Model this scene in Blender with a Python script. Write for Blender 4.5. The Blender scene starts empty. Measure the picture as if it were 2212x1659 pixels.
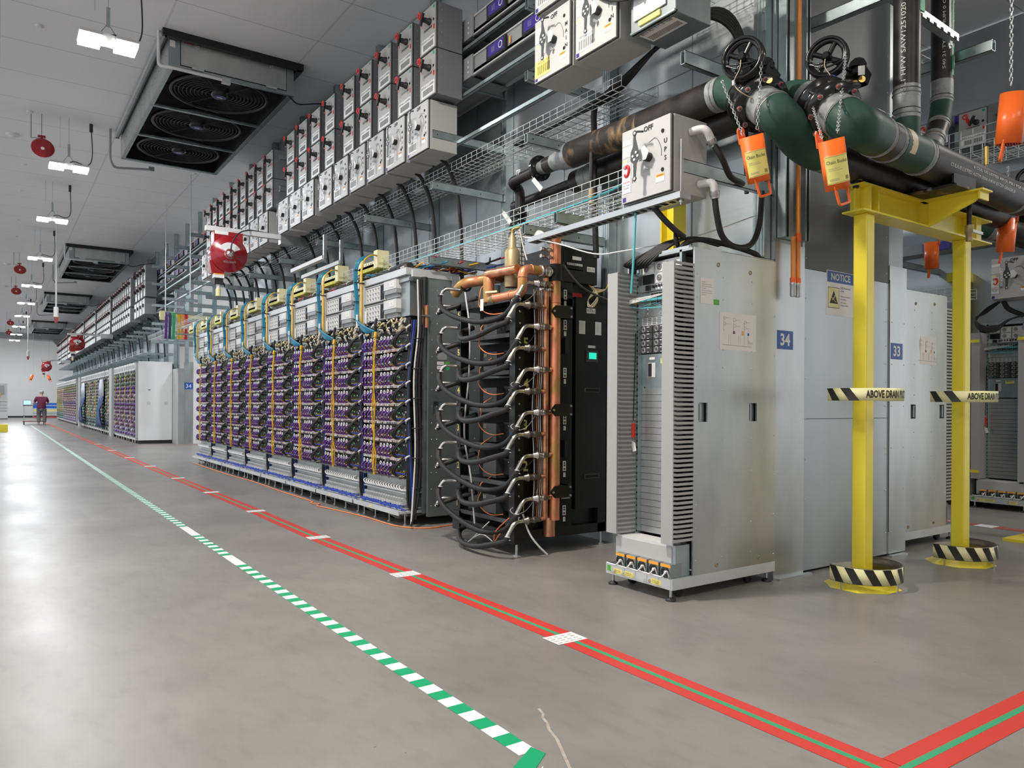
import bpy, math, random
from mathutils import Vector, Matrix
R = math.radians
random.seed(7)
S = bpy.context.scene
COL = S.collection

# ------------------------------------------------------------ camera, world, light, exposure
YAW = 34.61
cam_d = bpy.data.cameras.new('camera'); cam = bpy.data.objects.new('camera', cam_d); COL.objects.link(cam)
cam.location = (0, 0, 1.25)
cam.matrix_world = Matrix.Translation((0, 0, 1.25)) @ Matrix.Rotation(-R(YAW), 4, 'Z') @ Matrix.Rotation(R(90), 4, 'X') @ Matrix.Rotation(R(0.33), 4, 'Z')
cam_d.sensor_width = 36.0
cam_d.lens = 1617.0/2212.0*36.0
cam_d.shift_y = (872.5-829.5)/2212.0
cam_d.clip_end = 300; cam_d.clip_start = .05
S.camera = cam
S.view_settings.view_transform = 'Standard'
S.view_settings.look = 'None'
S.view_settings.exposure = 0.0
S.view_settings.gamma = 1.0
S.view_settings.use_curve_mapping = False
W = bpy.data.worlds.new('world'); S.world = W; W.use_nodes = True
W.node_tree.nodes['Background'].inputs[0].default_value = (.93, .96, 1.0, 1)
W.node_tree.nodes['Background'].inputs[1].default_value = 1.25
# the high-bay fixtures hang in rows: (x, y, z, power scale, warm)
LIGHT_ROWS = ([(1.08, y, 5.5, 1.0 if y < 44 else 1.7, 0) for y in (10.05, 15.8, 20.6, 26.4, 32.8, 38.8, 44.7, 51.2, 57.3, 63.0)] +
              [(1.08, 4.2, 5.5, 2.3, 1), (1.08, -1.6, 5.5, .8, 1), (8.8, 1.2, 5.5, .5, 1), (4.6, -1.6, 5.5, .35, 1),  # unseen lamps from here on, added out of frame to light foreground and aisles
               (-3.6, 1.0, 5.5, .35, 1), (-3.6, 8.0, 5.5, .5, 0), (-3.6, 20.0, 5.5, 1.0, 0), (-3.6, 34.0, 5.5, 1.0, 0), (8.8, 8.0, 5.5, .9, 0), (6.2, 20.5, 5.5, 1.0, 0)])
LAMP_W = 120.0

# ------------------------------------------------------------ materials
MATS = {}
def mat(name, col, rough=.5, metal=0., emit=None, es=0., coat=0., alpha=None, trans=0.):
    m = bpy.data.materials.new(name); m.use_nodes = True
    b = m.node_tree.nodes['Principled BSDF']
    b.inputs['Base Color'].default_value = (*col, 1)
    b.inputs['Roughness'].default_value = rough
    b.inputs['Metallic'].default_value = metal
    if emit: b.inputs['Emission Color'].default_value = (*emit, 1); b.inputs['Emission Strength'].default_value = es
    if coat: b.inputs['Coat Weight'].default_value = coat
    if trans: b.inputs['Transmission Weight'].default_value = trans
    MATS[name] = m
    return m
def noise_mat(name, c1, c2, scale=4., rough=(.4, .6), metal=0., detail=4., stretch=(1, 1, 1), lo=.35, hi=.65, bump=0., coord='Object', spec=None):
    m = mat(name, c1, .5, metal); nt = m.node_tree; n = nt.nodes; l = nt.links
    b = n['Principled BSDF']
    tc = n.new('ShaderNodeTexCoord'); mp = n.new('ShaderNodeMapping'); mp.inputs['Scale'].default_value = stretch
    no = n.new('ShaderNodeTexNoise'); no.inputs['Scale'].default_value = scale; no.inputs['Detail'].default_value = detail
    cr = n.new('ShaderNodeValToRGB'); e = cr.color_ramp.elements
    e[0].position = lo; e[1].position = hi; e[0].color = (*c1, 1); e[1].color = (*c2, 1)
    mr = n.new('ShaderNodeMapRange'); mr.inputs['To Min'].default_value = rough[0]; mr.inputs['To Max'].default_value = rough[1]
    l.new(tc.outputs[coord], mp.inputs['Vector']); l.new(mp.outputs[0], no.inputs['Vector'])
    l.new(no.outputs['Fac'], cr.inputs[0]); l.new(cr.outputs[0], b.inputs['Base Color'])
    l.new(no.outputs['Fac'], mr.inputs['Value']); l.new(mr.outputs[0], b.inputs['Roughness'])
    if bump:
        bp = n.new('ShaderNodeBump'); bp.inputs['Strength'].default_value = bump; bp.inputs['Distance'].default_value = .01
        l.new(no.outputs['Fac'], bp.inputs['Height']); l.new(bp.outputs[0], b.inputs['Normal'])
    if spec is not None: b.inputs['Specular IOR Level'].default_value = spec
    return m
M = MATS
noise_mat('galvanised', (.44, .46, .455), (.56, .575, .565), 3.5, (.28, .40), .85, 6, (1, 1, .35))
noise_mat('galvanised_darkened', (.15, .16, .165), (.20, .215, .22), 1.6, (.5, .62), .5, 5, (1, 1, .3))  # upper end wall: sheet colour darkened to offset its bright reflection
mat('rail_grey', (.62, .58, .60), .5)
mat('organiser_grey', (.40, .40, .395), .5)
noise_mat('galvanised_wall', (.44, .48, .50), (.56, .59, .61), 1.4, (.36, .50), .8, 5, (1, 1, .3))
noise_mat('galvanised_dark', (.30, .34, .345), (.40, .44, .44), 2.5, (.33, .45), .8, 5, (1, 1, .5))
noise_mat('strut', (.36, .43, .44), (.46, .53, .54), 9, (.3, .45), .85, 4)
noise_mat('rack_white_metal', (.58, .60, .61), (.66, .68, .69), 3, (.4, .5), .3, 3)
mat('door_grey', (.50, .50, .495), .45)
mat('grey_paint', (.50, .50, .49), .5)
mat('box_grey', (.42, .42, .405), .45)
mat('box_dark', (.17, .175, .19), .45)
mat('box_dark2', (.21, .215, .225), .42)
mat('light_grey', (.66, .66, .655), .5)
mat('mid_grey', (.30, .31, .32), .5)
mat('black_metal', (.006, .006, .0065), .36)
mat('black_gloss', (.01, .01, .011), .18)
mat('black_plastic', (.016, .016, .018), .5)
mat('rubber', (.013, .013, .014), .55)
mat('dark', (.006, .006, .007), .8)
mat('charcoal', (.06, .062, .066), .5)
mat('steel', (.62, .60, .57), .25, 1.)
mat('steel_dark', (.20, .18, .16), .35, .9)
mat('zinc', (.60, .63, .64), .35, .9)
mat('wire', (.75, .79, .79), .4, .4)
mat('brass', (.55, .40, .13), .3, 1.)
mat('bronze', (.42, .33, .18), .45, .5)
noise_mat('copper', (.78, .30, .17), (.52, .30, .10), 7, (.3, .5), .7, 3, (1, 1, .7), lo=.44, hi=.56)
noise_mat('copper_dark', (.60, .24, .13), (.80, .42, .25), 12, (.3, .45), .85, 4)
noise_mat('black_pipe', (.012, .011, .012), (.04, .034, .031), 6, (.30, .5), .0, 8, bump=.05, spec=.32)
noise_mat('rust_pipe', (.03, .026, .024), (.34, .21, .10), 6, (.4, .7), .2, 12, (1, 1.6, 1), lo=.52, hi=.72)
noise_mat('green_pipe', (.014, .05, .038), (.032, .08, .06), 7, (.42, .6), 0., 8, spec=.35)
noise_mat('weld_band', (.20, .22, .22), (.36, .37, .37), 14, (.45, .6), .3, 6)
mat('yellow_paint', (.87, .72, .05), .3)
mat('cream_tape', (.80, .74, .36), .4)
mat('yellow_tape', (.85, .76, .22), .4)
mat('hazard_cream', (.86, .82, .45), .4)
mat('hazard_black', (.02, .018, .012), .4)
mat('tray_yellow', (.85, .80, .48), .5)
mat('tray_yellow_dark', (.55, .50, .05), .5)
mat('orange_plastic', (.95, .16, .02), .35)
mat('orange_pipe', (.85, .30, .05), .4)
mat('orange_label', (.95, .42, .05), .45)
mat('orange_cable', (.85, .25, .08), .5)
mat('red_plastic', (.75, .02, .02), .35)
mat('red_gloss', (.30, .004, .010), .25, coat=.4)
mat('red_dull', (.28, .03, .03), .4)
mat('red_tape', (.62, .05, .04), .42)
mat('green_line', (.05, .36, .18), .42)
mat('green_tape', (.005, .36, .15), .42)
mat('white_tape', (.84, .85, .86), .42)
mat('white', (.82, .82, .81), .5)
mat('off_white', (.74, .73, .70), .5)
mat('paper', (.80, .78, .76), .6)
mat('ink', (.02, .02, .022), .6)
mat('grey_ink', (.25, .25, .27), .6)
mat('blue_sign', (.015, .09, .38), .4)
mat('blue_cable', (.01, .05, .42), .45)
mat('navy', (.03, .05, .14), .45)
mat('cyan_cable', (.02, .25, .40), .4)
mat('teal_cable', (.10, .48, .52), .4)
mat('purple_cable', (.13, .035, .27), .38)
mat('purple_label', (.05, .03, .26), .35)
mat('yellow_cable', (.78, .46, .02), .45)
mat('green_cable', (.03, .40, .14), .4)
mat('green_label', (.10, .42, .04), .5)
mat('green_badge', (.02, .32, .22), .5)
mat('red_cable', (.6, .02, .03), .4)
mat('beige', (.62, .52, .32), .5)
mat('pcb', (.03, .16, .07), .5)
mat('skin', (.55, .36, .27), .55)
mat('maroon', (.13, .012, .045), .8)
mat('trouser', (.13, .14, .14), .8)
mat('hair', (.45, .42, .40), .7)
mat('shoe', (.4, .38, .36), .6)
mat('blue_cloth', (.05, .09, .24), .55)
mat('clear_cloth', (.62, .66, .74), .3)
mat('screen_blue', (.3, .55, .8), .3, emit=(.35, .65, 1.), es=1.2)
mat('screen_teal', (.02, .5, .4), .3, emit=(.02, .8, .55), es=.9)
mat('led_green', (.02, .5, .1), .4, emit=(.1, 1., .25), es=.5)
mat('lamp_glow', (1, 1, 1), .5, emit=(1., 1., 1.), es=16.)
mat('lamp_glow_warm', (1, 1, 1), .5, emit=(1., .94, .86), es=16.)
mat('wall_white', (.78, .77, .755), .6)
mat('blue_stripe', (.01, .14, .62), .5)
mat('fan_black', (.012, .012, .014), .35)

# ------------------------------------------------------------ mesh builder
def cr(points, n=8, closed=False):
    P = [Vector(p) for p in points]
    if len(P) < 3: return P
    out = []
    for i in range(len(P)-1):
        p0 = P[i-1] if i else P[0]*2-P[1]
        p1, p2 = P[i], P[i+1]
        p3 = P[i+2] if i+2 < len(P) else P[-1]*2-P[-2]
        for k in range(n):
            t = k/n
            out.append(.5*((2*p1)+(-p0+p2)*t+(2*p0-5*p1+4*p2-p3)*t*t+(-p0+3*p1-3*p2+p3)*t**3))
    out.append(P[-1])
    return out
def fillet(points, r, n=6):
    P = [Vector(p) for p in points]; out = [P[0]]
    for i in range(1, len(P)-1):
        a, b, c = P[i-1], P[i], P[i+1]
        u = (a-b); v = (c-b); rr = min(r, u.length*.49, v.length*.49); u.normalize(); v.normalize()
        s, e = b+u*rr, b+v*rr
        for k in range(n+1):
            t = k/n; out.append((1-t)**2*s+2*t*(1-t)*b+t*t*e)
    out.append(P[-1])
    return out
TXT = {}
def text_geo(s):
    if s in TXT: return TXT[s]
    cu = bpy.data.curves.new('t', 'FONT'); cu.body = s.lstrip('*'); cu.size = 1; cu.offset = .028 if s[0] == '*' else 0; cu.resolution_u = 2
    o = bpy.data.objects.new('t', cu); COL.objects.link(o)
    dg = bpy.context.evaluated_depsgraph_get(); dg.update()
    me = bpy.data.meshes.new_from_object(o.evaluated_get(dg))
    vs = [v.co.copy() for v in me.vertices]; fs = [tuple(p.vertices) for p in me.polygons]
    bpy.data.objects.remove(o); bpy.data.curves.remove(cu); bpy.data.meshes.remove(me)
    x0 = min(v.x for v in vs); x1 = max(v.x for v in vs); y0 = min(v.y for v in vs); y1 = max(v.y for v in vs)
    TXT[s] = ([(v.x-x0, v.y-y0) for v in vs], fs, x1-x0, y1-y0)
    return TXT[s]
class MB:
    def __init__(s, off=(0, 0, 0)):
        s.v = []; s.f = []; s.m = []; s.sm = []; s.mats = []; s.off = Vector(off)
    def mi(s, name):
        if name not in s.mats: s.mats.append(name)
        return s.mats.index(name)
    def add(s, vs, fs, m, smooth=False):
        b = len(s.v); i = s.mi(m)
        s.v.extend([Vector(v)-s.off for v in vs])
        for f in fs: s.f.append(tuple(b+k for k in f)); s.m.append(i); s.sm.append(smooth)
        return s
    def box(s, x0, x1, y0, y1, z0, z1, m):
        vs = [(x0, y0, z0), (x1, y0, z0), (x1, y1, z0), (x0, y1, z0), (x0, y0, z1), (x1, y0, z1), (x1, y1, z1), (x0, y1, z1)]
        return s.add(vs, [(0, 3, 2, 1), (4, 5, 6, 7), (0, 1, 5, 4), (1, 2, 6, 5), (2, 3, 7, 6), (3, 0, 4, 7)], m)
    def cbox(s, c, d, m, rot=None):
        c = Vector(c); vs = []
        for z in (-.5, .5):
            for x, y in ((-.5, -.5), (.5, -.5), (.5, .5), (-.5, .5)):
                p = Vector((x*d[0], y*d[1], z*d[2]))
                if rot: p = rot @ p
                vs.append(c+p)
        return s.add(vs, [(0, 3, 2, 1), (4, 5, 6, 7), (0, 1, 5, 4), (1, 2, 6, 5), (2, 3, 7, 6), (3, 0, 4, 7)], m)
    def quad(s, a, b, c, d, m): return s.add([a, b, c, d], [(0, 1, 2, 3)], m)
    def tube(s, path, r, m, n=8, cap=True, r2=None, closed=False):
        P = [Vector(p) for p in path]; L = len(P); rings = []
        up = Vector((0, 0, 1)); T0 = (P[1]-P[0]).normalized()
        if abs(T0.dot(up)) > .9: up = Vector((1, 0, 0))
        N = T0.cross(up).normalized()
        for i, p in enumerate(P):
            if closed: t = (P[(i+1) % L]-P[i-1])
            else: t = P[min(i+1, L-1)]-P[max(i-1, 0)]
            if t.length < 1e-9: t = T0.copy()
            t.normalize(); N = (N-t*N.dot(t))
            if N.length < 1e-6: N = t.orthogonal()
            N.normalize(); B = t.cross(N)
            rr = r if r2 is None else r+(r2-r)*i/(L-1)
            if isinstance(r, (list, tuple)): rr = r[i]
            rings.append([p+(N*math.cos(2*math.pi*k/n)+B*math.sin(2*math.pi*k/n))*rr for k in range(n)])
        vs = [v for g in rings for v in g]; fs = []
        for i in range(L if closed else L-1):
            j = (i+1) % L
            for k in range(n): fs.append((i*n+k, i*n+(k+1) % n, j*n+(k+1) % n, j*n+k))
        s.add(vs, fs, m, True)
        if cap and not closed:
            s.add(rings[0], [tuple(range(n))[::-1]], m); s.add(rings[-1], [tuple(range(n))], m)
        return s
    def cyl(s, a, b, r, m, n=12, r2=None, cap=True): return s.tube([a, b], r, m, n, cap, r2)
    def disc(s, c, nrm, r, m, n=20, t=.004): 
        c = Vector(c); nn = Vector(nrm).normalized(); return s.cyl(c, c+nn*t, r, m, n)
    def ring(s, c, nrm, r, tr, m, n=20, k=6):
        c = Vector(c); nn = Vector(nrm).normalized(); u = nn.orthogonal().normalized(); w = nn.cross(u)
        return s.tube([c+(u*math.cos(2*math.pi*i/n)+w*math.sin(2*math.pi*i/n))*r for i in range(n)], tr, m, k, closed=True)
    def lathe(s, c, ax, prof, m, n=20):
        c = Vector(c); a = Vector(ax).normalized(); u = a.orthogonal().normalized(); w = a.cross(u); vs = []
        for h, r in prof:
            for k in range(n):
                t = 2*math.pi*k/n; vs.append(c+a*h+(u*math.cos(t)+w*math.sin(t))*r)
        fs = [(i*n+k, i*n+(k+1) % n, (i+1)*n+(k+1) % n, (i+1)*n+k) for i in range(len(prof)-1) for k in range(n)]
        s.add(vs, fs, m, True)
        s.add(vs[:n], [tuple(range(n))[::-1]], m); return s.add(vs[-n:], [tuple(range(n))], m)
    def poly(s, pts, d, m):
        """pts: planar outline; d: extrusion vector"""
        n = len(pts); d = Vector(d); A = [Vector(p) for p in pts]; B = [p+d for p in A]
        fs = [tuple(range(n))[::-1], tuple(range(n, 2*n))]+[(i, (i+1) % n, n+(i+1) % n, n+i) for i in range(n)]
        return s.add(A+B, fs, m)
    def text(s, t, o, right, up, h, m, wmax=None, center=False, off=.0012):
        """text with its lower-left (or centre) at o, cap height about h"""
        vs, fs, w, hh = text_geo(t); k = h/.72; 
        if wmax and w*k > wmax: kx = wmax/w
        else: kx = k
        r = Vector(right).normalized(); u = Vector(up).normalized(); nn = r.cross(u); o = Vector(o)+nn*off
        if center: o = o-r*w*kx/2-u*h/2
        return s.add([o+r*x*kx+u*y*k for x, y in vs], fs, m)
    def plate(s, o, right, up, w, h, m, t=.001):
        """thin plate centred at o, facing right x up"""
        r = Vector(right).normalized(); u = Vector(up).normalized(); nn = r.cross(u); o = Vector(o)
        a = o-r*w/2-u*h/2
        return s.poly([a, a+r*w, a+r*w+u*h, a+u*h], nn*t, m)
    def channel(s, a, b, m, w=.041, h=.082, up=(0, 0, 1)):
        """strut channel: an open-ended box profile from a to b"""
        a, b = Vector(a), Vector(b); t = (b-a).normalized(); u = Vector(up); v = t.cross(u).normalized(); u = v.cross(t).normalized(); th = .004
        def bx(y0, y1, z0, z1):
            vs = [a+v*y0+u*z0, a+v*y1+u*z0, a+v*y1+u*z1, a+v*y0+u*z1]
            s.poly(vs, b-a, m)
        bx(-w/2, -w/2+th, -h/2, h/2); bx(w/2-th, w/2, -h/2, h/2)
        bx(-w/2, w/2, -h/2, -h/2+th); bx(-w/2, -w/4, h/2-th, h/2); bx(w/4, w/2, h/2-th, h/2)
        return s
    def mesh(s, name):
        me = bpy.data.meshes.new(name)
        me.from_pydata([tuple(v) for v in s.v], [], s.f)
        for n in s.mats: me.materials.append(M[n])
        me.polygons.foreach_set('material_index', s.m); me.polygons.foreach_set('use_smooth', s.sm)
        me.update()
        return me
def tag(o, label=None, cat=None, group=None, kind=None):
    if label: o['label'] = label
    if cat: o['category'] = cat
    if group: o['group'] = group
    if kind: o['kind'] = kind
    return o
def obj(name, mb, parent=None, **k):
    o = bpy.data.objects.new(name, mb.mesh(name)); COL.objects.link(o)
    if parent is not None: o.parent = parent
    else: o.location = mb.off
    return tag(o, **k)
def thing(name, label, cat, loc=(0, 0, 0), group=None, rz=0):
    o = bpy.data.objects.new(name, None); COL.objects.link(o); o.location = loc; o.rotation_euler = (0, 0, rz)
    o.empty_display_size = .1
    return tag(o, label, cat, group)
def struct(name, mb): return obj(name, mb, kind='structure')
def dup(root, loc, label=None, group=None, rz=None):
    r = root.copy(); COL.objects.link(r); r.location = loc
    if rz is not None: r.rotation_euler = (0, 0, rz)
    if label: r['label'] = label
    if group: r['group'] = group
    for ch in root.children:
        c = ch.copy(); COL.objects.link(c); c.parent = r
        for g in ch.children:
            d = g.copy(); COL.objects.link(d); d.parent = c
    return r
def bevel(o, w=.003, seg=2):
    b = o.modifiers.new('bevel', 'BEVEL'); b.width = w; b.segments = seg; b.limit_method = 'ANGLE'; b.angle_limit = R(50)
    return o
ORD = ['first', 'second', 'third', 'fourth', 'fifth', 'sixth', 'seventh', 'eighth', 'ninth', 'tenth', 'eleventh', 'twelfth', 'thirteenth', 'fourteenth', 'fifteenth', 'sixteenth', 'seventeenth', 'eighteenth', 'nineteenth', 'twentieth']
def nth(i):
    if i < 20: return ORD[i]
    t = ['', '', 'twenty', 'thirty', 'forty', 'fifty', 'sixty', 'seventy'][(i+1)//10]; u = (i+1) % 10
    return (t[:-1]+'ieth') if u == 0 else t+'-'+ORD[u-1]
NR = (0, -1, 0)      # reading direction on a surface that faces the aisle (-X)
UP = (0, 0, 1)
XR = (1, 0, 0)       # reading direction on a surface that faces -Y
# ------------------------------------------------------------ floor, ceiling, walls
def floor_material():
    m = mat('polished_concrete', (.3, .3, .3), .2); nt = m.node_tree; n = nt.nodes; l = nt.links; b = n['Principled BSDF']
    tc = n.new('ShaderNodeTexCoord')
    def noise(sc, det, st=(1, 1, 1), rot=0.):
        mp = n.new('ShaderNodeMapping'); mp.inputs['Scale'].default_value = st; mp.inputs['Rotation'].default_value = (0, 0, rot)
        no = n.new('ShaderNodeTexNoise'); no.inputs['Scale'].default_value = sc; no.inputs['Detail'].default_value = det; no.inputs['Roughness'].default_value = .6
        l.new(tc.outputs['Object'], mp.inputs[0]); l.new(mp.outputs[0], no.inputs['Vector']); return no
    a = noise(1.3, 8); c = noise(.45, 4); d = noise(14, 6, (1, .35, 1), .5)
    ramp = n.new('ShaderNodeValToRGB'); e = ramp.color_ramp.elements; e[0].position = .3; e[1].position = .72
    e[0].color = (.19, .182, .174, 1); e[1].color = (.315, .30, .282, 1)
    mx = n.new('ShaderNodeMath'); mx.operation = 'ADD'; mh = n.new('ShaderNodeMath'); mh.operation = 'MULTIPLY'; mh.inputs[1].default_value = .5
    l.new(a.outputs['Fac'], mx.inputs[0]); l.new(c.outputs['Fac'], mx.inputs[1]); l.new(mx.outputs[0], mh.inputs[0]); l.new(mh.outputs[0], ramp.inputs[0])
    mix = n.new('ShaderNodeMixRGB'); mix.blend_type = 'MULTIPLY'; mix.inputs[0].default_value = .35
    r2 = n.new('ShaderNodeValToRGB'); r2.color_ramp.elements[0].position = .3; r2.color_ramp.elements[1].position = .5
    r2.color_ramp.elements[0].color = (.66, .66, .66, 1)
    l.new(d.outputs['Fac'], r2.inputs[0]); l.new(ramp.outputs[0], mix.inputs[1]); l.new(r2.outputs[0], mix.inputs[2])
    # dark pits and specks
    v = n.new('ShaderNodeTexVoronoi'); v.inputs['Scale'].default_value = 5.5; mp = n.new('ShaderNodeMapping'); mp.inputs['Scale'].default_value = (1, 1.7, 1)
    l.new(tc.outputs['Object'], mp.inputs[0]); l.new(mp.outputs[0], v.inputs['Vector'])
    lt = n.new('ShaderNodeMath'); lt.operation = 'LESS_THAN'; lt.inputs[1].default_value = .035; l.new(v.outputs['Distance'], lt.inputs[0])
    gt = n.new('ShaderNodeMath'); gt.operation = 'GREATER_THAN'; gt.inputs[1].default_value = .56; l.new(a.outputs['Fac'], gt.inputs[0])
    an = n.new('ShaderNodeMath'); an.operation = 'MULTIPLY'; l.new(lt.outputs[0], an.inputs[0]); l.new(gt.outputs[0], an.inputs[1])
    an2 = n.new('ShaderNodeMath'); an2.operation = 'MULTIPLY'; an2.inputs[1].default_value = .7; l.new(an.outputs[0], an2.inputs[0])
    m2 = n.new('ShaderNodeMixRGB'); m2.inputs[2].default_value = (.06, .055, .05, 1); l.new(an2.outputs[0], m2.inputs[0]); l.new(mix.outputs[0], m2.inputs[1])
    # saw-cut joints every 6 m along the aisle, one every 6 m across
    sep = n.new('ShaderNodeSeparateXYZ'); l.new(tc.outputs['Object'], sep.inputs[0])
    def joint(axis, off, period, w):
        ad = n.new('ShaderNodeMath'); ad.operation = 'ADD'; ad.inputs[1].default_value = off; l.new(sep.outputs[axis], ad.inputs[0])
        mo = n.new('ShaderNodeMath'); mo.operation = 'PINGPONG'; mo.inputs[1].default_value = period/2; l.new(ad.outputs[0], mo.inputs[0])
        le = n.new('ShaderNodeMath'); le.operation = 'LESS_THAN'; le.inputs[1].default_value = w; l.new(mo.outputs[0], le.inputs[0]); return le
    j1 = joint(1, -8.88, 22., .006)
    m3 = n.new('ShaderNodeMixRGB'); m3.inputs[2].default_value = (.16, .155, .15, 1); l.new(j1.outputs[0], m3.inputs[0]); l.new(m2.outputs[0], m3.inputs[1])
    l.new(m3.outputs[0], b.inputs['Base Color'])
    rs = noise(2.2, 5, (1, .3, 1), .35); ra = n.new('ShaderNodeMath'); ra.operation = 'ADD'; l.new(rs.outputs['Fac'], ra.inputs[0]); l.new(c.outputs['Fac'], ra.inputs[1])
    rm = n.new('ShaderNodeMath'); rm.operation = 'MULTIPLY_ADD'; rm.inputs[1].default_value = .22; rm.inputs[2].default_value = .13; l.new(ra.outputs[0], rm.inputs[0]); rx = n.new("ShaderNodeMath"); rx.operation = "MAXIMUM"; rx.inputs[1].default_value = .285; l.new(rm.outputs[0], rx.inputs[0]); l.new(rx.outputs[0], b.inputs["Roughness"])
    w = noise(.9, 2, (1, 1, 1)); bp = n.new('ShaderNodeBump'); bp.inputs['Strength'].default_value = .12; bp.inputs['Distance'].default_value = .03
    l.new(w.outputs['Fac'], bp.inputs['Height']); l.new(bp.outputs[0], b.inputs['Normal'])
    b.inputs['Specular IOR Level'].default_value = .38
    return m
floor_material()
def ceiling_material():
    m = mat('ceiling_panel', (.5, .5, .5), .6); nt = m.node_tree; n = nt.nodes; l = nt.links; b = n['Principled BSDF']
    tc = n.new('ShaderNodeTexCoord'); sep = n.new('ShaderNodeSeparateXYZ'); l.new(tc.outputs['Object'], sep.inputs[0])
    def line(axis, off, period, w):
        ad = n.new('ShaderNodeMath'); ad.operation = 'ADD'; ad.inputs[1].default_value = off; l.new(sep.outputs[axis], ad.inputs[0])
        mo = n.new('ShaderNodeMath'); mo.operation = 'PINGPONG'; mo.inputs[1].default_value = period/2; l.new(ad.outputs[0], mo.inputs[0])
        le = n.new('ShaderNodeMath'); le.operation = 'LESS_THAN'; le.inputs[1].default_value = w; l.new(mo.outputs[0], le.inputs[0]); return le
    a = line(0, -.02, .935*2, .014); c = line(1, -12.8+1.22*20, 1.22, .006)
    m1 = n.new('ShaderNodeMixRGB'); m1.inputs[1].default_value = (.74, .745, .755, 1); m1.inputs[2].default_value = (.60, .60, .61, 1); l.new(a.outputs[0], m1.inputs[0])
    m2 = n.new('ShaderNodeMixRGB'); m2.inputs[2].default_value = (.36, .36, .37, 1); l.new(c.outputs[0], m2.inputs[0]); l.new(m1.outputs[0], m2.inputs[1])
    l.new(m2.outputs[0], b.inputs['Base Color'])
ceiling_material()
struct('floor', MB().box(-9, 16, -7, 70, -.15, 0, 'polished_concrete'))
struct('ceiling', MB().box(-9, 16, -7, 70, 6.4, 6.5, 'ceiling_panel'))
struct('wall_back', MB().box(-9, 16, 68, 68.2, 0, 6.4, 'wall_white'))
struct('wall_front', MB().box(-9, 16, -7.2, -7, 0, 6.4, 'off_white'))
struct('baseboard_back', MB().box(-9, 5, 67.96, 68, 0, .12, 'black_plastic'))
struct('trim_1', MB().box(-9, 16, 67.9, 68, 5.95, 6.4, 'mid_grey'))

# ------------------------------------------------------------ floor tapes
def strip(pts, w, z, m, mb):
    """flat tape along a polyline in XY"""
    P = [Vector((x, y, 0)) for x, y in pts]
    for i in range(len(P)-1):
        a, b = P[i], P[i+1]; t = (b-a).normalized(); nn = Vector((-t.y, t.x, 0))*w/2
        mb.poly([(a-nn)+Vector((0, 0, z)), (b-nn)+Vector((0, 0, z)), (b+nn)+Vector((0, 0, z)), (a+nn)+Vector((0, 0, z))], (0, 0, .0006), m)
    return mb
RX = 2.505; RY = 1.352
t = thing('floor_tape', 'long red floor tape with a thin green centre line running down the aisle', 'floor tape', (RX, 1.35, 0))
L = (RX, 1.35, 0)
red = [(2.51, 1.27), (2.52, 3.12), (2.49, 4.94), (2.45, 6.73), (2.47, 9.0), (2.44, 16), (2.42, 30), (2.40, 63)]
obj('red_band', strip(red, .165, .001, 'red_tape', MB(L)), t)
obj('green_line', strip([(x, y) for x, y in red], .028, .0017, 'green_line', MB(L)), t)
t = thing('floor_tape', 'red floor tape with green centre line crossing towards the lower right corner', 'floor tape', (2.5, RY, 0))
L = (2.5, RY, 0)
obj('red_band', strip([(2.59, 1.352), (6.0, 1.33), (13, 1.3)], .165, .001, 'red_tape', MB(L)), t)
obj('green_line', strip([(2.51, 1.352), (6.0, 1.33), (13, 1.3)], .028, .0017, 'green_line', MB(L)), t)
for (y, i) in ((3.12, 0), (4.94, 1), (6.73, 2), (8.75, 3), (10.9, 4), (13.2, 5), (15.9, 6), (18.6, 7), (21.6, 8), (24.9, 9)):
    x = 2.505 if y < 4 else 2.47; mb = MB((x, y, .0024))
    mb.box(x-.098, x+.098, y-.07, y+.07, .0024, .003, 'white_tape')
    if i < 4:
        random.seed(i)
        for r_ in range(4):
            for c_ in range(4): mb.text(random.choice('ABKHRS')+str(random.randint(10, 99)), (x-.085+c_*.044, y-.055+r_*.03, .0032), (1, 0, 0), (0, 1, 0), .013, 'ink', off=.0002)
    obj('tape_label', mb, label=f'white printed floor label on the red aisle tape, {nth(i)} from the camera', cat='floor label', group='white labels on the red tape')
# green and white dashed tape
t = thing('floor_tape', 'green and white striped floor tape running up the left of the aisle to a corner', 'floor tape', (1.57, 2.2, 0))
L = (1.57, 2.2, 0); W_ = .078
g = MB(L); w = MB(L)
path = lambda y: 1.575-.004*(y-2.2) if y < 7.5 else 1.554-.0012*(y-7.5)+(.03 if y > 11 else 0)*0
y = 2.17; k = 0
while y < 46:
    st = .085 if y < 20 else .17
    x0, x1 = path(y), path(y+st)
    skip = (5.9 < y < 6.25) or (7.4 < y < 7.9)
    (w if (k % 2 == 0 or skip) else g).poly([(x0-W_/2, y, .001), (x0+W_/2, y, .001), (x1+W_/2, y+st, .001), (x1-W_/2, y+st, .001)], (0, 0, .0006), 'white_tape' if (k % 2 == 0 or skip) else 'green_tape')
    y += st; k += 1
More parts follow.
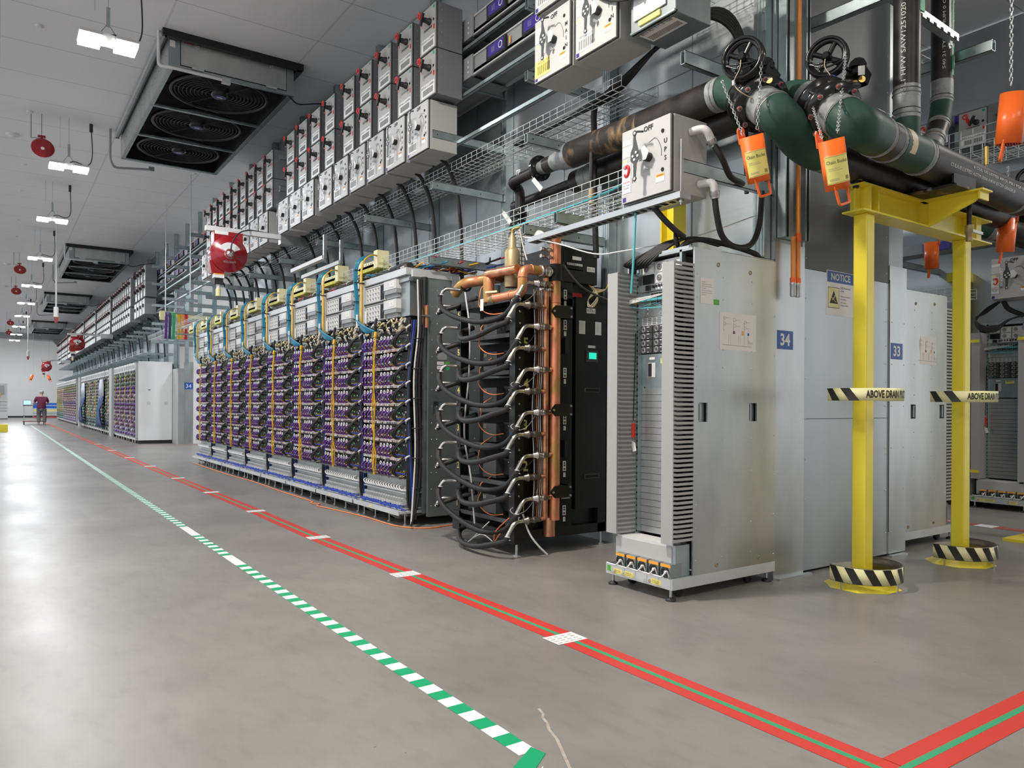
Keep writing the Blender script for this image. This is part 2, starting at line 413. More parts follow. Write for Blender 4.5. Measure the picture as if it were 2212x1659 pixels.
# the short leg that turns the corner
g.poly([(1.625, 2.13, .0017), (1.61, 2.2, .0017), (1.3, 2.0, .0017), (1.15, 1.88, .0017), (1.17, 1.80, .0017), (1.35, 1.93, .0017)], (0, 0, .0005), 'green_tape')
w.poly([(1.33, 1.97, .0024), (1.40, 2.025, .0024), (1.42, 1.985, .0024)], (0, 0, .0004), 'white_tape')
w.poly([(1.48, 2.0, .0024), (1.50, 2.02, .0024), (1.56, 2.06, .0024), (1.55, 2.045, .0024)], (0, 0, .0004), 'white_tape')
g.add([v+g.off for v in w.v], w.f, 'white_tape'); obj('striped_band', g, t)
obj('floor_tape', strip([(2.6, 23.3), (8, 23.4)], .07, .001, 'red_tape', MB((2.6, 23.3, .001))), label='thin red floor tape crossing the gap between the two rack rows', cat='floor tape')
mb = MB((8.5, 1.4, .001)); strip([(8.5, 1.45), (8.55, 4.1), (8.6, 16)], .15, .001, 'red_tape', mb)
t = obj('floor_tape', mb, label='red floor tape in the next aisle, seen beyond the yellow posts', cat='floor tape')
obj('green_line', strip([(8.5, 1.45), (8.55, 4.1), (8.6, 16)], .028, .0017, 'green_line', MB((8.5, 1.4, .001))), t)
obj('tape_label', MB((8.53, 3.62, .0024)).box(8.44, 8.62, 3.53, 3.71, .0024, .003, 'white_tape'), label='white floor label on the red tape in the next aisle', cat='floor label')
# patched crack in the slab
c = [(1.84, 2.46), (1.825, 2.41), (1.80, 2.38), (1.785, 2.33), (1.755, 2.28), (1.73, 2.2), (1.69, 2.12), (1.63, 2.0), (1.55, 1.85)]
mb = MB((1.7, 2.2, .0006)); strip(c, .012, .0006, 'beige', mb)
m_ = noise_mat('crack_filler', (.38, .33, .28), (.50, .46, .41), 30, (.4, .6)); mb.mats = ['crack_filler']
obj('floor_crack', mb, kind='structure')
# ------------------------------------------------------------ containment walls (galvanised sheet)
def rivets(mb, pts, nrm, r=.006, m='zinc'):
    for p in pts: mb.lathe(p, nrm, [(0, r), (.002, r*.9), (.0035, r*.4)], m, 6)
mb = MB(); mb.box(4.60, 4.64, 3.36, 16.45, 0, 6.38, 'galvanised_wall')
for y in (4.14, 5.78, 7.42, 9.06, 10.7, 12.34, 14.0, 15.6): mb.box(4.595, 4.60, y-.004, y+.004, 2.3, 6.38, 'galvanised_dark')
mb.box(4.594, 4.60, 3.4, 16.4, 3.95, 3.957, 'galvanised_dark')
struct('wall_containment', mb)
mb = MB()
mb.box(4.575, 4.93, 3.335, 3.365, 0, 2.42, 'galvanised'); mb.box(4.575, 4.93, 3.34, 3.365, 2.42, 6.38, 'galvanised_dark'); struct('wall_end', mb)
mb = MB()
mb.box(4.93, 6.12, 3.352, 3.38, .02, 1.149, 'galvanised_wall'); mb.box(4.93, 6.12, 3.352, 3.38, 1.153, 2.27, 'galvanised_wall'); mb.box(4.93, 6.12, 3.352, 3.38, 2.274, 6.38, 'galvanised_darkened')
mb.box(4.925, 4.94, 3.345, 3.352, .02, 3.6, 'rack_white_metal')
rivets(mb, [(x, 3.352, z) for x in (4.97, 6.08) for z in [.25+.3*k for k in range(14)]], (0, -1, 0))
struct('wall_end', mb)
mb = MB(); mb.box(6.12, 6.39, 3.345, 3.375, .02, 2.42, 'galvanised'); mb.box(6.118, 6.124, 3.343, 3.346, .2, 2.3, 'dark')
rivets(mb, [(x, 3.345, z) for x in (6.08, 6.16, 6.35) for z in [.2+.35*k for k in range(6)]], (0, -1, 0)); struct('wall_end', mb)
struct('trim_2', MB().box(4.6, 4.99, 3.30, 3.335, 0, .012, 'zinc').box(6.1, 6.35, 3.30, 3.345, 0, .012, 'zinc'))
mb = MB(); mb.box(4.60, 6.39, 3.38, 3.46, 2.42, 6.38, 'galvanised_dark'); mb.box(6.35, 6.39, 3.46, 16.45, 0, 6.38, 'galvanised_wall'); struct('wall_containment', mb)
mb = MB(); mb.box(11.0, 11.04, 1.9, 16, 0, 6.38, 'galvanised_wall'); struct('wall_containment', mb)
mb = MB(); mb.box(4.60, 6.39, 16.41, 16.45, 0, 6.38, 'galvanised_wall'); struct('wall_end', mb)
# corner panel signs
def sign(name, label, cat, o, w, h, fn, base, right=XR):
    r = Vector(right); nn = r.cross(Vector(UP)); mb = MB(o); mb.plate(Vector(o), right, UP, w, h, base, .0015); fn(mb, Vector(o)+nn*.0016); obj(name, mb, label=label, cat=cat)
sign('number_sign', 'blue sign reading 34 in white on the metal panel beside the near rack', 'sign', (4.697, 3.335, 1.723), .185, .135, lambda mb, o: mb.text('*34', o, XR, UP, .085, 'white', .12, True, .0004), 'blue_sign')
sign('number_sign', 'blue sign reading 33 in white behind the yellow posts', 'sign', (6.235, 3.345, 1.71), .185, .135, lambda mb, o: mb.text('*33', o, XR, UP, .085, 'white', .12, True, .0004), 'blue_sign')
def notice(mb, o):
    mb.plate(o+Vector((0, 0, .125)), XR, UP, .36, .085, 'blue_sign', .0006); mb.text('*NOTICE', o+Vector((0, -.001, .125)), XR, UP, .052, 'white', .3, True, .0006)
    mb.plate(o+Vector((-.095, 0, -.035)), XR, UP, .15, .16, 'ink', .0005); mb.plate(o+Vector((-.095, -.0006, -.035)), XR, UP, .142, .152, 'cream_tape', .0005)
    a = o+Vector((-.095, -.0013, -.035)); mb.poly([a+Vector((-.055, 0, -.045)), a+Vector((.055, 0, -.045)), a+Vector((0, 0, .055))], (0, -.0005, 0), 'ink')
    mb.tube([a+Vector((-.025, -.001, -.02)), a+Vector((0, -.001, -.002)), a+Vector((.012, -.001, .02))], .004, 'cream_tape', 6); mb.tube([a+Vector((-.03, -.0015, .0)), a+Vector((.03, -.0015, -.035))], .003, 'cream_tape', 6)
    for i, s in enumerate(('ESD Protected', 'Area', '', 'Observe precautions', 'for handling', 'electrostatic', 'sensitive devices')):
        if s: mb.text(s, o+Vector((.0, 0, .04-.022*i)), XR, UP, .016 if i < 2 else .011, 'ink', .17, False, .0005)
sign('warning_sign', 'white NOTICE sign with blue heading and yellow hand symbol, partly behind the yellow post', 'sign', (5.42, 3.352, 2.12), .38, .345, notice, 'white')
def paper(mb, o):
    random.seed(3)
    for (x, z, w) in ((-.12, .09, .05), (-.02, .08, .06), (.09, .07, .05), (-.12, .05, .05), (-.02, .04, .06), (.09, .03, .05)):
        mb.ring(o+Vector((x-.02, -.0006, z)), (0, -1, 0), .011, .0008, 'grey_ink', 10, 4); mb.tube([o+Vector((x-.01, -.0006, z)), o+Vector((x+w-.02, -.0006, z))], .0006, 'grey_ink', 4)
        mb.tube([o+Vector((x-.03, -.0006, z)), o+Vector((x-.03, -.0006, z-.05))], .0007, 'red_dull', 4)
    for x in (-.1, -.08, .0, .02, .06, .1): mb.tube([o+Vector((x, -.0006, -.02)), o+Vector((x, -.0006, -.085))], .0006, 'grey_ink', 4)
    mb.tube([o+Vector((-.17, -.0006, -.09)), o+Vector((.14, -.0006, -.095))], .001, 'grey_ink', 4)
    mb.plate(o+Vector((-.045, 0, -.005)), XR, UP, .022, .018, 'red_dull', .0005); mb.plate(o+Vector((.045, 0, -.005)), XR, UP, .02, .03, 'orange_label', .0005); mb.plate(o+Vector((.105, 0, -.01)), XR, UP, .018, .018, 'blue_sign', .0005)
    for k in range(3): mb.text('XXXXXXXXXXX' if k else 'XXXX', o+Vector((.1, 0, -.06-.008*k)), XR, UP, .005, 'grey_ink', .055, False, .0004)
# ------------------------------------------------------------ network rack (front faces -X)
def network_rack(label, loc, rz=0, grp=None):
    t = thing('network_rack', label, 'rack', loc, rz=rz)
    b = MB()
    b.box(0, 1.04, 0, .62, .075, .145, 'rack_white_metal'); b.box(.002, .2, .01, .61, .145, .149, 'strut')
    b.text('CAUTION HEAVY', (0, .45, .1), NR, UP, .008, 'ink', .08) 
    for y in (.5, .39, .14): b.plate((-.0005, y, .105), NR, UP, .09, .034, 'yellow_tape'); b.text('CAUTION moving', (-.0012, y+.035, .106), NR, UP, .006, 'ink', .06); b.text('max load rating', (-.0012, y+.035, .096), NR, UP, .006, 'ink', .06)
    b.plate((-.0005, .59, .115), NR, UP, .035, .04, 'green_label')
    for y in (.57, .24): b.ring((-.001, y-.04, .1), (1, 0, 0), .008, .003, 'bronze', 10, 5)
    bevel(obj('base_frame', b, t), .002, 1)
    for (x, y) in ((.03, .04), (.03, .58), (1.0, .04), (1.0, .58)):
        obj('levelling_foot', MB().cyl((x, y, .02), (x, y, .08), .009, 'zinc', 8).lathe((x, y, 0), UP, [(0, .034), (.012, .034), (.02, .015), (.024, .012)], 'black_plastic', 14), t)
    for (x, y) in ((.16, .1), (.16, .52), (.86, .1), (.86, .52)):
        obj('caster', MB().cyl((x, y-.015, .034), (x, y+.015, .034), .034, 'rubber', 16).box(x-.02, x+.02, y-.02, y+.02, .05, .08, 'steel_dark'), t)
    for s, y0, y1 in ((-1, 0, .012), (1, .608, .62)):
        yy = y0 if s < 0 else y1; f = (0, s, 0)
        m_ = MB(); 
        # side panel built around two recessed hand holes
        hs = (.235, .745); z0, z1 = 1.14, 1.265
        m_.box(.19, 1.04, y0, y1, .145, z0, 'galvanised'); m_.box(.19, 1.04, y0, y1, z1, 2.27, 'galvanised')
        m_.box(.19, hs[0], y0, y1, z0, z1, 'galvanised'); m_.box(hs[0]+.085, hs[1], y0, y1, z0, z1, 'galvanised'); m_.box(hs[1]+.085, 1.04, y0, y1, z0, z1, 'galvanised')
        for h in hs: m_.box(h, h+.085, yy-s*.03, yy-s*.027, z0, z1, 'strut'); m_.box(h+.012, h+.03, yy-s*.027, yy-s*.004, z0+.01, z1-.01, 'galvanised_dark')
        random.seed(5)
        rivets(m_, [(x, yy, z) for x in (.215, .47, .77) for z in (.24, .45, .6, .8, 1.02, 1.35, 1.5, 1.62, 1.95, 2.1)]+[(1.02, yy, .2+.28*k) for k in range(8)], f, .006)
        for x, z in ((.42, .19), (.86, .19), (.42, 2.18), (.75, 2.16)): m_.ring((x, yy+s*.001, z), f, .012, .004, 'bronze', 10, 5)
        p = obj('side_panel', m_, t)
        fg = MB()
        yo = 0. if s < 0 else .52
        fg.box(0, .008, yo, yo+.1, .36, 2.16, 'organiser_grey'); fg.box(.008, .19, yo+(.094 if s < 0 else .0), yo+(.1 if s < 0 else .006), .36, 2.16, 'organiser_grey')
        for k in range(60):
            z = .375+k*.03
            for yf in ((0, .094) if s < 0 else (0, .094)):
                fg.box(.03, .19, yo+yf, yo+yf+.006, z, z+.017, 'organiser_grey')
            fg.box(.008, .03, yo, yo+.006, z+.002, z+.02, 'organiser_grey'); fg.box(.008, .03, yo+.094, yo+.1, z+.002, z+.02, 'organiser_grey')
        obj('cable_organiser', fg, t)
    pst = MB()
    for y in (.10, .50): pst.box(.18, .22, y, y+.02, .15, 2.27, 'strut')
    for z in [.36+.045*k for k in range(42)]: pst.box(.178, .18, .503, .512, z, z+.012, 'dark')
    pst.box(.18, 1.04, .012, .608, 2.255, 2.27, 'galvanised'); pst.box(1.02, 1.04, .012, .608, .145, 2.255, 'galvanised_dark')
    for (x, y) in ((.19, .3), (.9, .3)): pst.box(x, x+.03, .05, .57, 2.27, 2.29, 'zinc')
    obj('rack_frame', pst, t)
    fr = MB(); x = .215; y0, y1 = .12, .50
    def pl(z0, z1, m, xx=x): fr.box(xx, xx+.3, y0, y1, z0, z1, m)
    z = .365
    while z < 1.33: pl(z, z+.043, 'galvanised'); z += .0455
    obj('blanking_panels', fr, t)
    fr = MB(); pl(1.345, 1.60, 'strut'); fr.plate((x, .40, 1.49), NR, UP, .07, .1, 'light_grey', .004); fr.plate((x-.004, .415, 1.49), NR, UP, .03, .09, 'black_plastic', .004); fr.plate((x, .27, 1.55), NR, UP, .1, .035, 'yellow_tape', .001); fr.text('CAUTION', (x-.001, .31, 1.553), NR, UP, .012, 'ink', .06); fr.plate((x, .4, 1.57), NR, UP, .05, .016, 'white', .001)
    for (y, zz) in ((.47, 1.37), (.15, 1.37), (.15, 1.45), (.15, 1.53)): fr.cyl((x-.003, y, zz), (x, y, zz), .005, 'dark', 8)
    obj('breaker_panel', fr, t)
    fr = MB(); pl(1.605, 1.80, 'black_plastic')
    for r_ in range(4):
        for c_ in range(3):
            yc = .455-.125*c_; zc = 1.63+.048*r_; fr.plate((x-.001, yc, zc), NR, UP, .115, .043, 'charcoal', .003)
            for rr in (.019, .012): fr.ring((x-.006, yc+.025, zc), (1, 0, 0), rr, .0015, 'light_grey', 12, 4)
            fr.plate((x-.005, yc-.02, zc+.015), NR, UP, .025, .006, 'light_grey'); fr.plate((x-.005, yc-.02, zc-.015), NR, UP, .01, .006, 'light_grey')
    obj('power_supply_shelf', fr, t)
    fr = MB(); pl(1.80, 1.855, 'light_grey')
    for r_ in range(4):
        for c_ in range(8): fr.plate((x-.0005, .47-.045*c_, 1.81+.0125*r_), NR, UP, .036, .008, 'galvanised_dark')
    pl(1.858, 1.93, 'galvanised')
    for c_ in range(3):
        for zz in (1.878, 1.908): fr.cyl((x-.004, .45-.12*c_, zz), (x, .45-.12*c_, zz), .008, 'zinc', 8)
    obj('label_panel', fr, t)
    fr = MB(); pl(1.935, 2.03, 'galvanised_dark')
    for (zc, h) in ((1.953, .022), (2.005, .03)):
        for c_ in range(12): fr.plate((x-.0005, .40-.024*c_, zc), NR, UP, .018, h, 'dark', .003)
    fr.box(x-.01, x, y0, y1, 1.97, 1.985, 'teal_cable')
    random.seed(4)
    for c_ in range(5):
        yy = .45-.06*c_; fr.tube(cr([(x, yy, 2.0+.004*c_), (x-.06, yy+.05, 1.99), (x-.10, .52, 1.975-.006*c_), (x-.12, .56, 1.96)], 5), .003, 'white', 5)
        fr.tube(cr([(x, yy-.1, 1.955), (x-.05, yy, 1.93-.006*c_), (x-.07, .48, 1.92), (x-.12, .58, 1.95)], 5), .0022, 'teal_cable', 5)
    for k in range(5): fr.box(x-.09, x-.06, .47+.006*k, .475+.006*k, 1.945, 1.975, 'copper')
    obj('network_switch', fr, t)
    fr = MB(); pl(2.035, 2.235, 'galvanised')
    for r_ in range(2):
        for c_ in range(3):
            yc = .44-.125*c_; zc = 2.12+.075*r_
            if not (r_ == 0 and c_ == 0):
                fr.plate((x-.0005, yc, zc), NR, UP, .11, .066, 'light_grey', .002); fr.disc((x-.003, yc+.02, zc), (-1, 0, 0), .024, 'dark', 14, .002)
                for rr in (.022, .014, .007): fr.ring((x-.006, yc+.02, zc), (1, 0, 0), rr, .0014, 'white', 12, 4)
                fr.plate((x-.003, yc-.03, zc), NR, UP, .03, .05, 'off_white', .002)
            else: fr.plate((x-.0005, yc, zc), NR, UP, .11, .066, 'dark', .002)
    for c_ in range(3): fr.plate((x-.001, .44-.12*c_, 2.06), NR, UP, .09 if c_ else .05, .035, 'white' if c_ else 'dark', .003)
    for c_ in range(7): fr.box(x-.02, x, .38-.03*c_, .392-.03*c_, 2.055, 2.073, 'black_plastic')
    obj('power_shelf', fr, t)
    fr = MB(); fr.box(.05, .2, .06, .56, .31, .35, 'light_grey'); fr.box(.045, .05, .05, .57, .17, .335, 'grey_paint')
    fr.box(.05, .18, .02, .10, .15, .35, 'strut')
    obj('lower_cover', fr, t)
    for k in range(5):
        y = .52-.105*k; f1 = MB(); f1.box(.0, .1, y-.085, y, .15, .235, 'galvanised_dark'); f1.plate((-.001, y-.045, .225), NR, UP, .085, .018, 'orange_label', .004)
        for rr in (.034, .026, .018): f1.ring((-.002, y-.04, .183), (1, 0, 0), rr, .002, 'dark', 16, 4)
        f1.disc((.0, y-.04, .183), (-1, 0, 0), .011, 'light_grey', 10, .003)
        for a in range(12): f1.tube([(-.003, y-.04+math.cos(a*.5236)*.012, .183+math.sin(a*.5236)*.012), (-.003, y-.04+math.cos(a*.5236)*.034, .183+math.sin(a*.5236)*.034)], .0014, 'dark', 4)
        f1.tube(cr([(-.003, y-.075, .16), (-.03, y-.08, .20), (-.05, y-.06, .165), (-.04, y-.02, .158), (-.03, y+.06, .157)], 5), .005, 'white', 6)
        obj('fan_module', f1, t)
    c = MB(); c.tube(cr([(.17, .515, 1.75), (.16, .515, 1.4), (.155, .517, 1.2), (.15, .515, 1.14)], 6), .003, 'dark', 5)
    c.cyl((.15, .515, 1.02), (.15, .515, 1.12), .013, 'red_plastic', 8); c.poly([(.145, .53, 1.0), (.145, .49, .985), (.142, .475, .93), (.142, .51, .92)], (.001, 0, 0), 'white'); c.cyl((.15, .515, .9), (.15, .515, 1.02), .003, 'brass', 5)
    obj('tagged_cable', c, t)
    for (x_, zz, n_, r_) in ((.24, 2.3, 6, .012),):
        pass
    return t
rack34 = network_rack('open network rack with grey slatted cable organisers and galvanised side, beside the blue 34 sign', (3.52, 3.31, 0))
sd = MB()
sd.plate((.31+.0, -.0005, 1.995), XR, UP, .13, .165, 'paper'); 
for i in range(7): sd.text('XXXXX XXXX XXXXXXX' if i % 3 else 'XXXXXXX', (.255, -.0018, 2.05-.014*i), XR, UP, .006, 'grey_ink', .1)
sd.plate((.40, -.002, 1.93), XR, UP, .055, .035, 'green_label')
o_ = obj('panel_label', sd, rack34)
cov = MB()   # loose white sheet lying on top
cov.poly([(.5, .05, 2.275), (1.03, .02, 2.275), (1.03, .5, 2.28), (.4, .55, 2.29), (.38, .2, 2.30)], (0, 0, .004), 'off_white')
cov.off = Vector((-3.52, -3.31, 0))*0
o = obj('cover_sheet', MB((3.9, 3.4, 2.275)).poly([(3.98, 3.33, 2.276), (4.54, 3.32, 2.276), (4.54, 3.8, 2.276), (3.92, 3.85, 2.276)], (0, 0, .004), 'off_white'), label='thin white sheet lying on top of the near network rack', cat='sheet')
sign('paper_diagram', 'white paper wiring diagram taped to the side of the near network rack', 'poster', (4.145, 3.31, 1.745), .375, .25, paper, 'paper')
rack33 = dup(rack34, (7.46, 4.05, 0), 'galvanised network rack seen from its side, next to the blue 33 sign', rz=math.pi)
for ch in list(rack33.children):
    if ch.name.startswith('panel_label'): bpy.data.objects.remove(ch)
sign('paper_diagram', 'white paper wiring diagram taped to the rack beside the blue 33 sign', 'poster', (6.93, 3.43, 1.75), .28, .25, paper, 'paper')
rackN = dup(rack34, (9.98, 3.80, 0), 'network rack with orange fan strip in the next aisle, behind the right yellow post')
for ch in list(rackN.children):
    if ch.name.startswith('panel_label'): bpy.data.objects.remove(ch)
mb = MB()
if True:
    mb.plate((-.012, .57, 2.06), NR, UP, .10, .035, 'yellow_paint', .001); mb.plate((-.012, .57, .45), NR, UP, .10, .035, 'yellow_paint', .001); mb.plate((-.012, .05, 2.06), NR, UP, .10, .035, 'yellow_paint', .001)
obj('yellow_tape', mb, rackN, label='strips of yellow tape')
mb = MB((9.98, 4.43, 0)); mb.box(9.98, 10.7, 4.45, 4.75, .08, 2.15, 'grey_paint'); mb.box(9.975, 9.98, 4.44, 4.74, 2.0, 2.06, 'yellow_paint'); mb.box(9.975, 9.98, 4.44, 4.74, .40, .46, 'yellow_paint'); mb.box(10.0, 10.65, 4.47, 4.73, 0, .08, 'black_plastic')
obj('rack_cabinet', mb, label='plain grey rack cabinet with yellow tape strips in the next aisle', cat='rack')

# ------------------------------------------------------------ black coolant distribution rack
CX0, CY0 = 3.5, 5.03
t = thing('coolant_rack', 'tall black coolant rack with copper risers, hoses and yellow numbers 1 to 6', 'rack', (CX0, CY0, 0)); cdu = t
f = MB()
for (x, y) in ((0, 0), (0, .87), (.9, 0), (.9, .87)): f.box(x, x+.09, y, y+.08, .12, 2.16, 'black_metal')
f.box(0, 1.02, 0, .95, .12, .2, 'black_metal'); f.box(0, 1.0, 0, .95, 2.1, 2.16, 'black_metal'); f.box(-.02, .1, -.03, .1, .1, .27, 'black_metal'); f.box(-.02, .1, .85, .97, .1, .27, 'black_metal')
for k in range(20): f.lathe((.045, -.001, .3+.095*k), (0, -1, 0), [(0, .009), (.004, .007)], 'zinc', 8)
for k in range(18): f.box(-.002, 0, .895, .915, .35+.1*k, .38+.1*k, 'dark')
obj('rack_frame', f, t)
for (x, y) in ((.04, .02), (.04, .93), (.98, .05), (.98, .9)):
    obj('levelling_foot', MB().cyl((x, y, 0), (x, y, .12), .012, 'zinc', 8).cyl((x, y, 0), (x, y, .01), .03, 'zinc', 12), t)
f = MB(); f.box(.09, .42, .06, .09, .2, 2.1, 'black_metal'); f.box(.44, .60, 0, .03, .2, 2.58, 'black_gloss'); f.box(.42, .44, 0, .3, .2, 2.5, 'black_metal'); f.box(.6, 1.0, .06, .1, .2, 2.3, 'black_metal'); f.box(.44, 1.0, .1, .9, .2, 2.3, 'black_metal')
obj('side_panel', f, t)
for k in range(6):
    zc = .375+.343*k
    n = MB(); n.text('*'+str(k+1), (.115, .052, zc-.03), XR, UP, .085, 'yellow_tape', .065); n.text('*'+str(k+1), (-.001, .925, zc-.06), NR, UP, .06, 'yellow_tape', .05)
    o = obj('number_marking', n, t); 
# door and PDU box
f = MB(); f.box(.63, .98, -.012, .06, .34, 2.18, 'black_metal')
f.plate((.80, -.012, 2.07), XR, UP, .10, .045, 'white', .001); f.text('PLC 3.6', (.80, -.0135, 2.07), XR, UP, .022, 'ink', .085, True)
for (x, z) in ((.70, 1.92), (.885, 1.92)):
    f.plate((x, -.012, z), XR, UP, .07, .115, 'paper', .001)
    for i in range(6): f.text('XXXXXXXX', (x-.025, -.0135, z+.035-.014*i), XR, UP, .004, 'grey_ink', .05)
f.plate((.81, -.012, 1.755), XR, UP, .085, .022, 'white', .001); f.plate((.81, -.012, 1.67), XR, UP, .13, .1, 'charcoal', .012)
d = obj('door', f, t)
obj('display_screen', MB().plate((.812, -.025, 1.675), XR, UP, .085, .055, 'screen_teal', .001), d, label='lit teal display')
for z in (1.375, .62):
    obj('handle', MB().box(.73, .90, -.02, -.012, z-.02, z+.02, 'charcoal').box(.74, .89, -.022, -.019, z-.012, z+.012, 'dark'), d)
f = MB(); f.box(.44, .86, -.02, .5, 2.3, 2.60, 'black_metal'); f.plate((.63, -.02, 2.51), XR, UP, .10, .03, 'white', .001)
for i in range(8): f.plate((.53+.022*i, -.02, 2.455), XR, UP, .018, .022, 'light_grey', .001); f.plate((.53+.022*i, -.02, 2.43), XR, UP, .017, .03, 'black_plastic', .004)
f.plate((.605, -.019, 2.43), XR, UP, .19, .05, 'white', .001); f.plate((.79, -.02, 2.43), XR, UP, .09, .042, 'white', .001); f.text('PDU 3.6', (.79, -.0215, 2.43), XR, UP, .02, 'ink', .075, True)
obj('power_box', f, t)
for z in (2.19, 1.93, 1.52, 1.12, .72, .34):
    f = MB()
    f.plate((.52, -.001, z), XR, UP, .035, .085, 'white', .001)
    for i in range(2): f.plate((.52, -.002, z+.025-.02*i), XR, UP, .018, .014, 'ink', .001)
    f.plate((.52, -.002, z-.025), XR, UP, .018, .018, 'red_dull', .001); f.plate((.52, -.001, z-.075), XR, UP, .026, .04, 'off_white', .001); obj('switch_label', f, t)
f = MB(); f.box(.50, .53, -.03, 0, 1.68, 1.82, 'black_plastic'); f.box(.50, .53, -.03, 0, .8, .94, 'black_plastic'); f.plate((.53, -.001, .50), XR, UP, .09, .12, 'grey_paint', .008)
f.plate((.69, .058, 2.205), XR, UP, .13, .04, 'red_plastic', .001)
obj('access_handle', f, t)
# six pump drawers at the front
for k in range(6):
    z = .27+.31*k
    d = MB(); d.box(.02, .8, .09, .86, z, z+.02, 'black_metal'); d.box(.0, .012, .09, .86, z-.015, z+.02, 'charcoal'); d.box(.05, .4, .35, .56, z+.03, z+.19, 'charcoal'); d.box(.2, .8, .09, .86, z+.02, z+.28, 'dark')
    d.box(.12, .2, .12, .34, z+.06, z+.2, 'black_plastic'); d.text('3.'+str(k), (.048, .55, z+.15), NR, UP, .03, 'cream_tape', .04)
    d.plate((.118, .2, z+.12), NR, UP, .012, .05, 'led_green'); d.plate((.118, .26, z+.17), NR, UP, .008, .008, 'led_green')
    obj('pump_drawer', d, t)
# copper manifolds
X1, X2 = .365, .275
f = MB(); f.cyl((X1, -.06, .28), (X1, -.06, 2.66), .047, 'copper', 20); f.cyl((X1, -.06, 2.64), (X1, -.06, 2.67), .052, 'copper_dark', 20)
f.ring((X1, -.06, 2.1), UP, .047, .004, 'copper_dark', 20); 
obj('copper_pipe', f, t, label='wide copper riser with mottled patina')
f = MB(); f.cyl((X2, -.05, .3), (X2, -.05, 2.3), .026, 'copper_dark', 14); f.cyl((X1-.02, -.02, .14), (X1-.02, -.02, .3), .05, 'copper_dark', 16)
obj('copper_pipe', f, t, label='narrow copper riser beside the wide one')
f = MB(); f.cyl((X1, -.06, 2.28), (X1, -.06, 2.42), .062, 'rubber', 18); f.cyl((X1, -.06, 2.35), (X1-.12, -.06, 2.35), .05, 'rubber', 14); obj('insulation_wrap', f, t)
for z in (2.02, 1.2, .52):
    f = MB(); f.poly([(.27, -.12, z), (.32, -.12, z+.05), (.5, -.12, z+.05), (.5, -.12, z-.05), (.32, -.12, z-.05)], (0, -.012, 0), 'black_metal')
    for zz in (.035, -.035): f.cyl((.48, -.13, z+zz), (.48, -.14, z+zz), .009, 'zinc', 8)
    f.cyl((.3, -.13, z), (.3, -.14, z), .009, 'zinc', 8); f.box(.49, .5, -.12, 0, z-.05, z+.05, 'black_metal'); obj('pipe_bracket', f, t)
for k in range(6):
    zu, zl = .475+.353*k, .30+.353*k*.995
    for (z, xe, xa, tone) in ((zu, X1, .10, 'steel'), (zl, X2, .05, 'steel_dark')):
        c = MB(); yy = -.085
        c.cyl((xe-.02, yy+.02, z), (xe-.09, yy, z), .017, 'copper_dark', 10); c.lathe((xe-.075, yy, z), (-1, 0, 0), [(0, .02), (.05, .02), (.052, .029), (.075, .029), (.08, .023), (.12, .026), (.125, .036), (.135, .036), (.14, .026), (.17, .022), (.172, .014)], tone, 14)
        c.box(xe-.15, xe-.10, yy-.04, yy-.02, z-.012, z+.02, 'steel_dark')
        obj('hose_coupling', c, t)
        xs = xe-.245
        p = fillet([(xs, yy, z), (xs-.09, yy-.01, z), (xs-.15, yy+.0, z-.10), (xs-.165, yy+.01, z-.15)], .07, 6)
        e = MB(); e.tube(p, .017, 'steel', 12)
        for q in (-.115, -.14): e.ring((xs-.155+(q+.115)*-.3, yy, z+q), (.2, 0, 1), .019, .004, 'light_grey', 14, 5)
        obj('steel_elbow', e, t)
        h = MB(); q = Vector(p[-1])
        if tone == 'steel': pts = [q+Vector((.005, 0, .03)), q, (q.x-.02, .06, z-.26), (-.12, .3, z-.30), (-.14, .62, z-.25), (-.155, .86, z-.17), (-.155, .98, z-.09), (-.135, 1.03, z-.02), (-.13, 1.03, z+.01)]
        else: pts = [q+Vector((.005, 0, .03)), q, (q.x-.05, .05, z-.19), (-.20, .28, z-.24), (-.17, .55, z-.245), (-.09, .72, z-.18), (.05, .74, z-.12)]
        h.tube(cr(pts, 7), .024, 'rubber', 10); obj('rubber_hose', h, t)
    for (z, dx) in ((zu+.06, -.10), (zu-.10, -.13)):
        e = MB(); e.tube(fillet([(.03, .94, z), (dx, 1.0, z+.01), (dx-.03, 1.03, z-.07)], .05, 5), .016, 'steel', 10); e.ring((dx-.02, 1.02, z-.05), (0, 0, 1), .019, .004, 'light_grey', 12, 5); obj('steel_elbow', e, t)
    h = MB(); h.tube(cr([(-.16, 1.03, zu-.16), (-.10, .98, zu-.13), (.02, .9, zu-.08), (.1, .75, zu-.03)], 6), .022, 'rubber', 8); obj('rubber_hose', h, t)
f = MB()
random.seed(11)
for i in range(6):
    x = .165+.02*i
    f.tube(cr([(x, -.03, 2.2), (x+.01, -.035, 1.7), (x-.01, -.03, 1.2), (x+.01, -.035, .7), (x, -.03, .3)], 8), .005, ['light_grey', 'charcoal', 'orange_cable', 'light_grey', 'white', 'charcoal'][i], 5)
for k in range(6):
    z = .5+.343*k
    f.tube(cr([(.2, -.05, z+.05), (.17, -.04, z-.04), (.1, -.02, z-.13+.02*(k%2)), (-.01, -.03, z-.15), (-.04, .0, z-.12), (.0, .02, z-.1)], 6), .0032, ['grey_paint', 'charcoal', 'light_grey'][k % 3], 5)
    f.tube(cr([(.05, .42, z+.12), (-.01, .5, z+.05), (-.03, .47+.03*(k%2), z-.02), (-.02, .53, z-.1), (-.02, .44, z-.17), (.0, .33, z-.20), (.06, .25, z-.19)], 6), .005, 'orange_cable', 5)
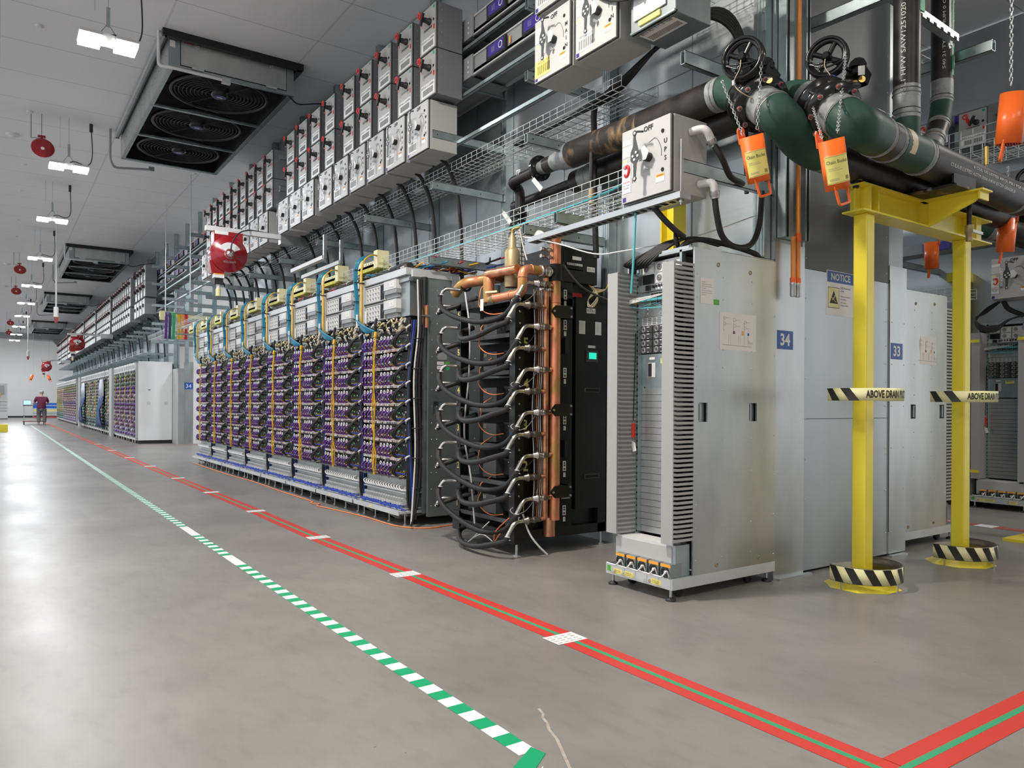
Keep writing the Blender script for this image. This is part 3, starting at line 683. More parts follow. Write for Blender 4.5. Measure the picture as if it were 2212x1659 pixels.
f.tube(cr([(-.03, .75, 2.25), (-.06, .62, 1.9), (-.04, .66, 1.5), (-.06, .7, 1.0), (-.05, .6, .6), (-.04, .55, .2)], 7), .008, 'grey_paint', 6)
f.tube(cr([(.05, -.05, .35), (.08, -.1, .2), (.14, -.14, .1), (.22, -.16, .02)], 6), .008, 'light_grey', 6)
f.tube(cr([(-.05, -.02, .3), (-.08, .1, .17), (-.06, .2, .1), (-.1, .12, .2), (-.05, .0, .32)], 6), .006, 'orange_cable', 5)
f.tube(cr([(-.05, .3, .25), (-.1, .5, .08), (-.08, .62, .02), (-.03, .45, .12), (-.03, .2, .06)], 6), .005, 'white', 5)
obj('control_cable', f, t)
# copper pipework, separator and gauges on top
f = MB(); z = 2.35
f.tube(fillet([(.22, -.07, z), (.02, -.07, z), (.02, -.07, z-.2), (.02, .34, z-.2)], .07, 6), .04, 'copper', 16)
for q in ((.10, -.07, z), (.02, -.07, z-.07), (.02, .08, z-.2)): f.ring(q, (1, 0, 0) if q[0] > .05 else ((0, 0, 1) if q[1] < 0 else (0, 1, 0)), .042, .004, 'copper_dark', 16, 5)
obj('copper_pipe', f, t, label='copper loop with elbows on top of the rack')
f = MB(); f.tube(fillet([(.03, .45, 2.13), (.03, .45, 2.38), (.22, .5, 2.38), (.22, .9, 2.40), (.1, 1.0, 2.38), (.1, 1.15, 2.3)], .08, 6), .05, 'copper', 16); f.ring((.13, 1.0, 2.36), (0, 1, 0), .052, .012, 'rubber', 14, 6); f.cyl((.02, .0, 2.36), (.02, .45, 2.375), .038, 'copper_dark', 14); obj('copper_pipe', f, t, label='thick copper pipe bending over the far top corner')
f = MB(); f.lathe((.11, .21, 2.24), UP, [(0, .062), (.02, .066), (.30, .066), (.32, .055), (.34, .035), (.42, .033), (.44, .018), (.46, .012)], 'bronze', 20); f.tube(fillet([(.11, .21, 2.69), (.11, .21, 2.735), (.16, .17, 2.75)], .02), .012, 'brass', 8); f.tube(cr([(.16, .17, 2.74), (.17, .14, 2.6), (.15, .05, 2.45)], 5), .007, 'grey_paint', 6); obj('air_separator', f, t)
f = MB(); f.lathe((.30, -.07, 2.35), (-1, 0, 0), [(-.06, .04), (0, .04), (.002, .05), (.03, .05), (.032, .045), (.09, .047), (.092, .052), (.105, .052), (.107, .042)], 'steel', 16); obj('pipe_coupling', f, t)
f = MB(); f.lathe((.03, .33, 2.15), (0, 1, 0), [(0, .05), (.02, .05), (.022, .04), (.12, .04), (.122, .05), (.14, .05)], 'bronze', 16); f.cbox((.0, .36, 2.21), (.02, .12, .015), 'tray_yellow', Matrix.Rotation(.4, 3, 'Z')); f.plate((-.06, .42, 2.1), NR, UP, .05, .1, 'white'); obj('valve', f, t)
for z in (2.6, 2.53, 2.47, 2.2):
    obj('gauge_line', MB().lathe((X1-.04, -.08, z), (-1, -.1, 0), [(0, .012), (.03, .012), (.032, .018), (.06, .018), (.062, .01), (.1, .01), (.102, .016), (.14, .016)], 'steel', 8), t)
f = MB(); f.lathe((.16, -.12, 2.62), (-1, -1, 0), [(0, .05), (.03, .05), (.032, .044)], 'steel_dark', 18); f.disc((.16-.026, -.12-.026, 2.62), (-1, -1, 0), .04, 'off_white', 16, .002); obj('pressure_gauge', f, t)
f = MB(); f.tube(cr([(X1+.05, -.1, 2.42), (.6, -.12, 2.25), (.9, -.1, 2.17), (1.1, -.1, 2.16)], 7), .010, 'charcoal', 8); obj('black_cable', f, t)
f = MB()
for i in range(5): f.tube(cr([(.78, .0, 2.3), (.84, -.04+.01*i, 2.25), (.86, -.03, 2.16+.01*i), (.80-.01*i, -.03, 2.10), (.76, -.02, 2.16), (.84, -.02, 2.22+.01*i), (.95, -.03, 2.27), (1.02, 0, 2.36)], 6), .0035, ['yellow_cable', 'white', 'white', 'yellow_cable', 'light_grey'][i], 5)
obj('loose_wires', f, t)
# black blanking rack filling the gap between this rack and the network rack
# ------------------------------------------------------------ big server racks with purple cable loops
def server_rack(label, loc):
    t = thing('server_rack', label, 'rack', loc, 'server racks with purple cables')
    f = MB()
    f.box(.16, 1.1, .0, .03, .12, 2.5, 'galvanised_dark'); f.box(.16, 1.1, 1.15, 1.18, .12, 2.5, 'galvanised_dark'); f.box(.30, .34, .03, 1.15, .15, 2.5, 'dark')
    f.box(-.10, .22, .02, 1.17, .13, .15, 'rack_white_metal'); f.box(-.105, -.095, .02, 1.17, .115, .16, 'rack_white_metal'); f.box(0, 1.1, .03, 1.15, .1, .14, 'steel_dark')
    f.box(.0, .9, .02, 1.17, 2.5, 2.53, 'galvanised_dark')
    for y in (.25, .85): f.poly([(-.1, y, .115), (.1, y, .115), (.1, y, .04), (.0, y, .05)], (0, .05, 0), 'zinc')
    f.plate((-.106, .7, .138), NR, UP, .07, .02, 'yellow_tape')
    obj('rack_frame', f, t)
    for y in (.08, .45, .8, 1.1): obj('levelling_foot', MB().cyl((.0, y, .0), (.0, y, .12), .008, 'zinc', 6).cyl((.0, y, 0), (.0, y, .012), .022, 'zinc', 8), t)
    for y in (.12, .62, 1.05): obj('caster', MB().cyl((.12, y-.015, .035), (.12, y+.015, .035), .035, 'rubber', 12).box(.1, .14, y-.02, y+.02, .05, .1, 'steel_dark'), t)
    # lower bay: two tiers of power modules
    f = MB(); f.box(.04, .3, .12, 1.12, .16, .47, 'galvanised_dark')
    random.seed(2)
    for tier, z in ((0, .17), (1, .33)):
        xx = -.03+tier*.05
        f.box(xx-.01, .3, .1, 1.14, z-.012, z, 'rack_white_metal')
        for k in range(16):
            y = .14+.061*k; f.box(xx+.03, .3, y, y+.046, z+.03, z+.105, 'grey_paint'); f.box(xx+.025, xx+.03, y+.006, y+.034, z+.04, z+.09, 'galvanised_dark'); f.box(xx, xx+.03, y, y+.012, z+.01, z+.06, 'light_grey')
    obj('power_module_bay', f, t)
    f = MB()
    for k in range(15):
        y = .15+.064*k; z = .36; f.tube(cr([(.0, y, z+.05), (-.03, y+.01, z+.03), (-.02, y-.03, z-.005), (.02, y-.06, z)], 3), .007, 'white', 5)
    obj('white_leads', f, t, kind='stuff'); f = MB()
    for k in range(22):
        y = .1+.047*k; f.tube(cr([(.0, y, .19), (-.05, y+.02*random.random(), .185+.02*random.random()), (-.04, y-.05, .165+.015*random.random()), (-.03, y-.1, .17)], 3), .0065, 'blue_cable', 4)
    obj('blue_leads', f, t, kind='stuff')
    f = MB(); f.box(.0, .3, .1, 1.15, .475, .5, 'steel_dark'); f.box(-.06, -.02, .1, 1.15, .478, .492, 'charcoal'); obj('divider_shelf', f, t)
    # one tray, repeated eight times
    def tray(z, seed):
        random.seed(seed)
        f = MB(); f.box(.06, .3, .1, 1.14, z-.075, z+.085, 'black_plastic'); f.box(-.025, .0, .14, 1.08, z-.098, z-.084, 'rail_grey'); f.box(-.01, .06, .12, 1.12, z-.084, z-.078, 'charcoal')
        for k in range(22): f.box(-.029, -.02, .16+.041*k, .176+.041*k, z-.1, z-.082, random.choice(['white', 'ink', 'copper', 'white', 'beige']))
        f.box(-.027, -.015, .14, 1.08, z-.081, z-.070, 'rail_grey')
        for k in range(34): y = .14+.028*k; f.tube(cr([(.05, y+.03, z-.02), (.02, y+.015, z-.045+random.uniform(-.01, .01)), (-.02, y-.005, z-.066)], 2), .0032, random.choice(['yellow_cable', 'beige', 'yellow_cable', 'cream_tape', 'copper']), 4)
        for k in range(20): f.cbox((random.uniform(-.03, .03), random.uniform(.3, 1.1), z+random.uniform(-.05, .04)), (.012, .02, .006), random.choice(['white', 'light_grey', 'steel', 'ink', 'pcb', 'green_cable']), Matrix.Rotation(random.uniform(0, 3), 3, 'X'))
        for k in range(26): f.plate((.059, .16+.035*k, z+random.uniform(-.06, .07)), NR, UP, random.uniform(.01, .035), random.uniform(.006, .03), random.choice(['pcb', 'pcb', 'charcoal', 'grey_paint', 'light_grey', 'steel_dark', 'white']), .003)
        for k in range(20): y = .15+.047*k; f.tube([(.06, y, z-.055), (.02, y-.02, z-.06), (-.02, y-.03, z-.078)], .005, random.choice(['yellow_cable', 'beige', 'yellow_cable', 'copper']), 4)
        f.plate((.055, .34, z+.015), NR, UP, .02, .01, 'led_green', .004); f.plate((.055, .72, z+.015), NR, UP, .03, .016, 'pcb', .004)
        f.cyl((.01, .10, z-.045), (.01, .34, z-.045), .009, 'blue_cable', 8); f.cyl((.015, .34, z-.058), (.015, .7, z-.058), .006, 'navy', 6)
        tr = obj('server_tray', f, t)
        for k in range(8):
            y = (.32+.082*k) if k < 4 else (.75+.082*(k-4))
            j = random.uniform(-.008, .008)
            c = MB()
            c.tube(cr([(.02, y, z+.045+j), (-.05, y+.014, z+.032), (-.072, y+.034, z-.018), (-.05, y+.052, z-.058), (.0, y+.065, z-.064), (.04, y+.06, z-.05)], 3), .0095, 'purple_cable', 6)
            c.ring((-.05, y, z+.05+j), (1, 0, 0), .0175, .005, 'white', 14, 5); c.cyl((-.02, y, z+.046+j), (.05, y, z+.046+j), .011, 'steel', 8)
            c.plate((-.064, y+.032, z-.018), NR, (0, .3, 1), .006, .035, 'white', .006)
            obj('purple_cable', c, tr)
        for k in range(2):
            c = MB(); c.tube(cr([(-.01, .04+.02*k, z+.13), (-.05, .09+.03*k, z+.09), (-.07, .16+.04*k, z+.03), (-.065, .20+.045*k, z-.03), (-.02, .19+.04*k, z-.065), (.03, .15+.03*k, z-.055)], 4), .0105, 'rubber', 7)
            if k < 2: c.tube(cr([(.0, .07, z+.10), (-.02, .02+.02*k, z+.13), (-.01, -.03, z+.155)], 3), .009, 'light_grey', 6)
            obj('coolant_hose', c, tr)
    for i in range(8): tray(.565+.189*i, i+10)
    # nest of connectors above the trays
    f = MB(); random.seed(9); f.box(.06, .3, .1, 1.14, 1.98, 2.14, 'black_plastic')
    for k in range(110):
        p = Vector((random.uniform(-.02, .04), random.uniform(.14, 1.12), random.uniform(2.0, 2.14))); d = Vector((random.uniform(-.5, .2), random.uniform(-1, 1), random.uniform(-.6, .6))).normalized()
        f.cbox(p, (.05, .014, .012), random.choice(['beige', 'off_white', 'cream_tape', 'beige', 'ink', 'white']), d.to_track_quat('X', 'Z').to_matrix())
    o = obj('fibre_connectors', f, t, kind='stuff')
    # upper bay
    f = MB(); f.box(.03, .9, .06, 1.15, 2.15, 2.56, 'galvanised_dark'); f.box(-.02, .05, .05, 1.17, 2.565, 2.635, 'rack_white_metal'); f.box(.05, .5, .05, 1.17, 2.6, 2.635, 'rack_white_metal')
    f.box(-.03, .03, 1.1, 1.13, 2.14, 2.57, 'light_grey'); obj('upper_bay', f, t)
    for z in (2.155, 2.36):
        f = MB(); f.box(-.01, .03, .58, 1.08, z, z+.185, 'light_grey'); f.box(-.02, -.01, .58, 1.1, z-.012, z, 'charcoal'); f.box(-.013, -.01, .59, .68, z+.01, z+.165, 'dark'); f.box(-.0125, -.01, .58, 1.08, z+.168, z+.176, 'charcoal')
        for r_ in range(3):
            for c_ in range(5):
                y = .70+.072*c_; zz = z+.02+.05*r_; f.box(-.014, -.01, y, y+.058, zz, zz+.04, 'off_white'); f.box(-.0155, -.0138, y+.012, y+.024, zz+.006, zz+.034, 'ink'); f.box(-.0155, -.0138, y+.034, y+.048, zz+.018, zz+.036, 'grey_ink')
        obj('breaker_module', f, t)
        f = MB(); f.box(-.03, .03, .26, .56, z+.09, z+.185, 'light_grey'); f.box(-.025, .03, .26, .56, z+.045, z+.09, 'mid_grey'); f.box(.0, .03, .28, .54, z-.0, z+.045, 'mid_grey'); f.box(-.033, -.03, .30, .42, z+.11, z+.17, 'off_white'); f.plate((-.034, .36, z+.14), NR, UP, .01, .006, 'red_dull'); f.box(-.032, .0, .56, .58, z+.07, z+.11, 'navy')
        obj('module_cover', f, t)
    # vertical fibre bundle with loops
    f = MB(); random.seed(5)
    for k in range(3):
        f.tube(cr([(-.05, .68+.01*k, 2.02)]+[(-.07-.01*k, .68+random.uniform(-.035, .035), 2.0-.19*q) for q in range(1, 9)], 5), .0055, 'yellow_cable', 5)
    f.tube(cr([(-.05, .70, 2.16), (-.08, .66, 2.1), (-.06, .69, 2.02)], 4), .016, 'ink', 7); f.tube(cr([(-.06, .69, 2.03), (-.08, .67, 1.96)], 4), .015, 'yellow_cable', 7)
    for q in (1.62, 1.30, 1.0, .66): f.tube(cr([(-.075, .69, q+.06), (-.085, .66, q), (-.075, .69, q-.07), (-.085, .72, q), (-.075, .69, q+.06)], 4), .005, 'yellow_cable', 5)
    obj('yellow_fibre', f, t)
    f = MB()
    for k in range(4):
        f.tube(cr([(.02+.02*k, .04-.012*k, 2.1), (.0, .03-.01*k, 1.5), (.01, .04-.012*k, 1.0), (.0+.02*k, .03-.01*k, .3), (.05, .02, .15)], 6), .012, ['rubber', 'rubber', 'blue_cable', 'rubber'][k], 6)
    obj('vertical_cables', f, t)
    # teal and yellow bundles dropping from the tray
    f = MB()
    for k in range(5):
        dx = .007*k; f.tube(cr([(.2, 1.17, 2.92), (.06-dx, 1.19, 2.93), (-.05-dx, 1.18+.004*k, 2.84), (-.07-dx, 1.2, 2.66), (-.05-dx, 1.20, 2.4), (-.06-dx, 1.17, 2.2), (-.05, 1.05-.05*k, 2.06), (.0, .9-.04*k, 2.03)], 5), .0095, 'cyan_cable', 6)
    for z in (2.76, 2.62, 2.4, 2.2): f.ring((-.075, 1.195, z), (0, 0, 1), .027, .005, 'black_plastic', 12, 5)
    obj('teal_cable_bundle', f, t)
    f = MB()
    for k in range(4):
        f.tube(cr([(.2, 1.08, 2.92), (.06, 1.08, 2.93), (-.04, 1.085, 2.84), (-.055, 1.09+.01*k, 2.66), (-.05, 1.1+.008*k, 2.4), (-.05, 1.10+.01*k, 2.22), (-.03, 1.12, 2.12)], 5), .009, ['yellow_cable', 'tray_yellow', 'orange_label', 'yellow_cable'][k], 6)
    f.ring((-.05, 1.1, 2.6), (0, 0, 1), .028, .006, 'black_plastic', 12, 5)
    obj('yellow_cable_bundle', f, t)
    obj('cable_label', MB().box(-.035, -.02, 1.02, 1.045, 2.14, 2.28, 'white'), t); obj('cable_label', MB().box(-.09, -.075, 1.14, 1.16, 2.1, 2.25, 'white'), t)
    # insulated hoses on the top
    f = MB(); f.tube(cr([(.1, .2, 2.68), (.15, .45, 2.72), (.12, .7, 2.69), (.2, .95, 2.71), (.15, 1.15, 2.68)], 6), .04, 'rubber', 8); f.tube(cr([(.05, .3, 2.67), (.12, .6, 2.66), (.06, .9, 2.68)], 5), .03, 'rubber', 8); f.ring((.13, .68, 2.7), (0, 1, 0), .044, .005, 'white', 12, 5); f.cyl((.05, .2, 2.67), (.05, .34, 2.67), .02, 'steel', 8)
    obj('insulated_hose', f, t)
    return t
r0 = server_rack('server rack with purple cable loops nearest the coolant rack, its galvanised side panel showing', (3.45, 6.83, 0))
for i in range(1, 8): dup(r0, (3.45, 6.83+1.195*i, 0), f'server rack with purple cable loops, {nth(i)} in the row counted from the coolant rack' if i < 7 else 'server rack with purple cable loops at the far left end of the near row')
f = MB((3.6, 6.80, 0))
f.box(3.64, 4.58, 6.78, 6.815, .09, 1.14, 'galvanised_dark'); f.box(3.64, 4.58, 6.78, 6.815, 1.27, 2.54, 'galvanised_dark'); f.box(3.64, 3.70, 6.78, 6.815, 1.14, 1.27, 'galvanised_dark'); f.box(3.80, 4.58, 6.78, 6.815, 1.14, 1.27, 'galvanised_dark'); f.box(3.7, 3.8, 6.81, 6.815, 1.14, 1.27, 'strut')
f.box(3.45, 3.95, 6.77, 6.80, 2.53, 2.60, 'rack_white_metal'); f.box(3.9, 3.99, 6.765, 6.77, 2.42, 2.60, 'zinc')
f.plate((3.80, 6.78, 1.74), XR, UP, .105, .075, 'mid_grey', .001); 
for z in (1.665, 1.62): f.plate((3.78, 6.78, z), XR, UP, .08, .033, 'white', .001); f.text('XXXXXX XXX', (3.78, 6.779, z), XR, UP, .01, 'ink', .06, True)
f.plate((3.86, 6.78, 1.665), XR, UP, .05, .033, 'green_label', .001); f.disc((3.865, 6.78, 1.615), (0, -1, 0), .022, 'green_cable', 16, .001)
random.seed(6)
rivets(f, [(x, 6.78, z) for x in (3.68, 3.74, 4.2) for z in [.2+.17*k for k in range(14)]], (0, -1, 0), .006)
f.ring((3.83, 6.779, 2.44), (0, 1, 0), .014, .004, 'dark', 10, 5)
t = obj('side_panel', f, label='galvanised end panel closing the row of purple-cabled server racks, with green stickers', cat='panel')
f = MB((3.6, 6.80, 0))
for i in range(3): f.tube(cr([(3.50+.02*i, 6.76, 2.5), (3.50+.03*i, 6.74, 2.0), (3.46+.03*i, 6.75, 1.5), (3.48+.03*i, 6.75, .8), (3.44+.03*i, 6.72, .3), (3.40, 6.68, .03)], 7), .012 if i else .009, ['light_grey', 'rubber', 'rubber'][i], 6)
for z in (.4, .7, 1., 1.3, 1.6, 1.9): f.ring((3.5, 6.75, z), (0, 0, 1), .05, .006, 'black_plastic', 12, 5)
f.cyl((3.56, 6.76, 2.05), (3.56, 6.76, 2.25), .022, 'copper', 10); f.cyl((3.60, 6.76, 2.02), (3.60, 6.76, 2.25), .022, 'copper', 10); f.cyl((3.58, 6.76, 2.25), (3.58, 6.76, 2.53), .03, 'rubber', 10); f.box(3.53, 3.63, 6.73, 6.76, 2.13, 2.145, 'zinc')
obj('cable_bundle', f, label='black and grey vertical cable bundle tied down the near edge of the purple-cabled racks', cat='cable')
# orange cord along the foot of the racks
f = MB((3.4, 10, 0)); f.tube(cr([(4.5, 6.62, .008), (3.9, 6.66, .008), (3.55, 6.62, .008), (3.35, 6.9, .008), (3.33, 7.6, .008), (3.25, 8.4, .008), (3.2, 8.75, .01), (3.28, 8.9, .008), (3.22, 9.05, .01), (3.29, 9.25, .008), (3.3, 10.5, .008), (3.34, 12.0, .008), (3.3, 13.5, .008), (3.33, 16.3, .008)], 8), .007, 'orange_cable', 6)
obj('orange_cord', f, label='orange cord lying on the floor along the foot of the purple-cabled racks', cat='cord')
# ------------------------------------------------------------ far rows of racks
def far_rack(name, kind, seed):
    random.seed(seed)
    t = thing('server_rack', '', 'rack', (0, 0, 0), 'server racks in the far row')
    f = MB(); f.box(.05, 1.0, 0, 1.16, .12, 2.42, 'dark'); f.box(-.02, .1, 0, 1.16, .1, .16, 'light_grey')
    for y in (.0, .56, 1.12): f.box(-.03, .06, y, y+.035, .12, 2.42, 'grey_paint')
    for y in (.2, .7): f.box(0, .1, y, y+.2, 0, .1, 'steel_dark')
    obj('rack_frame', f, t)
    f = MB()
    for k in range(4): f.box(-.06, .05, .08+.28*k, .26+.28*k, 2.2, 2.42, 'white'); f.box(-.063, -.06, .12+.28*k, .2+.28*k, 2.24, 2.36, 'charcoal')
    obj('top_modules', f, t)
    f = MB()
    pal = {'purple': ['purple_cable']*7+['yellow_cable', 'light_grey', 'charcoal', 'navy', 'charcoal'], 'green': ['green_cable']*3+['charcoal', 'blue_cable', 'light_grey', 'ink', 'navy', 'charcoal'], 'white': ['white', 'light_grey', 'ink', 'charcoal', 'green_cable', 'navy', 'ink', 'mid_grey']}[kind]
    for r_ in range(15):
        z = .25+.13*r_
        for k in range(11):
            y = .06+.1*k+random.uniform(-.02, .02); c = random.choice(pal)
            if kind == 'purple' and r_ > 11: c = random.choice(['green_cable', 'charcoal', 'charcoal', 'yellow_cable', 'navy'])
            if kind == 'green' and r_ > 8: c = random.choice(['blue_cable', 'light_grey', 'charcoal', 'ink', 'navy', 'green_cable'])
            f.tube(cr([(.04, y, z+.05), (-.04, y+.02, z+.03), (-.04, y+.05, z-.03), (.03, y+.07, z-.04)], 2), .011, c, 4)
    for k in range(2): y = random.uniform(.2, 1.0); f.tube(cr([(-.06, y+random.uniform(-.05, .05), 2.1-.3*q) for q in range(6)], 3), .007, random.choice(['yellow_cable', 'white', 'charcoal']), 4)
    obj('patch_cables', f, t, kind='stuff')
    return t
protos = {k: far_rack('server_rack', k, i) for i, k in enumerate(('purple', 'green', 'white'))}
seq = [('purple', 24.75), ('purple', 25.95), ('purple', 27.15), ('purple', 28.35)]
seq += [('white', 31.0), ('green', 32.2), ('white', 33.4), ('green', 34.6), ('white', 35.8), ('green', 37.0), ('white', 38.2), ('green', 39.4), ('green', 40.6)]
seq += [('purple', 44.8+1.2*i) for i in range(7)]+[('green', 53.2+1.2*i) for i in range(5)]
desc = {'purple': 'purple', 'green': 'green', 'white': 'white'}
used = {}
for i, (k, y) in enumerate(seq):
    n = used.get(k, 0); used[k] = n+1
    lab = f'far server rack with {desc[k]} cables, {nth(i)} from the near end of the row'
    if n == 0: protos[k].location = (3.47, y, 0); protos[k]['label'] = lab
    else: dup(protos[k], (3.47, y, 0), lab)
obj('end_panel', MB((3.5, 24.6, 0)).box(3.5, 4.42, 24.6, 24.64, .1, 2.46, 'white').box(3.5, 4.42, 24.62, 24.74, 0, .1, 'black_plastic').box(3.75, 3.82, 24.59, 24.6, 1.6, 1.62, 'ink').box(3.72, 3.82, 24.595, 24.6, 1.16, 1.25, 'light_grey').box(4.2, 4.3, 24.595, 24.6, 1.16, 1.25, 'light_grey'), label='white end panel closing the far row of racks, facing the gap', cat='panel')
f = MB((4.4, 24.2, 0)); f.box(4.43, 4.47, 23.9, 24.6, 0, 2.25, 'grey_paint'); f.box(4.47, 4.62, 23.88, 23.92, 0, 2.25, 'galvanised'); struct('wall_far_end', f)
f = MB((5, 24, 0)); f.box(4.62, 4.88, 23.9, 23.94, 0, 2.45, 'galvanised'); f.box(4.88, 7.2, 23.9, 23.94, 0, 6.38, 'wall_white'); f.box(4.60, 4.64, 24.7, 62, 2.4, 6.38, 'galvanised_wall'); f.box(4.60, 4.64, 24.7, 62, 0, 2.4, 'galvanised_dark'); struct('wall_far_end', f)
sign('number_sign', 'small blue sign reading 34 at the end of the far rack row', 'sign', (4.75, 23.9, 1.73), .24, .2, lambda mb, o: mb.text('34', o, XR, UP, .12, 'white', .17, True, .0004), 'blue_sign')
sign('poster', 'small notice with a blue picture on the white wall beside the far rack row', 'poster', (5.15, 23.9, 1.5), .32, .38, lambda mb, o: mb.plate(o+Vector((0, 0, .06)), XR, UP, .28, .18, 'teal_cable', .0006), 'white')
for y, lab in ((30.2, 'nearest of the tall grey posts standing between the far racks'), (42.6, 'farther of the tall grey posts standing between the far racks')):
    obj('post', MB((3.45, y, 0)).box(3.42, 3.50, y, y+.75, .0, 2.45, 'grey_paint').box(3.5, 4.4, y, y+.75, 0.1, 2.45, 'grey_paint'), label=lab, cat='post')
for y, s, lab in ((32.6, 1.0, 'blue and clear plastic sheet hanging over the far racks, the nearer one'), (39.9, .9, 'blue and clear plastic sheet hanging over the far racks, the farther one')):
    f = MB((3.3, y, 0)); random.seed(int(y)); 
    n = 10; rows = [(2.1, .55, 0), (1.8, .62, .02), (1.45, .6, .03), (1.2, .62, .05), (.95, .5, .12), (.7, .45, .12), (.45, .8, .1), (.28, 1.1*s, .06)]
    vs = []; 
    for z, w, o_ in rows:
        for k in range(n+1): vs.append((3.36-o_-.04*math.sin(k*2.1+z*3), y+(k/n-.5)*w*1.6+(.5 if z < .9 else 0)*(k/n-.5), z))
    A = [(r_*(n+1)+k, r_*(n+1)+k+1, (r_+1)*(n+1)+k+1, (r_+1)*(n+1)+k) for r_ in range(len(rows)-1) for k in range(n)]
    f.add(vs, A[:2*n], 'clear_cloth', True); f.add(vs, A[2*n:], 'blue_cloth', True)
    o = obj('plastic_sheet', f, label=lab, cat='sheet'); so = o.modifiers.new('thick', 'SOLIDIFY'); so.thickness = .004
# ------------------------------------------------------------ switch boxes above the racks
def lever(mb, x, y, z, h, m, ang=.0):
    """flat double-eyed lever plate facing the aisle"""
    prof = [(-.03, 1), (0, 1.04), (.03, 1), (.03, .75), (.09, .35), (.13, .15), (.13, -.2), (.06, -.35), (.04, -.9), (0, -1.04), (-.04, -.9), (-.04, -.35), (-.13, -.15), (-.12, .2), (-.05, .45), (-.04, .8)]
    c, s = math.cos(ang), math.sin(ang); P = []
    for a, b in prof:
        a *= h; b *= h*.5; yy = -(a*c-b*s); zz = a*s+b*c; P.append((x, y+yy, z+zz))
    mb.poly(P, (-.004, 0, 0), m)
    for sgn in (1, -1):
        b = sgn*h*.5; mb.ring((x-.003, y+b*s, z+b*c), (1, 0, 0), h*.045, h*.018, m, 14, 5); mb.disc((x-.0045, y+b*s, z+b*c), (-1, 0, 0), h*.032, 'light_grey', 10, .001)
def small_box(label, loc, grp):
    t = thing('switch_box', label, 'switch box', loc, grp); w, h, d = .335, .455, .30
    b = MB(); b.box(.02, d, 0, w, 0, h, 'box_dark'); b.box(0, .018, .0, w, .0, h, 'charcoal')
    for k in range(4): b.lathe((.06, -.0005, .05+.11*k), (0, -1, 0), [(0, .005), (.003, .003)], 'zinc', 6)
    bevel(obj('enclosure', b, t), .003, 1)
    b = MB(); b.box(-.008, 0, .008, w-.008, .008, h-.008, 'box_grey')
    b.plate((-.008, .04, h-.035), NR, UP, .03, .03, 'green_badge'); b.plate((-.008, .16, .085), NR, UP, .27, .13, 'white'); b.text('BTS-A1-1-2-NNN', (-.0095, .16, .125), NR, UP, .026, 'ink', .25, True)
    for k in range(24): b.plate((-.0095, .055+.009*k, .068), NR, UP, .003 if k % 3 else .006, .06, 'ink', .0005)
    b.plate((-.008, .16, .235), NR, UP, .16, .025, 'steel_dark'); b.plate((-.008, .035, .215), NR, UP, .03, .05, 'red_cable'); b.text('SUPER', (-.009, .3, h-.05), NR, UP, .012, 'ink', .1); b.disc((-.008, .045, .29), (-1, 0, 0), .014, 'dark', 10, .002)
    obj('door', b, t)
    b = MB(); b.lathe((-.008, .12, .29), (-1, 0, 0), [(0, .035), (.02, .035), (.022, .028), (.07, .026)], 'black_plastic', 12); b.cbox((-.09, .14, .30), (.02, .03, .12), 'black_plastic', Matrix.Rotation(.5, 3, 'X')); obj('rotary_switch', b, t)
    b = MB(); lever(b, -.075, .19, .31, .17, 'red_plastic', .3); b.ring((-.08, .22, .37), (1, 0, 0), .028, .008, 'red_plastic', 14, 5); obj('lockout_handle', b, t, label='red lockout handle')
    return t
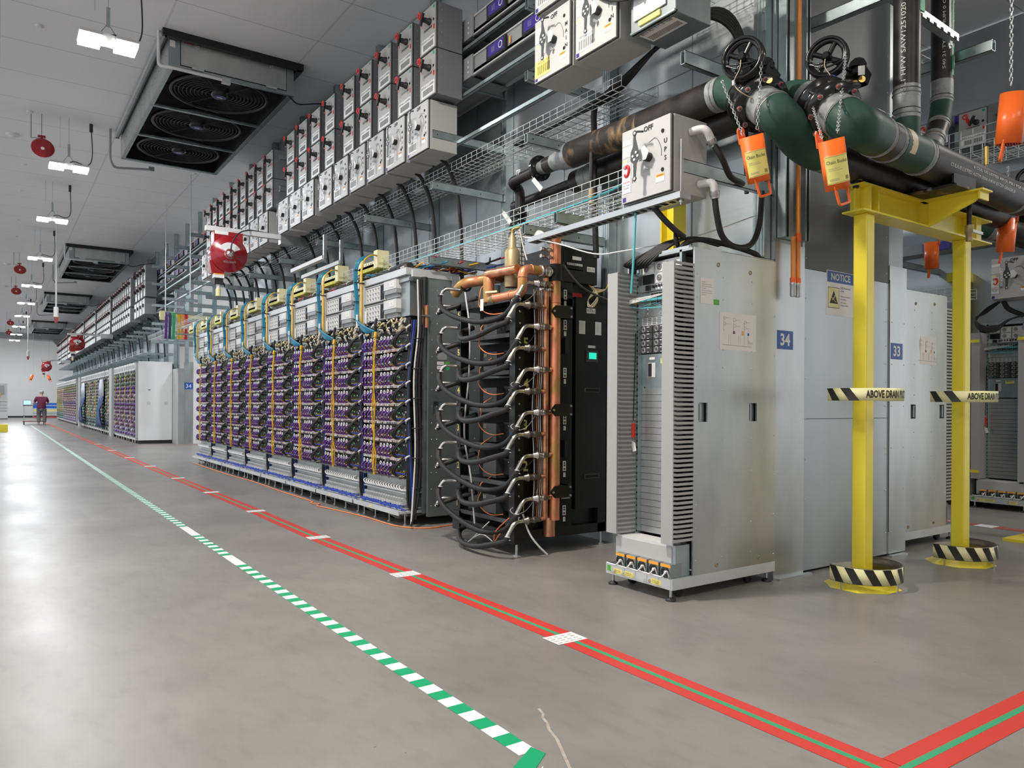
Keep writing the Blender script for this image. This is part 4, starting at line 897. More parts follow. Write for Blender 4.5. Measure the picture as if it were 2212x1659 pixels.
def big_box(label, loc, grp, side='MAIN', warn=False):
    t = thing('transfer_switch', label, 'switch box', loc, grp); w, h, d = .455, .50, .33
    b = MB(); b.box(.02, d, 0, w, 0, h, 'box_grey'); b.box(.0, .02, .004, w-.004, .004, h-.004, 'charcoal'); bevel(obj('enclosure', b, t), .004, 1)
    b = MB(); b.box(-.012, 0, .006, w-.006, .006, h-.006, 'door_grey'); X = -.013
    b.text('*OFF', (X, .20, h-.045), NR, UP, .035, 'ink', .1, True); 
    sd = side
    for i, c in enumerate(sd): b.text('*'+c, (X, .045, h-.17-.055*i), NR, UP, .03, 'ink', .03, True)
    for i, c in enumerate('BDM'): b.text(c, (X, .335, h-.24-.06*i), NR, UP, .028, 'ink', .03, True)
    b.plate((X, .40, h-.09), NR, UP, .09, .035, 'white'); b.plate((X, .395, h-.15), NR, UP, .10, .075, 'off_white')
    for i in range(5): b.text('XXXXX XX XXXXXX', (X-.001, .44, h-.125-.013*i), NR, UP, .006, 'grey_ink', .085)
    b.plate((X, .42, h-.22), NR, UP, .05, .03, 'white'); b.plate((X-.0006, .42, h-.213), NR, UP, .046, .012, 'yellow_tape')
    b.plate((X, .09, .10), NR, UP, .075, .05, 'white'); b.plate((X-.0006, .09, .117), NR, UP, .072, .018, 'orange_label'); b.text('WARNING', (X-.0015, .09, .117), NR, UP, .010, 'ink', .06, True)
    if not warn:
        b.plate((X, .33, .10), NR, UP, .19, .12, 'white'); b.text('MTS-A1-1-1', (X-.001, .33, .145), NR, UP, .022, 'ink', .17, True)
        for k in range(20): b.plate((X-.001, .25+.0085*k, .09), NR, UP, .003 if k % 3 else .006, .07, 'ink', .0005)
    b.plate((X, .425, .028), NR, UP, .03, .03, 'purple_label')
    for z in (h-.10, .15): b.disc((X, .07, z), (-1, 0, 0), .013, 'dark', 12, .003)
    b.tube(cr([(X-.001, .19, h-.14), (X-.001, .13, h-.13), (X-.001, .085, h-.20), (X-.001, .08, h-.26)], 6), .0016, 'ink', 4)
    obj('door', b, t)
    b = MB(); b.lathe((-.012, .19, .26), (-1, 0, 0), [(0, .03), (.045, .03)], 'black_plastic', 12); b.poly([(-.055, .235, .235), (-.055, .235, .31), (-.055, .19, .33), (-.055, .15, .28), (-.055, .175, .235)], (-.006, 0, 0), 'white'); b.cyl((-.05, .2, .19), (-.02, .2, .19), .012, 'zinc', 8); obj('pointer', b, t)
    b = MB(); lever(b, -.085, .25, .27, .30, 'charcoal'); b.cyl((-.085, .23, .425), (-.085, .175, .41), .007, 'black_plastic', 6)
    for y, z in ((.235, .29), (.265, .27), (.22, .265), (.25, .245)): b.disc((-.09, y, z), (-1, 0, 0), .009, 'white', 8, .003)
    obj('lever', b, t)
    return t
G = 'small grey switch boxes with red handles above the racks'
sb = small_box('small grey switch box with red lockout handle, top row, first from the near end', (3.60, 6.58, 4.81), G)
ys = [6.58+.518*k for k in range(4)]+[8.65, 9.29, 9.82, 10.34, 10.88]+[11.92+.518*k for k in range(9)]
for r_, (z, rn) in enumerate(((4.81, 'top row'), (4.345, 'second row'))):
    for k, y in enumerate(ys):
        if r_ == 0 and k == 0: continue
        dup(sb, (3.60, y, z), f'small grey switch box with red lockout handle, {rn}, {nth(k)} from the near end')
B = 'large grey transfer switch boxes in the bottom row'
bb = big_box('large grey transfer switch with black lever, bottom row, first from the near end', (3.58, 6.69, 3.82), B)
yb = [6.69, 7.22, 7.74, 8.26, 8.78, 9.32, 9.99, 10.52, 11.08]+[12.1+.52*k for k in range(9)]
for k, y in enumerate(yb):
    if k: dup(bb, (3.58, y, 3.82), f'large grey transfer switch with black lever, bottom row, {nth(k)} from the near end')
# flat versions for the far row: enclosure, door and handle only
def far_box(big):
    t = thing('switch_box', '', 'switch box', (0, 0, 0), '')
    w = .4 if big else .33
    obj('enclosure', MB().box(.0, .3, 0, w, 0, .46, 'box_dark2' if big else 'box_dark'), t)
    b = MB().box(-.012, 0, .015, w-.015, .01, .45, 'light_grey' if big else 'box_grey')
    if big: b.box(-.05, -.012, .14, .2, .2, .3, 'black_plastic')
    else: b.plate((-.012, .16, .09), NR, UP, .25, .13, 'white'); b.box(-.09, -.012, .12, .17, .24, .33, 'black_plastic'); b.box(-.10, -.09, .15, .19, .25, .40, 'red_gloss')
    obj('door', b, t)
    return t
fs = far_box(False); fb = far_box(True); first = {0: True, 1: True}
groups = [(24.1, 4), (27.0, 9), (32.2, 9), (37.4, 9), (42.6, 9), (47.8, 9), (53.0, 9), (58.2, 6)]
cnt = 0
idx = 0
for y0, n in groups:
    for k in range(n):
        for z, big, nm, off in ((4.81, 0, 'top', .0), (4.345, 0, 'second', .0), (3.84, 1, 'bottom', .12)):
            pr = fb if big else fs
            lab = f"far row switch box, {nm} row, {nth(idx)} from the near end"
            loc = (3.6, y0+.52*k+off, z)
            if first[big]: first[big] = False; pr.location = loc; pr['label'] = lab; pr['group'] = f'far row switch boxes, {nm} row'
            else: dup(pr, loc, lab, f'far row switch boxes, {nm} row')
        idx += 1
# the three large boxes at the near end (top right)
def near_big(lab, loc, side='MAIN', warn=False): 
    return dup(bb, loc, lab, 'large transfer switches at the near end')
n1 = near_big('large grey transfer switch with a yellow barcode label, left of the top pair', (3.6, 4.45, 3.84))
n2 = near_big('large grey transfer switch with a white barcode label, right of the top pair', (3.6, 3.93, 3.84))
n3 = near_big('large grey transfer switch mostly cut off by the top edge, above the yellow-labelled one', (3.6, 4.45, 4.40))
obj('barcode_label', MB().plate((-.0135, .345, .10), NR, UP, .20, .13, 'yellow_tape', .001), n1, label='yellow barcode label')
cx = big_box('grey CDU power transfer switch box with a red shrimp warning sticker', (3.55, 3.36, 2.62), 'coolant power transfer switches', 'UPS', True)
def shrimp(parent):
    b = MB(); X = -.0135
    b.plate((X, .405, .17), NR, UP, .085, .20, 'white', .001)
    b.tube(cr([(X-.003, .425, .245), (X-.003, .385, .248), (X-.003, .378, .215), (X-.003, .395, .185), (X-.003, .42, .19), (X-.003, .415, .205)], 5), [.009, .0095, .010, .0105, .011, .0112, .0112, .0115, .0115, .0115, .011, .011, .0105, .01, .0095, .009, .0085, .008, .0075, .007, .006, .006, .005, .005, .004, .004], 'red_plastic', 6)
    for k in range(4): b.cbox((X-.004, .43-.012*k, .258), (.002, .004, .018), 'teal_cable', Matrix.Rotation(.4*(k-1.5), 3, 'X'))
    b.disc((X-.01, .41, .242), (-1, 0, 0), .005, 'white', 8, .002)
    b.text('WARNING', (X-.001, .405, .143), NR, UP, .013, 'red_plastic', .075, True); b.text('CDU Power', (X-.001, .405, .122), NR, UP, .012, 'ink', .075, True); b.text('Transfer', (X-.001, .405, .104), NR, UP, .012, 'ink', .06, True)
    b.plate((X, .335, .26), NR, UP, .024, .21, 'white', .001)
    for i, c in enumerate('BYPASS'): b.text(c, (X-.0015, .335, .35-.036*i), NR, UP, .016, 'ink', .018, True)
    obj('warning_sticker', b, parent, label='white sticker with a red shrimp and the word WARNING')
shrimp(cx)
cx2 = dup(cx, (10.0, 3.75, 2.55), 'grey CDU power switch box with a shrimp sticker in the next aisle')
def elbow_fitting(lab, pts, cable):
    t = thing('cable_fitting', lab, 'cable fitting', pts[0])
    b = MB(pts[0]); b.tube(fillet(pts, .05, 6), .026, 'light_grey', 12); e = Vector(pts[-1]); d = (e-Vector(pts[-2])).normalized(); b.lathe(e-d*.02, d, [(0, .032), (.03, .032), (.032, .028), (.05, .028)], 'zinc', 8); obj('elbow', b, t)
    c = MB(pts[0]); c.tube(cr(cable, 8), .020, 'rubber', 10); obj('cable', c, t)
elbow_fitting('upper silver elbow fitting on the side of the CDU power box with a black cable', [(3.72, 3.36, 3.03), (3.74, 3.25, 3.03), (3.80, 3.25, 2.95)], [(3.80, 3.25, 2.95), (3.86, 3.22, 2.85), (3.98, 3.25, 2.76), (4.12, 3.28, 2.75), (4.3, 3.4, 2.8)])
elbow_fitting('lower silver elbow fitting with a looping black cable, beside the CDU power box', [(3.80, 3.36, 2.70), (3.83, 3.26, 2.70), (3.84, 3.26, 2.62)], [(3.84, 3.26, 2.62), (3.86, 3.26, 2.5), (3.93, 3.27, 2.36), (4.08, 3.28, 2.31), (4.27, 3.3, 2.36), (4.38, 3.32, 2.52), (4.42, 3.33, 2.75)])
# ------------------------------------------------------------ posts, arms, rails, busways
PY = [3.42+1.645*k for k in range(36)]
post = MB((4.55, PY[0], 2.3)); post.box(4.50, 4.595, PY[0]-.05, PY[0]+.05, 2.3, 6.4, 'strut')
for k in range(3): post.box(4.497, 4.5, PY[0]-.035+.028*k, PY[0]-.025+.028*k, 2.3, 6.4, 'galvanised_dark')
for z in (3.5, 4.0, 4.6, 5.1): post.box(4.485, 4.5, PY[0]-.055, PY[0]-.03, z-.08, z+.08, 'zinc'); post.cyl((4.47, PY[0]-.045, z+.05), (4.49, PY[0]-.045, z+.05), .012, 'zinc', 6)
p0 = obj('strut_post', post, label='galvanised wall post at the near corner of the metal wall', cat='post', group='posts along the metal wall')
for k in range(1, 36): dup(p0, (4.55, PY[k], 2.3), f'galvanised wall post behind the overhead arms, {nth(k)} from the near corner' )
LV = [(3.46, 'lowest'), (3.98, 'second'), (4.58, 'third'), (5.07, 'top')]
a0 = None
for li, (z, nm) in enumerate(LV):
    for k in range(1, 36):
        y = PY[k]
        if y < 4.9 and li in (1, 2): pass
        if a0 is None:
            m_ = MB((3.62, y, z)); m_.channel((3.62, y, z), (4.50, y, z), 'strut')
            for x in (3.68, 3.95, 4.2): m_.cyl((x, y-.022, z), (x, y-.020, z), .006, 'dark', 6)
            a0 = obj('cantilever_bracket', m_, label=f'steel bracket arm, {nm} level, at the {nth(k)} wall post', cat='bracket arm', group='overhead bracket arms'); continue
        dup(a0, (3.62, y, z), f'steel bracket arm, {nm} level, at the {nth(k)} wall post')
for k in range(1, 36):
    y = PY[k]
    if 16.5 < y < 24 : zz = 2.95
    else: zz = 2.70
    dup(a0, (3.60, y, zz), f'steel bracket arm just above the racks, at the {nth(k)} wall post')
m_ = MB((3.9, 10, 4))
for i, (z, l) in enumerate(((4.86, 'upper'), (4.40, 'middle'), (3.98-.03, 'lower'))):
    m_ = MB((3.93, 10, z)); m_.channel((3.935, 4.0, z), (3.935, 62, z), 'strut', .041, .041); obj('strut_rail', m_, label=f'long steel rail behind the switch boxes, {l} one', cat='rail')
def busway(z, lab, y0=4.2, y1=60):
    t = thing('busway', lab, 'busway', (4.1, y0, z)); o_ = (4.1, y0, z)
    m_ = MB(o_); m_.box(3.97, 4.40, y0, y1, z, z+.03, 'box_dark2'); m_.box(3.97, 3.985, y0, y1, z-.03, z+.17, 'mid_grey'); m_.box(4.385, 4.40, y0, y1, z-.03, z+.17, 'mid_grey'); m_.box(3.955, 3.97, y0, y1, z+.155, z+.17, 'grey_paint'); m_.box(3.955, 3.97, y0, y1, z-.03, z-.015, 'grey_paint')
    obj('housing', m_, t)
    k = 0; y = y0+.55
    while y < 30:
        m_ = MB(o_); m_.box(3.94, 3.957, y, y+.36, z-.04, z+.18, 'mid_grey')
        for a in (.08, .2): 
            for b in (.02, .07, .12): m_.disc((3.94, y+a, z+b), (-1, 0, 0), .012, 'light_grey', 8, .001)
        m_.box(3.96, 4.41, y+.05, y+.3, z-.045, z-.03, 'box_dark2'); obj('joint_cover', m_, t)
        for q in (.50, 1.1):
            m_ = MB(o_); m_.box(3.935, 3.957, y+q, y+q+.33, z, z+.14, 'black_plastic'); m_.plate((3.935, y+q+.165, z+.072), NR, UP, .27, .105, 'purple_label', .002); m_.disc((3.932, y+q+.08, z+.072), (-1, 0, 0), .035, 'off_white', 14, .001); m_.disc((3.931, y+q+.08, z+.072), (-1, 0, 0), .026, 'purple_label', 14, .001)
            for i in range(4): m_.text('XXXXXXXXXX', (3.932, y+q+.235, z+.09-.014*i), NR, UP, .006, 'off_white', .10)
            m_.plate((3.955, y+q-.05, z+.07), NR, UP, .022, .07, 'orange_label', .002)
            obj('purple_label', m_, t)
        y += 1.7
    return t
busway(5.0, 'upper grey power busway with purple labels running above the racks'); busway(4.60, 'lower grey power busway with purple labels running above the racks')
# wire basket trays
def basket(name, lab, x0, x1, y0, y1, z, h, nw, cross=.1, parent=None, r=.0034):
    m_ = MB((x0, y0, z)); a = .0
    for i in range(nw+1):
        x = x0+(x1-x0)*i/nw; m_.cyl((x, y0, z), (x, y1, z), r, 'wire', 4, cap=False)
    for zz in ([h*.5, h] if h < .12 else [h*.33, h*.66, h]):
        for x in (x0, x1): m_.cyl((x, y0, z+zz), (x, y1, z+zz), r, 'wire', 4, cap=False)
    n = int((y1-y0)/cross)
    for i in range(n+1):
        y = y0+(y1-y0)*i/n; m_.tube([(x0, y, z+h), (x0, y, z), (x1, y, z), (x1, y, z+h)], r, 'wire', 4, cap=False)
    return obj(name, m_, label=lab, cat='cable tray')
basket('wire_tray', 'long steel wire cable tray over the server racks with a teal cable along its edge', 3.64, 4.05, 3.86, 18.1, 2.76, .15, 6, .1)
basket('wire_tray', 'shallow steel wire cable tray hung under the row of transfer switches', 3.98, 4.38, 4.3, 16.4, 3.72, .09, 6, .1)
basket('wire_tray', 'steel wire cable tray at the top edge of the picture beside the orange conduit', 4.05, 4.45, 2.6, 4.1, 4.28, .08, 7, .06)
basket('wire_tray', 'steel wire cable tray crossing the gap towards the far row', 3.66, 4.05, 17, 24, 3.05, .12, 5, .12)
basket('wire_tray', 'long steel wire cable tray over the far row of racks', 3.6, 3.9, 24.5, 60, 2.72, .1, 4, .3)
basket('wire_tray', 'wire cable tray high in the next aisle left of the vertical pipes', 6.9, 7.25, 3.5, 9.5, 4.45, .1, 7, .08)
basket('wire_tray', 'wire cable tray in the next aisle behind the vertical pipes', 6.9, 7.4, 3.5, 9.5, 3.75, .16, 8, .08, r=.0045)
basket('wire_tray', 'wire cable tray in the next aisle behind the orange buckets', 8.6, 9.1, 2.6, 8.5, 3.95, .28, 6, .12, r=.005)
basket('wire_tray', 'wire cable tray over the racks in the next aisle beyond the yellow posts', 9.9, 10.3, 4.5, 9.5, 2.62, .13, 6, .1)
# teal cable in the tray and the mass of coloured cable over the racks
m_ = MB((3.66, 4, 2.77))
m_.tube(cr([(3.62, 3.80, 2.02), (3.605, 3.76, 2.3), (3.60, 3.74, 2.74), (3.62, 3.82, 2.84), (3.66, 4.05, 2.80), (3.66, 5, 2.775), (3.665, 6.2, 2.775), (3.67, 7.2, 2.775), (3.7, 8, 2.78)], 7), .0085, 'teal_cable', 7); 
for y in (4.6, 5.3, 5.9, 6.6): m_.ring((3.665, y, 2.776), (0, 1, 0), .014, .002, 'black_plastic', 8, 4)
obj('teal_cable', m_, label='light blue cable running along the wire tray and dropping by the CDU power box', cat='cable')
m_ = MB((3.8, 8, 2.76)); random.seed(21)
for k in range(46):
    x = random.uniform(3.72, 4.28); y0 = random.uniform(6.3, 8); z = random.uniform(2.68, 2.76); L_ = random.uniform(2, 8.5)
    c = random.choice(['purple_cable', 'purple_cable', 'cyan_cable', 'red_cable', 'red_cable', 'yellow_cable', 'navy', 'blue_cable', 'orange_label', 'rubber'])
    m_.tube(cr([(x+random.uniform(-.2, .2), y0+q*L_/5, z+random.uniform(-.02, .02)) for q in range(6)], 3), .009, c, 5)
for k in range(60):
    x = random.uniform(3.75, 4.1); y = random.uniform(6.6, 8.6); m_.tube(cr([(x, y, 2.7), (x+random.uniform(-.3, .3), y+random.uniform(.1, .5), 2.66+random.uniform(0, .08)), (x+random.uniform(-.3, .3), y+random.uniform(.3, .8), 2.7)], 3), .008, random.choice(['purple_cable', 'cyan_cable', 'red_cable', 'yellow_cable', 'rubber', 'rubber', 'blue_cable']), 5)
obj('coloured_cables', m_, label='mass of purple, red, teal and yellow cables lying in the tray over the racks', cat='cable', kind='stuff')
# yellow fibre drop-outs on the tray edge
t = thing('fibre_guide', 'pale yellow plastic cable guide clipped to the wire tray, first from the coolant rack', 'cable guide', (3.62, 7.9, 2.86), 'yellow cable guides along the wire tray')
m_ = MB(); m_.box(-.03, .14, 0, .62, -.03, .0, 'tray_yellow'); m_.box(-.03, -.02, .06, .56, -.03, .035, 'tray_yellow')
for k in range(8): m_.box(-.032, -.03, .12+.05*k, .128+.05*k, -.01, .025, 'ink')
m_.box(-.03, .12, .02, .60, -.07, -.03, 'tray_yellow_dark'); obj('comb', m_, t)
obj('end_plate', MB().box(-.04, .10, .0, .012, -.06, .14, 'tray_yellow').box(-.045, -.035, .0, .10, -.06, .14, 'tray_yellow').plate((-.046, .05, .08), NR, UP, .045, .045, 'off_white'), t)
m_ = MB(); m_.lathe((.02, .60, -.06), UP, [(0, .05), (.16, .045), (.17, .04)], 'tray_yellow', 16); obj('radius_guide', m_, t)
for k in range(1, 9): dup(t, (3.62, 7.9+1.195*k-.0, 2.86), f'pale yellow plastic cable guide clipped to the wire tray, {nth(k)} from the coolant rack')
# rainbow ribbons of cable hanging in the gap
m0 = thing('cable_ribbon', 'rainbow set of cable ribbons hanging from a yellow rail in the gap between the rows', 'cable', (3.62, 20, 2.7))
m_ = MB((3.62, 20, 2.7)); m_.box(3.28, 4.45, 19.87, 19.93, 3.33, 3.42, 'tray_yellow'); m_.box(3.28, 3.40, 19.83, 19.87, 3.25, 3.47, 'tray_yellow'); m_.box(3.75, 4.45, 19.95, 19.99, 3.2, 3.24, 'red_plastic'); obj('yellow_rail', m_, m0)
for i, c in enumerate(('purple_cable', 'navy', 'green_cable', 'yellow_cable', 'orange_label', 'red_plastic')):
    xx = 3.40+.085*i+(.03 if i > 2 else 0); m_ = MB((3.62, 20, 2.7))
    for q in range(4): m_.tube(cr([(xx+.016*q, 20.0, 3.43), (xx+.016*q, 19.88, 3.43), (xx+.016*q, 19.83, 3.28), (xx+.014*q, 19.85, 3.0), (xx+.016*q, 19.89, 2.8)], 4), .011, c, 6)
    obj('ribbon', m_, m0, label=['purple', 'dark blue', 'green', 'yellow', 'orange', 'red'][i]+' cable ribbon')
# black feeders dropping from the transfer switches to the racks
c0 = None
for k, y in enumerate(yb):
    yy = y+.25; m_ = MB((3.95, yy, 3.0)); 
    if c0 is None:
        m_.tube(cr([(3.86, yy, 3.83), (3.95, yy+.02, 3.78), (4.08, yy+.05, 3.55), (4.14, yy+.06, 3.2), (4.18, yy+.1, 2.85), (4.2, yy+.12, 2.6)], 7), .021, 'rubber', 8)
        c0 = obj('feeder_cable', m_, label='black feeder cable curving down from the transfer switch nearest the picture centre', cat='cable', group='black feeder cables under the transfer switches')
    else: dup(c0, (3.95, yy+(.05 if k % 3 == 1 else 0), 3.0), f'black feeder cable curving down from the {nth(k)} transfer switch of the bottom row')
for k in range(20):
    y = (24.4, 25.44, 27.3, 28.86, 30.42, 31.0, 32.5, 34.06, 35.62, 36.3, 37.7, 39.3, 40.8, 42.9, 44.5, 46.0, 48.1, 49.7, 51.2, 53.3)[k]; dup(c0, (3.95, y, 3.0), f'black feeder cable above the far racks, {nth(k)} from the gap')
# near-end equipment over the network rack
m_ = MB((4.0, 3.6, 3.85)); t = thing('junction_box', 'galvanised junction box with a barcode label on its underside at the top edge', 'junction box', (4.0, 3.6, 3.85)); o_ = (4.0, 3.6, 3.85)
m_.box(3.64, 3.98, 3.42, 3.84, 3.82, 4.30, 'galvanised_dark'); m_.box(3.63, 3.66, 3.42, 3.84, 3.82, 3.84, 'strut'); bevel(obj('enclosure', m_, t), .004, 1)
m_ = MB(o_); m_.poly([(3.68, 3.80, 3.819), (3.68, 3.48, 3.819), (3.82, 3.48, 3.819), (3.82, 3.80, 3.819)], (0, 0, -.0006), 'off_white'); m_.text('B03-A1-1-1-3-106', (3.70, 3.78, 3.8185), (0, -1, 0), (-1, 0, 0), .03, 'ink', .28); m_.v = m_.v
for k in range(26): m_.poly([(3.74, 3.78-.011*k, 3.8184), (3.74, 3.775-.011*k, 3.8184), (3.80, 3.775-.011*k, 3.8184), (3.80, 3.78-.011*k, 3.8184)], (0, 0, -.0005), 'ink')
obj('barcode_label', m_, t)
m_ = MB(o_)
m_.box(3.625, 3.64, 3.55, 3.75, 3.85, 3.885, 'yellow_tape'); m_.box(3.625, 3.635, 3.5, 3.8, 3.9, 4.06, 'white'); obj('side_label', m_, t)
m_ = MB((3.7, 3.8, 4.1))
for i in range(6): m_.tube(cr([(3.60+.01*i, 4.3, 4.35), (3.56, 4.0-.02*i, 4.12+.012*i), (3.58, 3.7, 4.03+.012*i), (3.60, 3.4, 4.12+.01*i), (3.62, 3.2, 4.35)], 6), .009, 'rubber', 6)
m_.ring((3.575, 3.7, 4.06), (0, 1, 0), .045, .007, 'black_plastic', 12, 5)
obj('cable_coil', m_, label='tied coil of black cables hanging over the top transfer switch', cat='cable')
m_ = MB((4.2, 4.5, 3.6)); random.seed(8)
for i in range(5):
    a = .02*i
    m_.tube(cr([(4.15+a, 6.0, 3.78), (4.12+a, 5.2, 3.76+a*.5), (4.10+a, 4.6, 3.80), (4.12+a, 4.1, 3.95+a), (4.22+a, 3.75, 4.08+a), (4.4+a*.5, 3.6, 4.0+a), (4.50, 3.55-.01*i, 3.7), (4.52, 3.55, 3.3), (4.52, 3.54, 2.8)], 7), .017, 'rubber', 8)
obj('cable_bundle', m_, label='thick black cable bundle arching over the pipes to the metal wall', cat='cable')
m_ = MB((4.05, 5.0, 3.2)); m_.tube(cr([(4.12, 4.75, 3.80), (4.15, 4.82, 3.7), (4.18, 4.85, 3.55), (4.18, 4.85, 3.3), (4.2, 4.86, 2.9), (4.22, 4.86, 2.5)], 6), .027, 'rubber', 10); obj('cable', m_, label='single thick black cable hanging left of the CDU power box', cat='cable')
for (x0, y0, x1, y1, z, l) in ((3.66, 3.38, 4.60, 3.38, 2.80, 'steel channel arm ending beside the CDU power box above the network rack'), (3.85, 3.55, 4.55, 3.55, 3.62, 'steel channel arm behind the CDU power box and the left valve'), (3.62, 4.66, 3.9, 4.66, 2.72, 'short steel channel under the wire tray left of the CDU power box')):
    m_ = MB((x0, y0, z)); m_.channel((x0, y0, z), (x1, y1, z), 'strut', .041, .09); obj('cantilever_bracket', m_, label=l, cat='bracket arm')
m_ = MB((3.58, 3.3, 2.6)); m_.box(3.56, 3.66, 3.30, 4.95, 2.565, 2.605, 'zinc')
for k in range(24): m_.box(3.59, 3.63, 3.33+.066*k, 3.36+.066*k, 2.562, 2.565, 'dark')
obj('strut_rail', m_, label='slotted steel rail carrying the CDU power box', cat='rail')
for y in (3.33, 3.86): obj('threaded_rod', MB((3.6, y, 2.55)).cyl((3.6, y, 2.53), (3.6, y, 2.95), .005, 'zinc', 6).cyl((3.6, y, 2.545), (3.6, y, 2.56), .012, 'zinc', 6), label='threaded rod with nut at the '+('right' if y < 3.5 else 'left')+' end of the CDU power box rail', cat='rod')
# posts and conduits at the wall corner
m_ = MB((4.7, 3.3, 2.5))
for x in (4.60, 4.84): m_.box(x, x+.05, 3.27, 3.335, 2.45, 6.4, 'strut'); m_.box(x+.02, x+.035, 3.265, 3.27, 2.45, 6.4, 'dark')
m_.box(4.65, 4.84, 3.315, 3.335, 2.45, 6.4, 'galvanised_dark'); m_.box(4.9, 4.93, 3.335, 3.36, 2.42, 6.4, 'galvanised'); obj('strut_post', m_, label='pair of slotted steel uprights at the wall corner beside the orange conduit', cat='post')
for i, (x, z1, l) in enumerate(((4.722, 6.4, 'long orange conduit running down the wall corner to a silver fitting'), (4.665, 2.45, 'short darker orange conduit stub beside the long one'))):
    t = thing('conduit', l, 'conduit', (x, 3.25, 2.05)); o_ = (x, 3.25, 2.05)
    m_ = MB(o_); m_.cyl((x, 3.25, 2.12), (x, 3.25, z1), .016, 'orange_pipe', 12); m_.cyl((x, 3.25, 2.12), (x, 3.25, 2.16), .021, 'orange_plastic', 12)
    if i == 0: m_.cyl((x, 3.25, 2.42), (x, 3.25, 2.48), .021, 'orange_plastic', 12); m_.ring((x, 3.25, 3.5), UP, .017, .004, 'zinc', 12, 5)
    obj('pipe', m_, t); m_ = MB(o_); m_.lathe((x, 3.25, 2.025), UP, [(0, .018), (.01, .021), (.08, .02), (.085, .023), (.10, .021)], 'zinc', 10); obj('fitting', m_, t)
for a, b, l in (((4.97, 3.33, 4.07), (4.97, 2.3, 4.03), 'steel channel running forward from the wall corner at the top edge'), ((6.49, 3.33, 4.11), (6.49, 2.72, 4.11), 'steel channel end sticking out behind the two vertical pipes'), ((5.0, 2.75, 4.06), (5.92, 2.75, 4.01), 'slotted steel channel hung on a rod between the two vertical pipes')):
    m_ = MB(a); m_.channel(a, b, 'zinc' if 'slotted' in l else 'strut', .06, .085 if 'slotted' not in l else .06)
    if 'slotted' in l:
        for k in range(9): m_.box(5.05+.1*k, 5.09+.1*k, 2.718, 2.72, 4.025-.005*k, 4.045-.005*k, 'dark')
    obj('cantilever_bracket', m_, label=l, cat='bracket arm')
obj('threaded_rod', MB((5.85, 2.75, 3.9)).cyl((5.85, 2.75, 3.92), (5.85, 2.75, 6.4), .008, 'zinc', 6).cyl((5.85, 2.75, 3.94), (5.85, 2.75, 3.97), .016, 'zinc', 6), label='threaded rod holding the slotted channel between the vertical pipes', cat='rod')
# yellow columns standing behind the racks
for (x, y, z1, l) in ((4.40, 4.15, 3.0, 'yellow steel column seen behind the CDU power box'), (10.85, 4.95, 2.95, 'yellow steel column seen in the next aisle under the transfer switch')):
    m_ = MB((x, y, 0)); m_.box(x-.07, x+.07, y-.07, y-.055, 0, z1, 'yellow_paint'); m_.box(x-.07, x+.07, y+.055, y+.07, 0, z1, 'yellow_paint'); m_.box(x-.01, x+.01, y-.055, y+.055, 0, z1, 'yellow_paint'); m_.box(x-.16, x+.16, y-.1, y+.1, z1, z1+.12, 'yellow_paint'); obj('steel_column', m_, label=l, cat='column')
# other things up in the next aisle
sbN = dup(sb, (10.05, 4.28, 4.5), 'switch box with a red handle in the next aisle, right of the pair', 'switch boxes in the next aisle')
dup(sb, (10.05, 4.80, 4.5), 'switch box with a red handle in the next aisle, left of the pair')
dup(bb, (10.05, 4.20, 3.45), 'large transfer switch in the next aisle behind the black valves')
for z, yy0 in ((4.0, 2.6), (4.9, 2.6), (3.3, 3.0)):
    m_ = MB((10.3, yy0, z)); m_.box(10.25, 10.55, yy0, 10, z, z+.14, 'box_dark2'); 
    for k in range(4): m_.box(10.24, 10.25, yy0+.6+1.2*k, yy0+.95+1.2*k, z+.01, z+.12, 'purple_label')
    obj('busway', m_, label={4.0: 'middle', 4.9: 'upper', 3.3: 'lower'}[z]+' dark busway in the next aisle with purple labels', cat='busway')
for i, (y, z) in enumerate(((3.6, 4.75), (5.3, 4.75), (5.3, 3.9), (7.0, 3.9), (3.6, 3.15), (5.3, 3.15))):
    m_ = MB((9.9, y, z)); m_.channel((9.85, y, z), (11, y, z), 'strut'); obj('cantilever_bracket', m_, label=f'bracket arm on the metal wall of the next aisle, {nth(i)} of six', cat='bracket arm')
for i, (y, z) in enumerate(((5.06, 4.6), (6.7, 4.6), (5.06, 4.1), (6.7, 4.1), (5.06, 3.4), (6.7, 3.4), (5.06, 2.75), (8.35, 2.75))):
    m_ = MB((6.4, y, z)); m_.channel((6.39, y, z), (7.35, y, z), 'strut'); obj('cantilever_bracket', m_, label=f'bracket arm over the rack beside sign 33, {nth(i)} of eight', cat='bracket arm')
m_ = MB((7.0, 4.0, 2.35)); m_.box(6.85, 7.35, 4.6, 9, 2.45, 2.55, 'charcoal'); m_.box(6.45, 6.5, 3.48, 3.56, 2.3, 5.4, 'strut'); obj('busway', m_, label='dark duct lying over the rack beside sign 33, under the yellow beam', cat='duct')
m_ = MB((10.3, 3.9, 2.3)); random.seed(31)
for i in range(6): m_.tube(cr([(10.35, 4.2, 2.6), (10.2, 4.35, 2.42+.01*i), (10.0, 4.38, 2.35-.01*i), (9.95, 4.30, 2.25-.012*i), (10.0, 4.15, 2.22-.01*i), (10.1, 4.0, 2.32), (10.2, 3.6, 2.38), (10.3, 3.0, 2.36)], 6), .011, 'rubber', 6)
m_.tube(cr([(10.2, 4.15, 2.55), (10.22, 4.1, 2.45), (10.25, 3.95, 2.36)], 4), .03, 'rubber', 8)
obj('cable_coil', m_, label='coil of black cables on top of the network rack in the next aisle', cat='cable')
